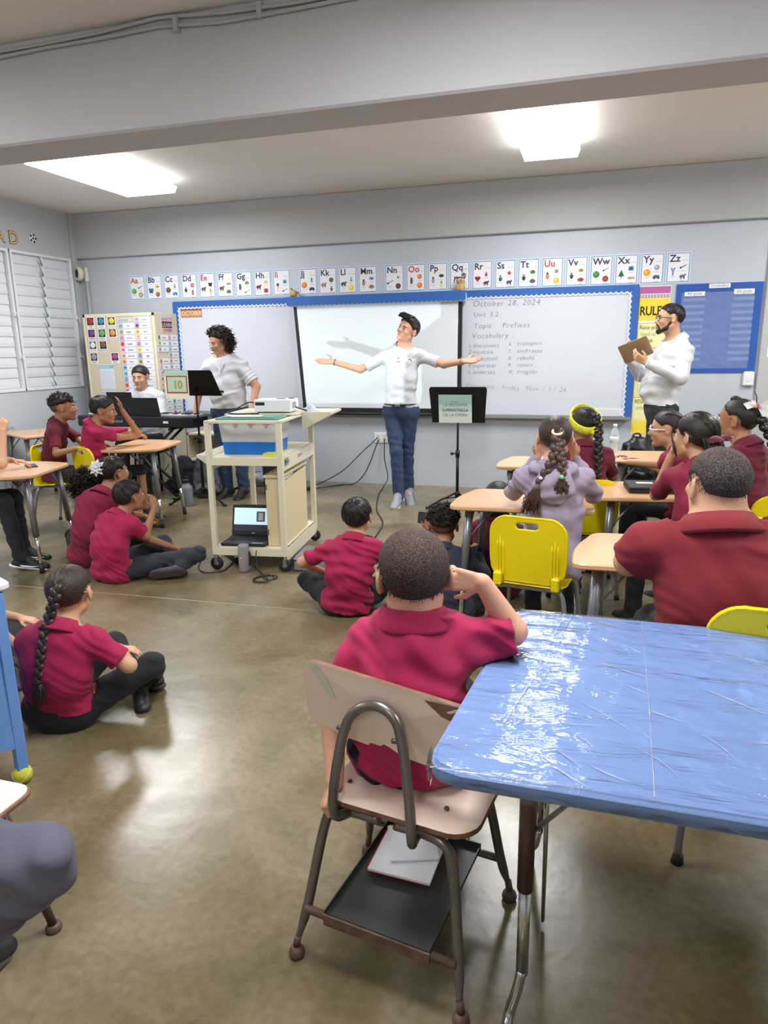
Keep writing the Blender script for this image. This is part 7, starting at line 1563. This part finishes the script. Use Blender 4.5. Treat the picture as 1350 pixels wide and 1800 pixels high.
# --- girl with yellow bandana
J = pose((-.04, 4.52, 1.015), (-.03, 4.42), 5, .80, 'chair', (.02, 0), slouch=.02, wr=dict(L=(-.17, 4.82, .73), R=(.10, 4.80, .73)))
p = person('girl with yellow bandana headband and black braid in maroon polo', J, .80, 1.02, SK_BRN, MAR, 'short', BKT, hs=.223, R=rm(14, 0, 0), h=.0065, shoes=SHB, nr=.058)
hm = hair_shell(p['root'], 'hair', H_BLK, p['J']['head'], p['R'], .223, p['off'], .035, .006, line=-.03)
strands(hm, p['J']['head'], p['R'], .223, p['off'], 240, (.16, -.46, .30), H_STK, .0013, 5, (.372, .457, .405, (0, -.075, .135)))
BAN = mat('bandana_yellow', (226, 226, 60), .7, var=(60, .25)); b = MB(); N_ = 36; ring = []
cc = A(*W_(p, 0, -.075, .17))
for k in range(N_):
    a = 2*PI*k/N_; y_ = .475*math.sin(a)-.075; ring.append(A(*W_(p, .405*math.cos(a)*(1-.12*max(0, math.sin(a))), y_, .26+.60*y_)))
vs = []
for k in range(N_):
    t_ = nrm(ring[(k+1) % N_]-ring[k-1]); n_ = nrm(ring[k]-cc); w_ = nrm(np.cross(n_, t_))
    for o_, h_ in ((-.026, 0), (-.022, .007), (.022, .007), (.026, 0)): vs.append(tuple(ring[k]+w_*o_+n_*h_))
b.add(vs, [(4*k+j_, 4*((k+1) % N_)+j_, 4*((k+1) % N_)+(j_+1) % 4, 4*k+(j_+1) % 4) for k in range(N_) for j_ in range(4)], BAN, True)
k0 = A(*W_(p, .10, -.50, -.10)); b.sph(tuple(k0), .018, BAN, 8); b.tube([tuple(k0), tuple(k0+A(.025, -.012, -.02)), tuple(k0+A(.03, -.012, -.06))], [.010, .016, .004], BAN, 6, flat=.4); b.tube([tuple(k0), tuple(k0+A(.03, -.01, .012)), tuple(k0+A(.05, -.01, .0))], [.008, .013, .004], BAN, 6, flat=.4); b.build('bandana', hm, p['off'])
braid(hm, 'braid', H_STK, [W_(p, .18, -.44, .30), W_(p, .26, -.52, .0), (.05, 4.38, .90), (.055, 4.36, .80), (.055, 4.36, .72)], .027, .02, p['off'])
# --- girl in white glasses
J = pose((.455, 4.72, .985), (.60, 4.78), 62, .80, 'chair', (.06, 0), slouch=.03, wr=dict(L=(.22, 4.86, .755), R=(.30, 5.0, .745)), hint=dict(L=(0, -1, -.3)))
J['elL'] = A(.46, 4.70, .76); J['wrL'] = A(.25, 4.83, .75)
p = person('girl in white rimmed glasses with braided hair leaning on the far desk', J, .80, 1.0, SK_TAN, WINE, 'short', BKT, hs=.223, R=rm(82, -4, 0), h=.0065, shoes=SHB, nr=.058, sleevef=1.1)
hm = hair_shell(p['root'], 'hair', hair_mat('hair_plum_black', (44, 32, 38)), p['J']['head'], p['R'], .223, p['off'], .03, .006)
for k in range(5): braid(hm, 'cornrow', H_STK, [W_(p, -.22+.11*k, .22-abs(k-2)*.03, .42-abs(k-2)*.05), W_(p, -.24+.12*k, -.1, .53-abs(k-2)*.05), W_(p, -.2+.1*k, -.42, .32)], .009, .008, p['off'])
glasses(p, mat('glasses_white', (232, 230, 228), .3), .028, thick=.004)
F = Field(); F.ell(W_(p, 0, -.55, .12), np.eye(3), (.055, .05, .045), .01); F.disp.append(lump(120, .004, 1.)); fld('hair_bun', F, .007, H_CRL, hm, p['off'])
# --- girl resting chin on hand, maroon bow
J = pose((.485, 3.67, 1.065), (.53, 3.58), 28, .84, 'chair', (.05, 0), slouch=.03, wr=dict(L=(.385, 3.78, .95), R=(.66, 3.95, .735)), sw=.150)
J['elL'] = A(.345, 3.80, .745); J['wrL'] = A(.395, 3.74, .955); J['shL'] = A(.405, 3.66, .86)
p = person('girl with long wavy hair and maroon velvet bow, chin propped on hand', J, .84, .95, SK_TAN, WINE, 'short', BKT, hs=.225, R=rm(48, 2, 0), h=.0058, shoes=SHB, nr=.048, sleevef=1.1, hands=dict(L=dict(d=(.2, .2, 1), n=(.8, -.2, 0), L=.13, curl=.75), R=dict(d=(0, 1, 0), n=(0, 0, -1), L=.13)))
hm = hair_shell(p['root'], 'hair', H_BLK, p['J']['head'], p['R'], .225, p['off'], .045, .005, line=-.04)
strands(hm, p['J']['head'], p['R'], .225, p['off'], 420, (.08, -.56, -.12), H_STK, .0013, 6, (.384, .468, .418, (0, -.075, .135)))
b = MB(); rs = random.Random(9)
for k in range(130):
    x = rs.uniform(-.26, .24); y0 = -.40+rs.uniform(-.1, .05); ph = rs.random()*6
    b.tube(smoothpath([W_(p, x, y0+.05, .1), W_(p, x*1.1, y0-.12, -.25), W_(p, x*1.15+.04*math.sin(ph), y0-.12, -.6), W_(p, x*1.2+.06*math.sin(ph+2), y0-.05, -.95), W_(p, x*1.1+.05*math.sin(ph+4), y0-.05, -1.15-rs.random()*.35)], 3), .0042, H_STK, 4)
for k in range(14): b.tube(smoothpath([W_(p, -.28, .28, .36-.01*k), W_(p, -.36, .30, .05), W_(p, -.37-.005*k, .18, -.22), W_(p, -.36, .12, -.42)], 3), .003, H_STK, 4)
b.build('long_hair', hm, p['off'])
VEL = mat('velvet_maroon', (100, 16, 34), .9, sheen=.5); b = MB(); c0 = A(*W_(p, .10, -.55, -.02)); 
for sg in (-1, 1):
    rr_ = p['R']@A(1, 0, 0); b.tube([tuple(c0), tuple(c0+rr_*sg*.035+A(0, -.015, .012)), tuple(c0+rr_*sg*.075+A(0, -.01, .004))], [.010, .032, .024], VEL, 8, flat=.5); b.tube([tuple(c0), tuple(c0+rr_*sg*.02+A(0, -.012, -.05)), tuple(c0+rr_*sg*.03+A(0, -.01, -.085))], [.008, .016, .014], VEL, 8, flat=.4)
b.sph(tuple(c0+A(0, -.018, 0)), .016, VEL, 8); b.build('hair_bow', hm, p['off'])
# --- girl with the white bow at right
J = pose((.745, 4.14, 1.10), (.85, 4.13), 50, .84, 'chair', (.04, 0), wr=dict(L=(.62, 4.42, .74), R=(.85, 4.5, .74)))
p = person('girl with big white bow and long black braid in maroon polo near the right edge', J, .84, 1.0, SK_BRN, MAR, 'short', BKT, hs=.225, R=rm(66, 6, 0), h=.0062, shoes=SHB, nr=.058)
hm = hair_shell(p['root'], 'hair', H_BLK, p['J']['head'], p['R'], .225, p['off'], .025, .006, line=.02)
strands(hm, p['J']['head'], p['R'], .225, p['off'], 260, (0, -.46, .26), H_STK, .0012, 7, (.362, .447, .395, (0, -.075, .135)))
braid(hm, 'braid', H_STK, [W_(p, .0, -.48, .24), W_(p, -.06, -.62, .05), (.90, 4.02, 1.02), (.93, 4.00, .92), (.945, 4.0, .86)], .030, .016, p['off'])
c0 = W_(p, -.16, -.42, .42); BW = mat('bow_satin', (238, 236, 236), .4); b = MB(); c0 = A(*c0)
for a, L in ((.15, .085), (2.9, .07), (-.75, .10), (2.2, .05)):
    d = A(math.cos(a), -.1, math.sin(a)*.8); n_ = nrm(np.cross(d, A(0, 1, 0))); b.add([tuple(c0+A(0, -.015, 0)), tuple(c0+d*L*.6+n_*L*.35+A(0, -.02, 0)), tuple(c0+d*L+A(0, -.012, 0)), tuple(c0+d*L*.6-n_*L*.25+A(0, -.012, 0)), tuple(c0+d*L*.5+A(0, .006, 0))], [(0, 1, 2), (0, 2, 3), (0, 4, 1), (1, 4, 2), (0, 3, 4), (3, 2, 4)], BW)
for k, c_ in enumerate(((226, 190, 60), (196, 90, 120), (210, 150, 170))): b.sph(tuple(c0+A(.008*k-.008, -.028, .006*(k % 2))), .009, cm(*c_), 8)
b.tube([tuple(c0), tuple(c0+A(-.005, -.01, .05)), tuple(c0+A(-.02, -.01, .08))], [.004, .003, .002], cm(60, 50, 44), 5); b.build('hair_bow', hm, p['off'])
F = Field(); F.ell(W_(p, .12, .12, .50), np.eye(3), (.028, .024, .016), .01); fld('hair_poof', F, .006, H_BLK, hm, p['off'])
# --- big boy in dark red
J = pose((.365, 2.22, 1.095), (.44, 2.20), 10, .90, 'chair', (.03, 0), seat=.44, slouch=.03, sw=.205, fat=1.3, wr=dict(L=(.22, 2.50, .74), R=(.62, 2.60, .74)), hint=dict(L=(-1, -.2, -.7), R=(1, -.2, -.7)))
J['neck'] = J['head']+A(.01, -.045, -.118); J['shL'] = J['neck']+A(-.19, .0, -.072); J['shR'] = J['neck']+A(.19, .02, -.072); J['elL'] = A(.135, 2.20, .845); J['wrL'] = A(.18, 2.42, .775)
p = person('large boy in dark red polo with buzzed hair seen from behind at right', J, .90, 1.38, SK_TAN, DRD, 'short', BKT, hs=.222, R=rm(24, 2, 0), h=.0055, shoes=SHW, nr=.082, fold=.004, sleevef=1.2, belly=.04, armf=.92, hem=.06)
hb = hair_shell(p['root'], 'hair', H_BUZ2, p['J']['head'], p['R'], .222, p['off'], .018, .0045, line=-.06)
curl_hair(hb, p['J']['head'], p['R'], .222, p['off'], 2000, lambda x, y, z: z > hairline(y)-.02, .009, .0004, .0007, m=mat('hair_short_strand_dark', (38, 33, 32), .5, spec=.4), seed=33, drop=.55, rad=(.374, .442, .392, (0, -.075, .135)), name='short_hairs', seg=3)
# --- front boy
J = pose((-.412, 1.63, .940), (-.405, 1.56), 6, .80, 'chair', (.01, .0), seat=.435, slouch=.02, sw=.165, wr=dict(R=(-.245, 1.68, .935), L=(-.585, 1.42, .50)), hint=dict(L=(-1, -.3, 0)))
J['neck'] = A(-.408, 1.615, .835); J['shR'] = A(-.285, 1.625, .775); J['elR'] = A(-.165, 1.68, .795); J['wrR'] = A(-.240, 1.655, .927); J['shL'] = A(-.530, 1.60, .752); J['elL'] = A(-.605, 1.53, .60); J['wrL'] = A(-.562, 1.42, .462)
p = person('boy in magenta polo on the wooden chair in front, hand at his ear', J, .80, 1.06, SK_LT, MAG, 'short', BKT, hs=.243, R=rm(20, -2, 3), h=.0042, shoes=(mat('shoe_white_red', (226, 224, 224), .5), WH, mat('shoe_red', (186, 40, 60), .5)), nr=.076, fold=.0075, armf=1.12, sleevef=1.22, hem=.06, belly=.02,
           hands=dict(R=dict(d=(-.95, -.16, .10), n=(-.2, .95, -.12), L=.138, curls=[.42, .50, .62, .75], spread=.35, thumb=.75), L=dict(d=(-.3, -.55, -.85), n=(.75, .35, -.1), L=.128, curl=1.15)))
hb = hair_shell(p['root'], 'hair', H_BUZ, p['J']['head'], p['R'], .243, p['off'], .018, .0038, line=-.07)
HSH = mat('hair_short_strand', (40, 33, 31), .5, spec=.4)
curl_hair(hb, p['J']['head'], p['R'], .243, p['off'], 3000, lambda x, y, z: z > hairline(y)-.05, .010, .0004, .0007, m=HSH, seed=31, drop=.55, rad=(.374, .442, .392, (0, -.075, .135)), name='short_hairs', seg=3)
# --- person in grey jeans at the lower left
J = pose((-1.60, .96, 1.15), (-1.56, .955), -84, 1.0, 'chair', (.0, 0), seat=.44, sw=.17, wr=dict(R=(-1.52, .86, .62), L=(-1.60, 1.12, .60)), ov=dict(knR=(-1.045, .975, .475), anR=(-1.37, .99, .13), toR=(-1.40, 1.18, .04), knL=(-1.60, 1.25, .46), anL=(-1.66, 1.25, .12), toL=(-1.56, 1.32, .045)))
p = person('person in faded grey jeans and dark shoes cut off at the lower left', J, 1.0, 1.05, SK_BRN, MAR, 'short', GJN, hs=.225, R=rm(-80, 0, 0), h=.0065, shoes=SHB, fold=.010)
hair_shell(p['root'], 'hair', H_BLK, p['J']['head'], p['R'], .225, p['off'], .03, .008)
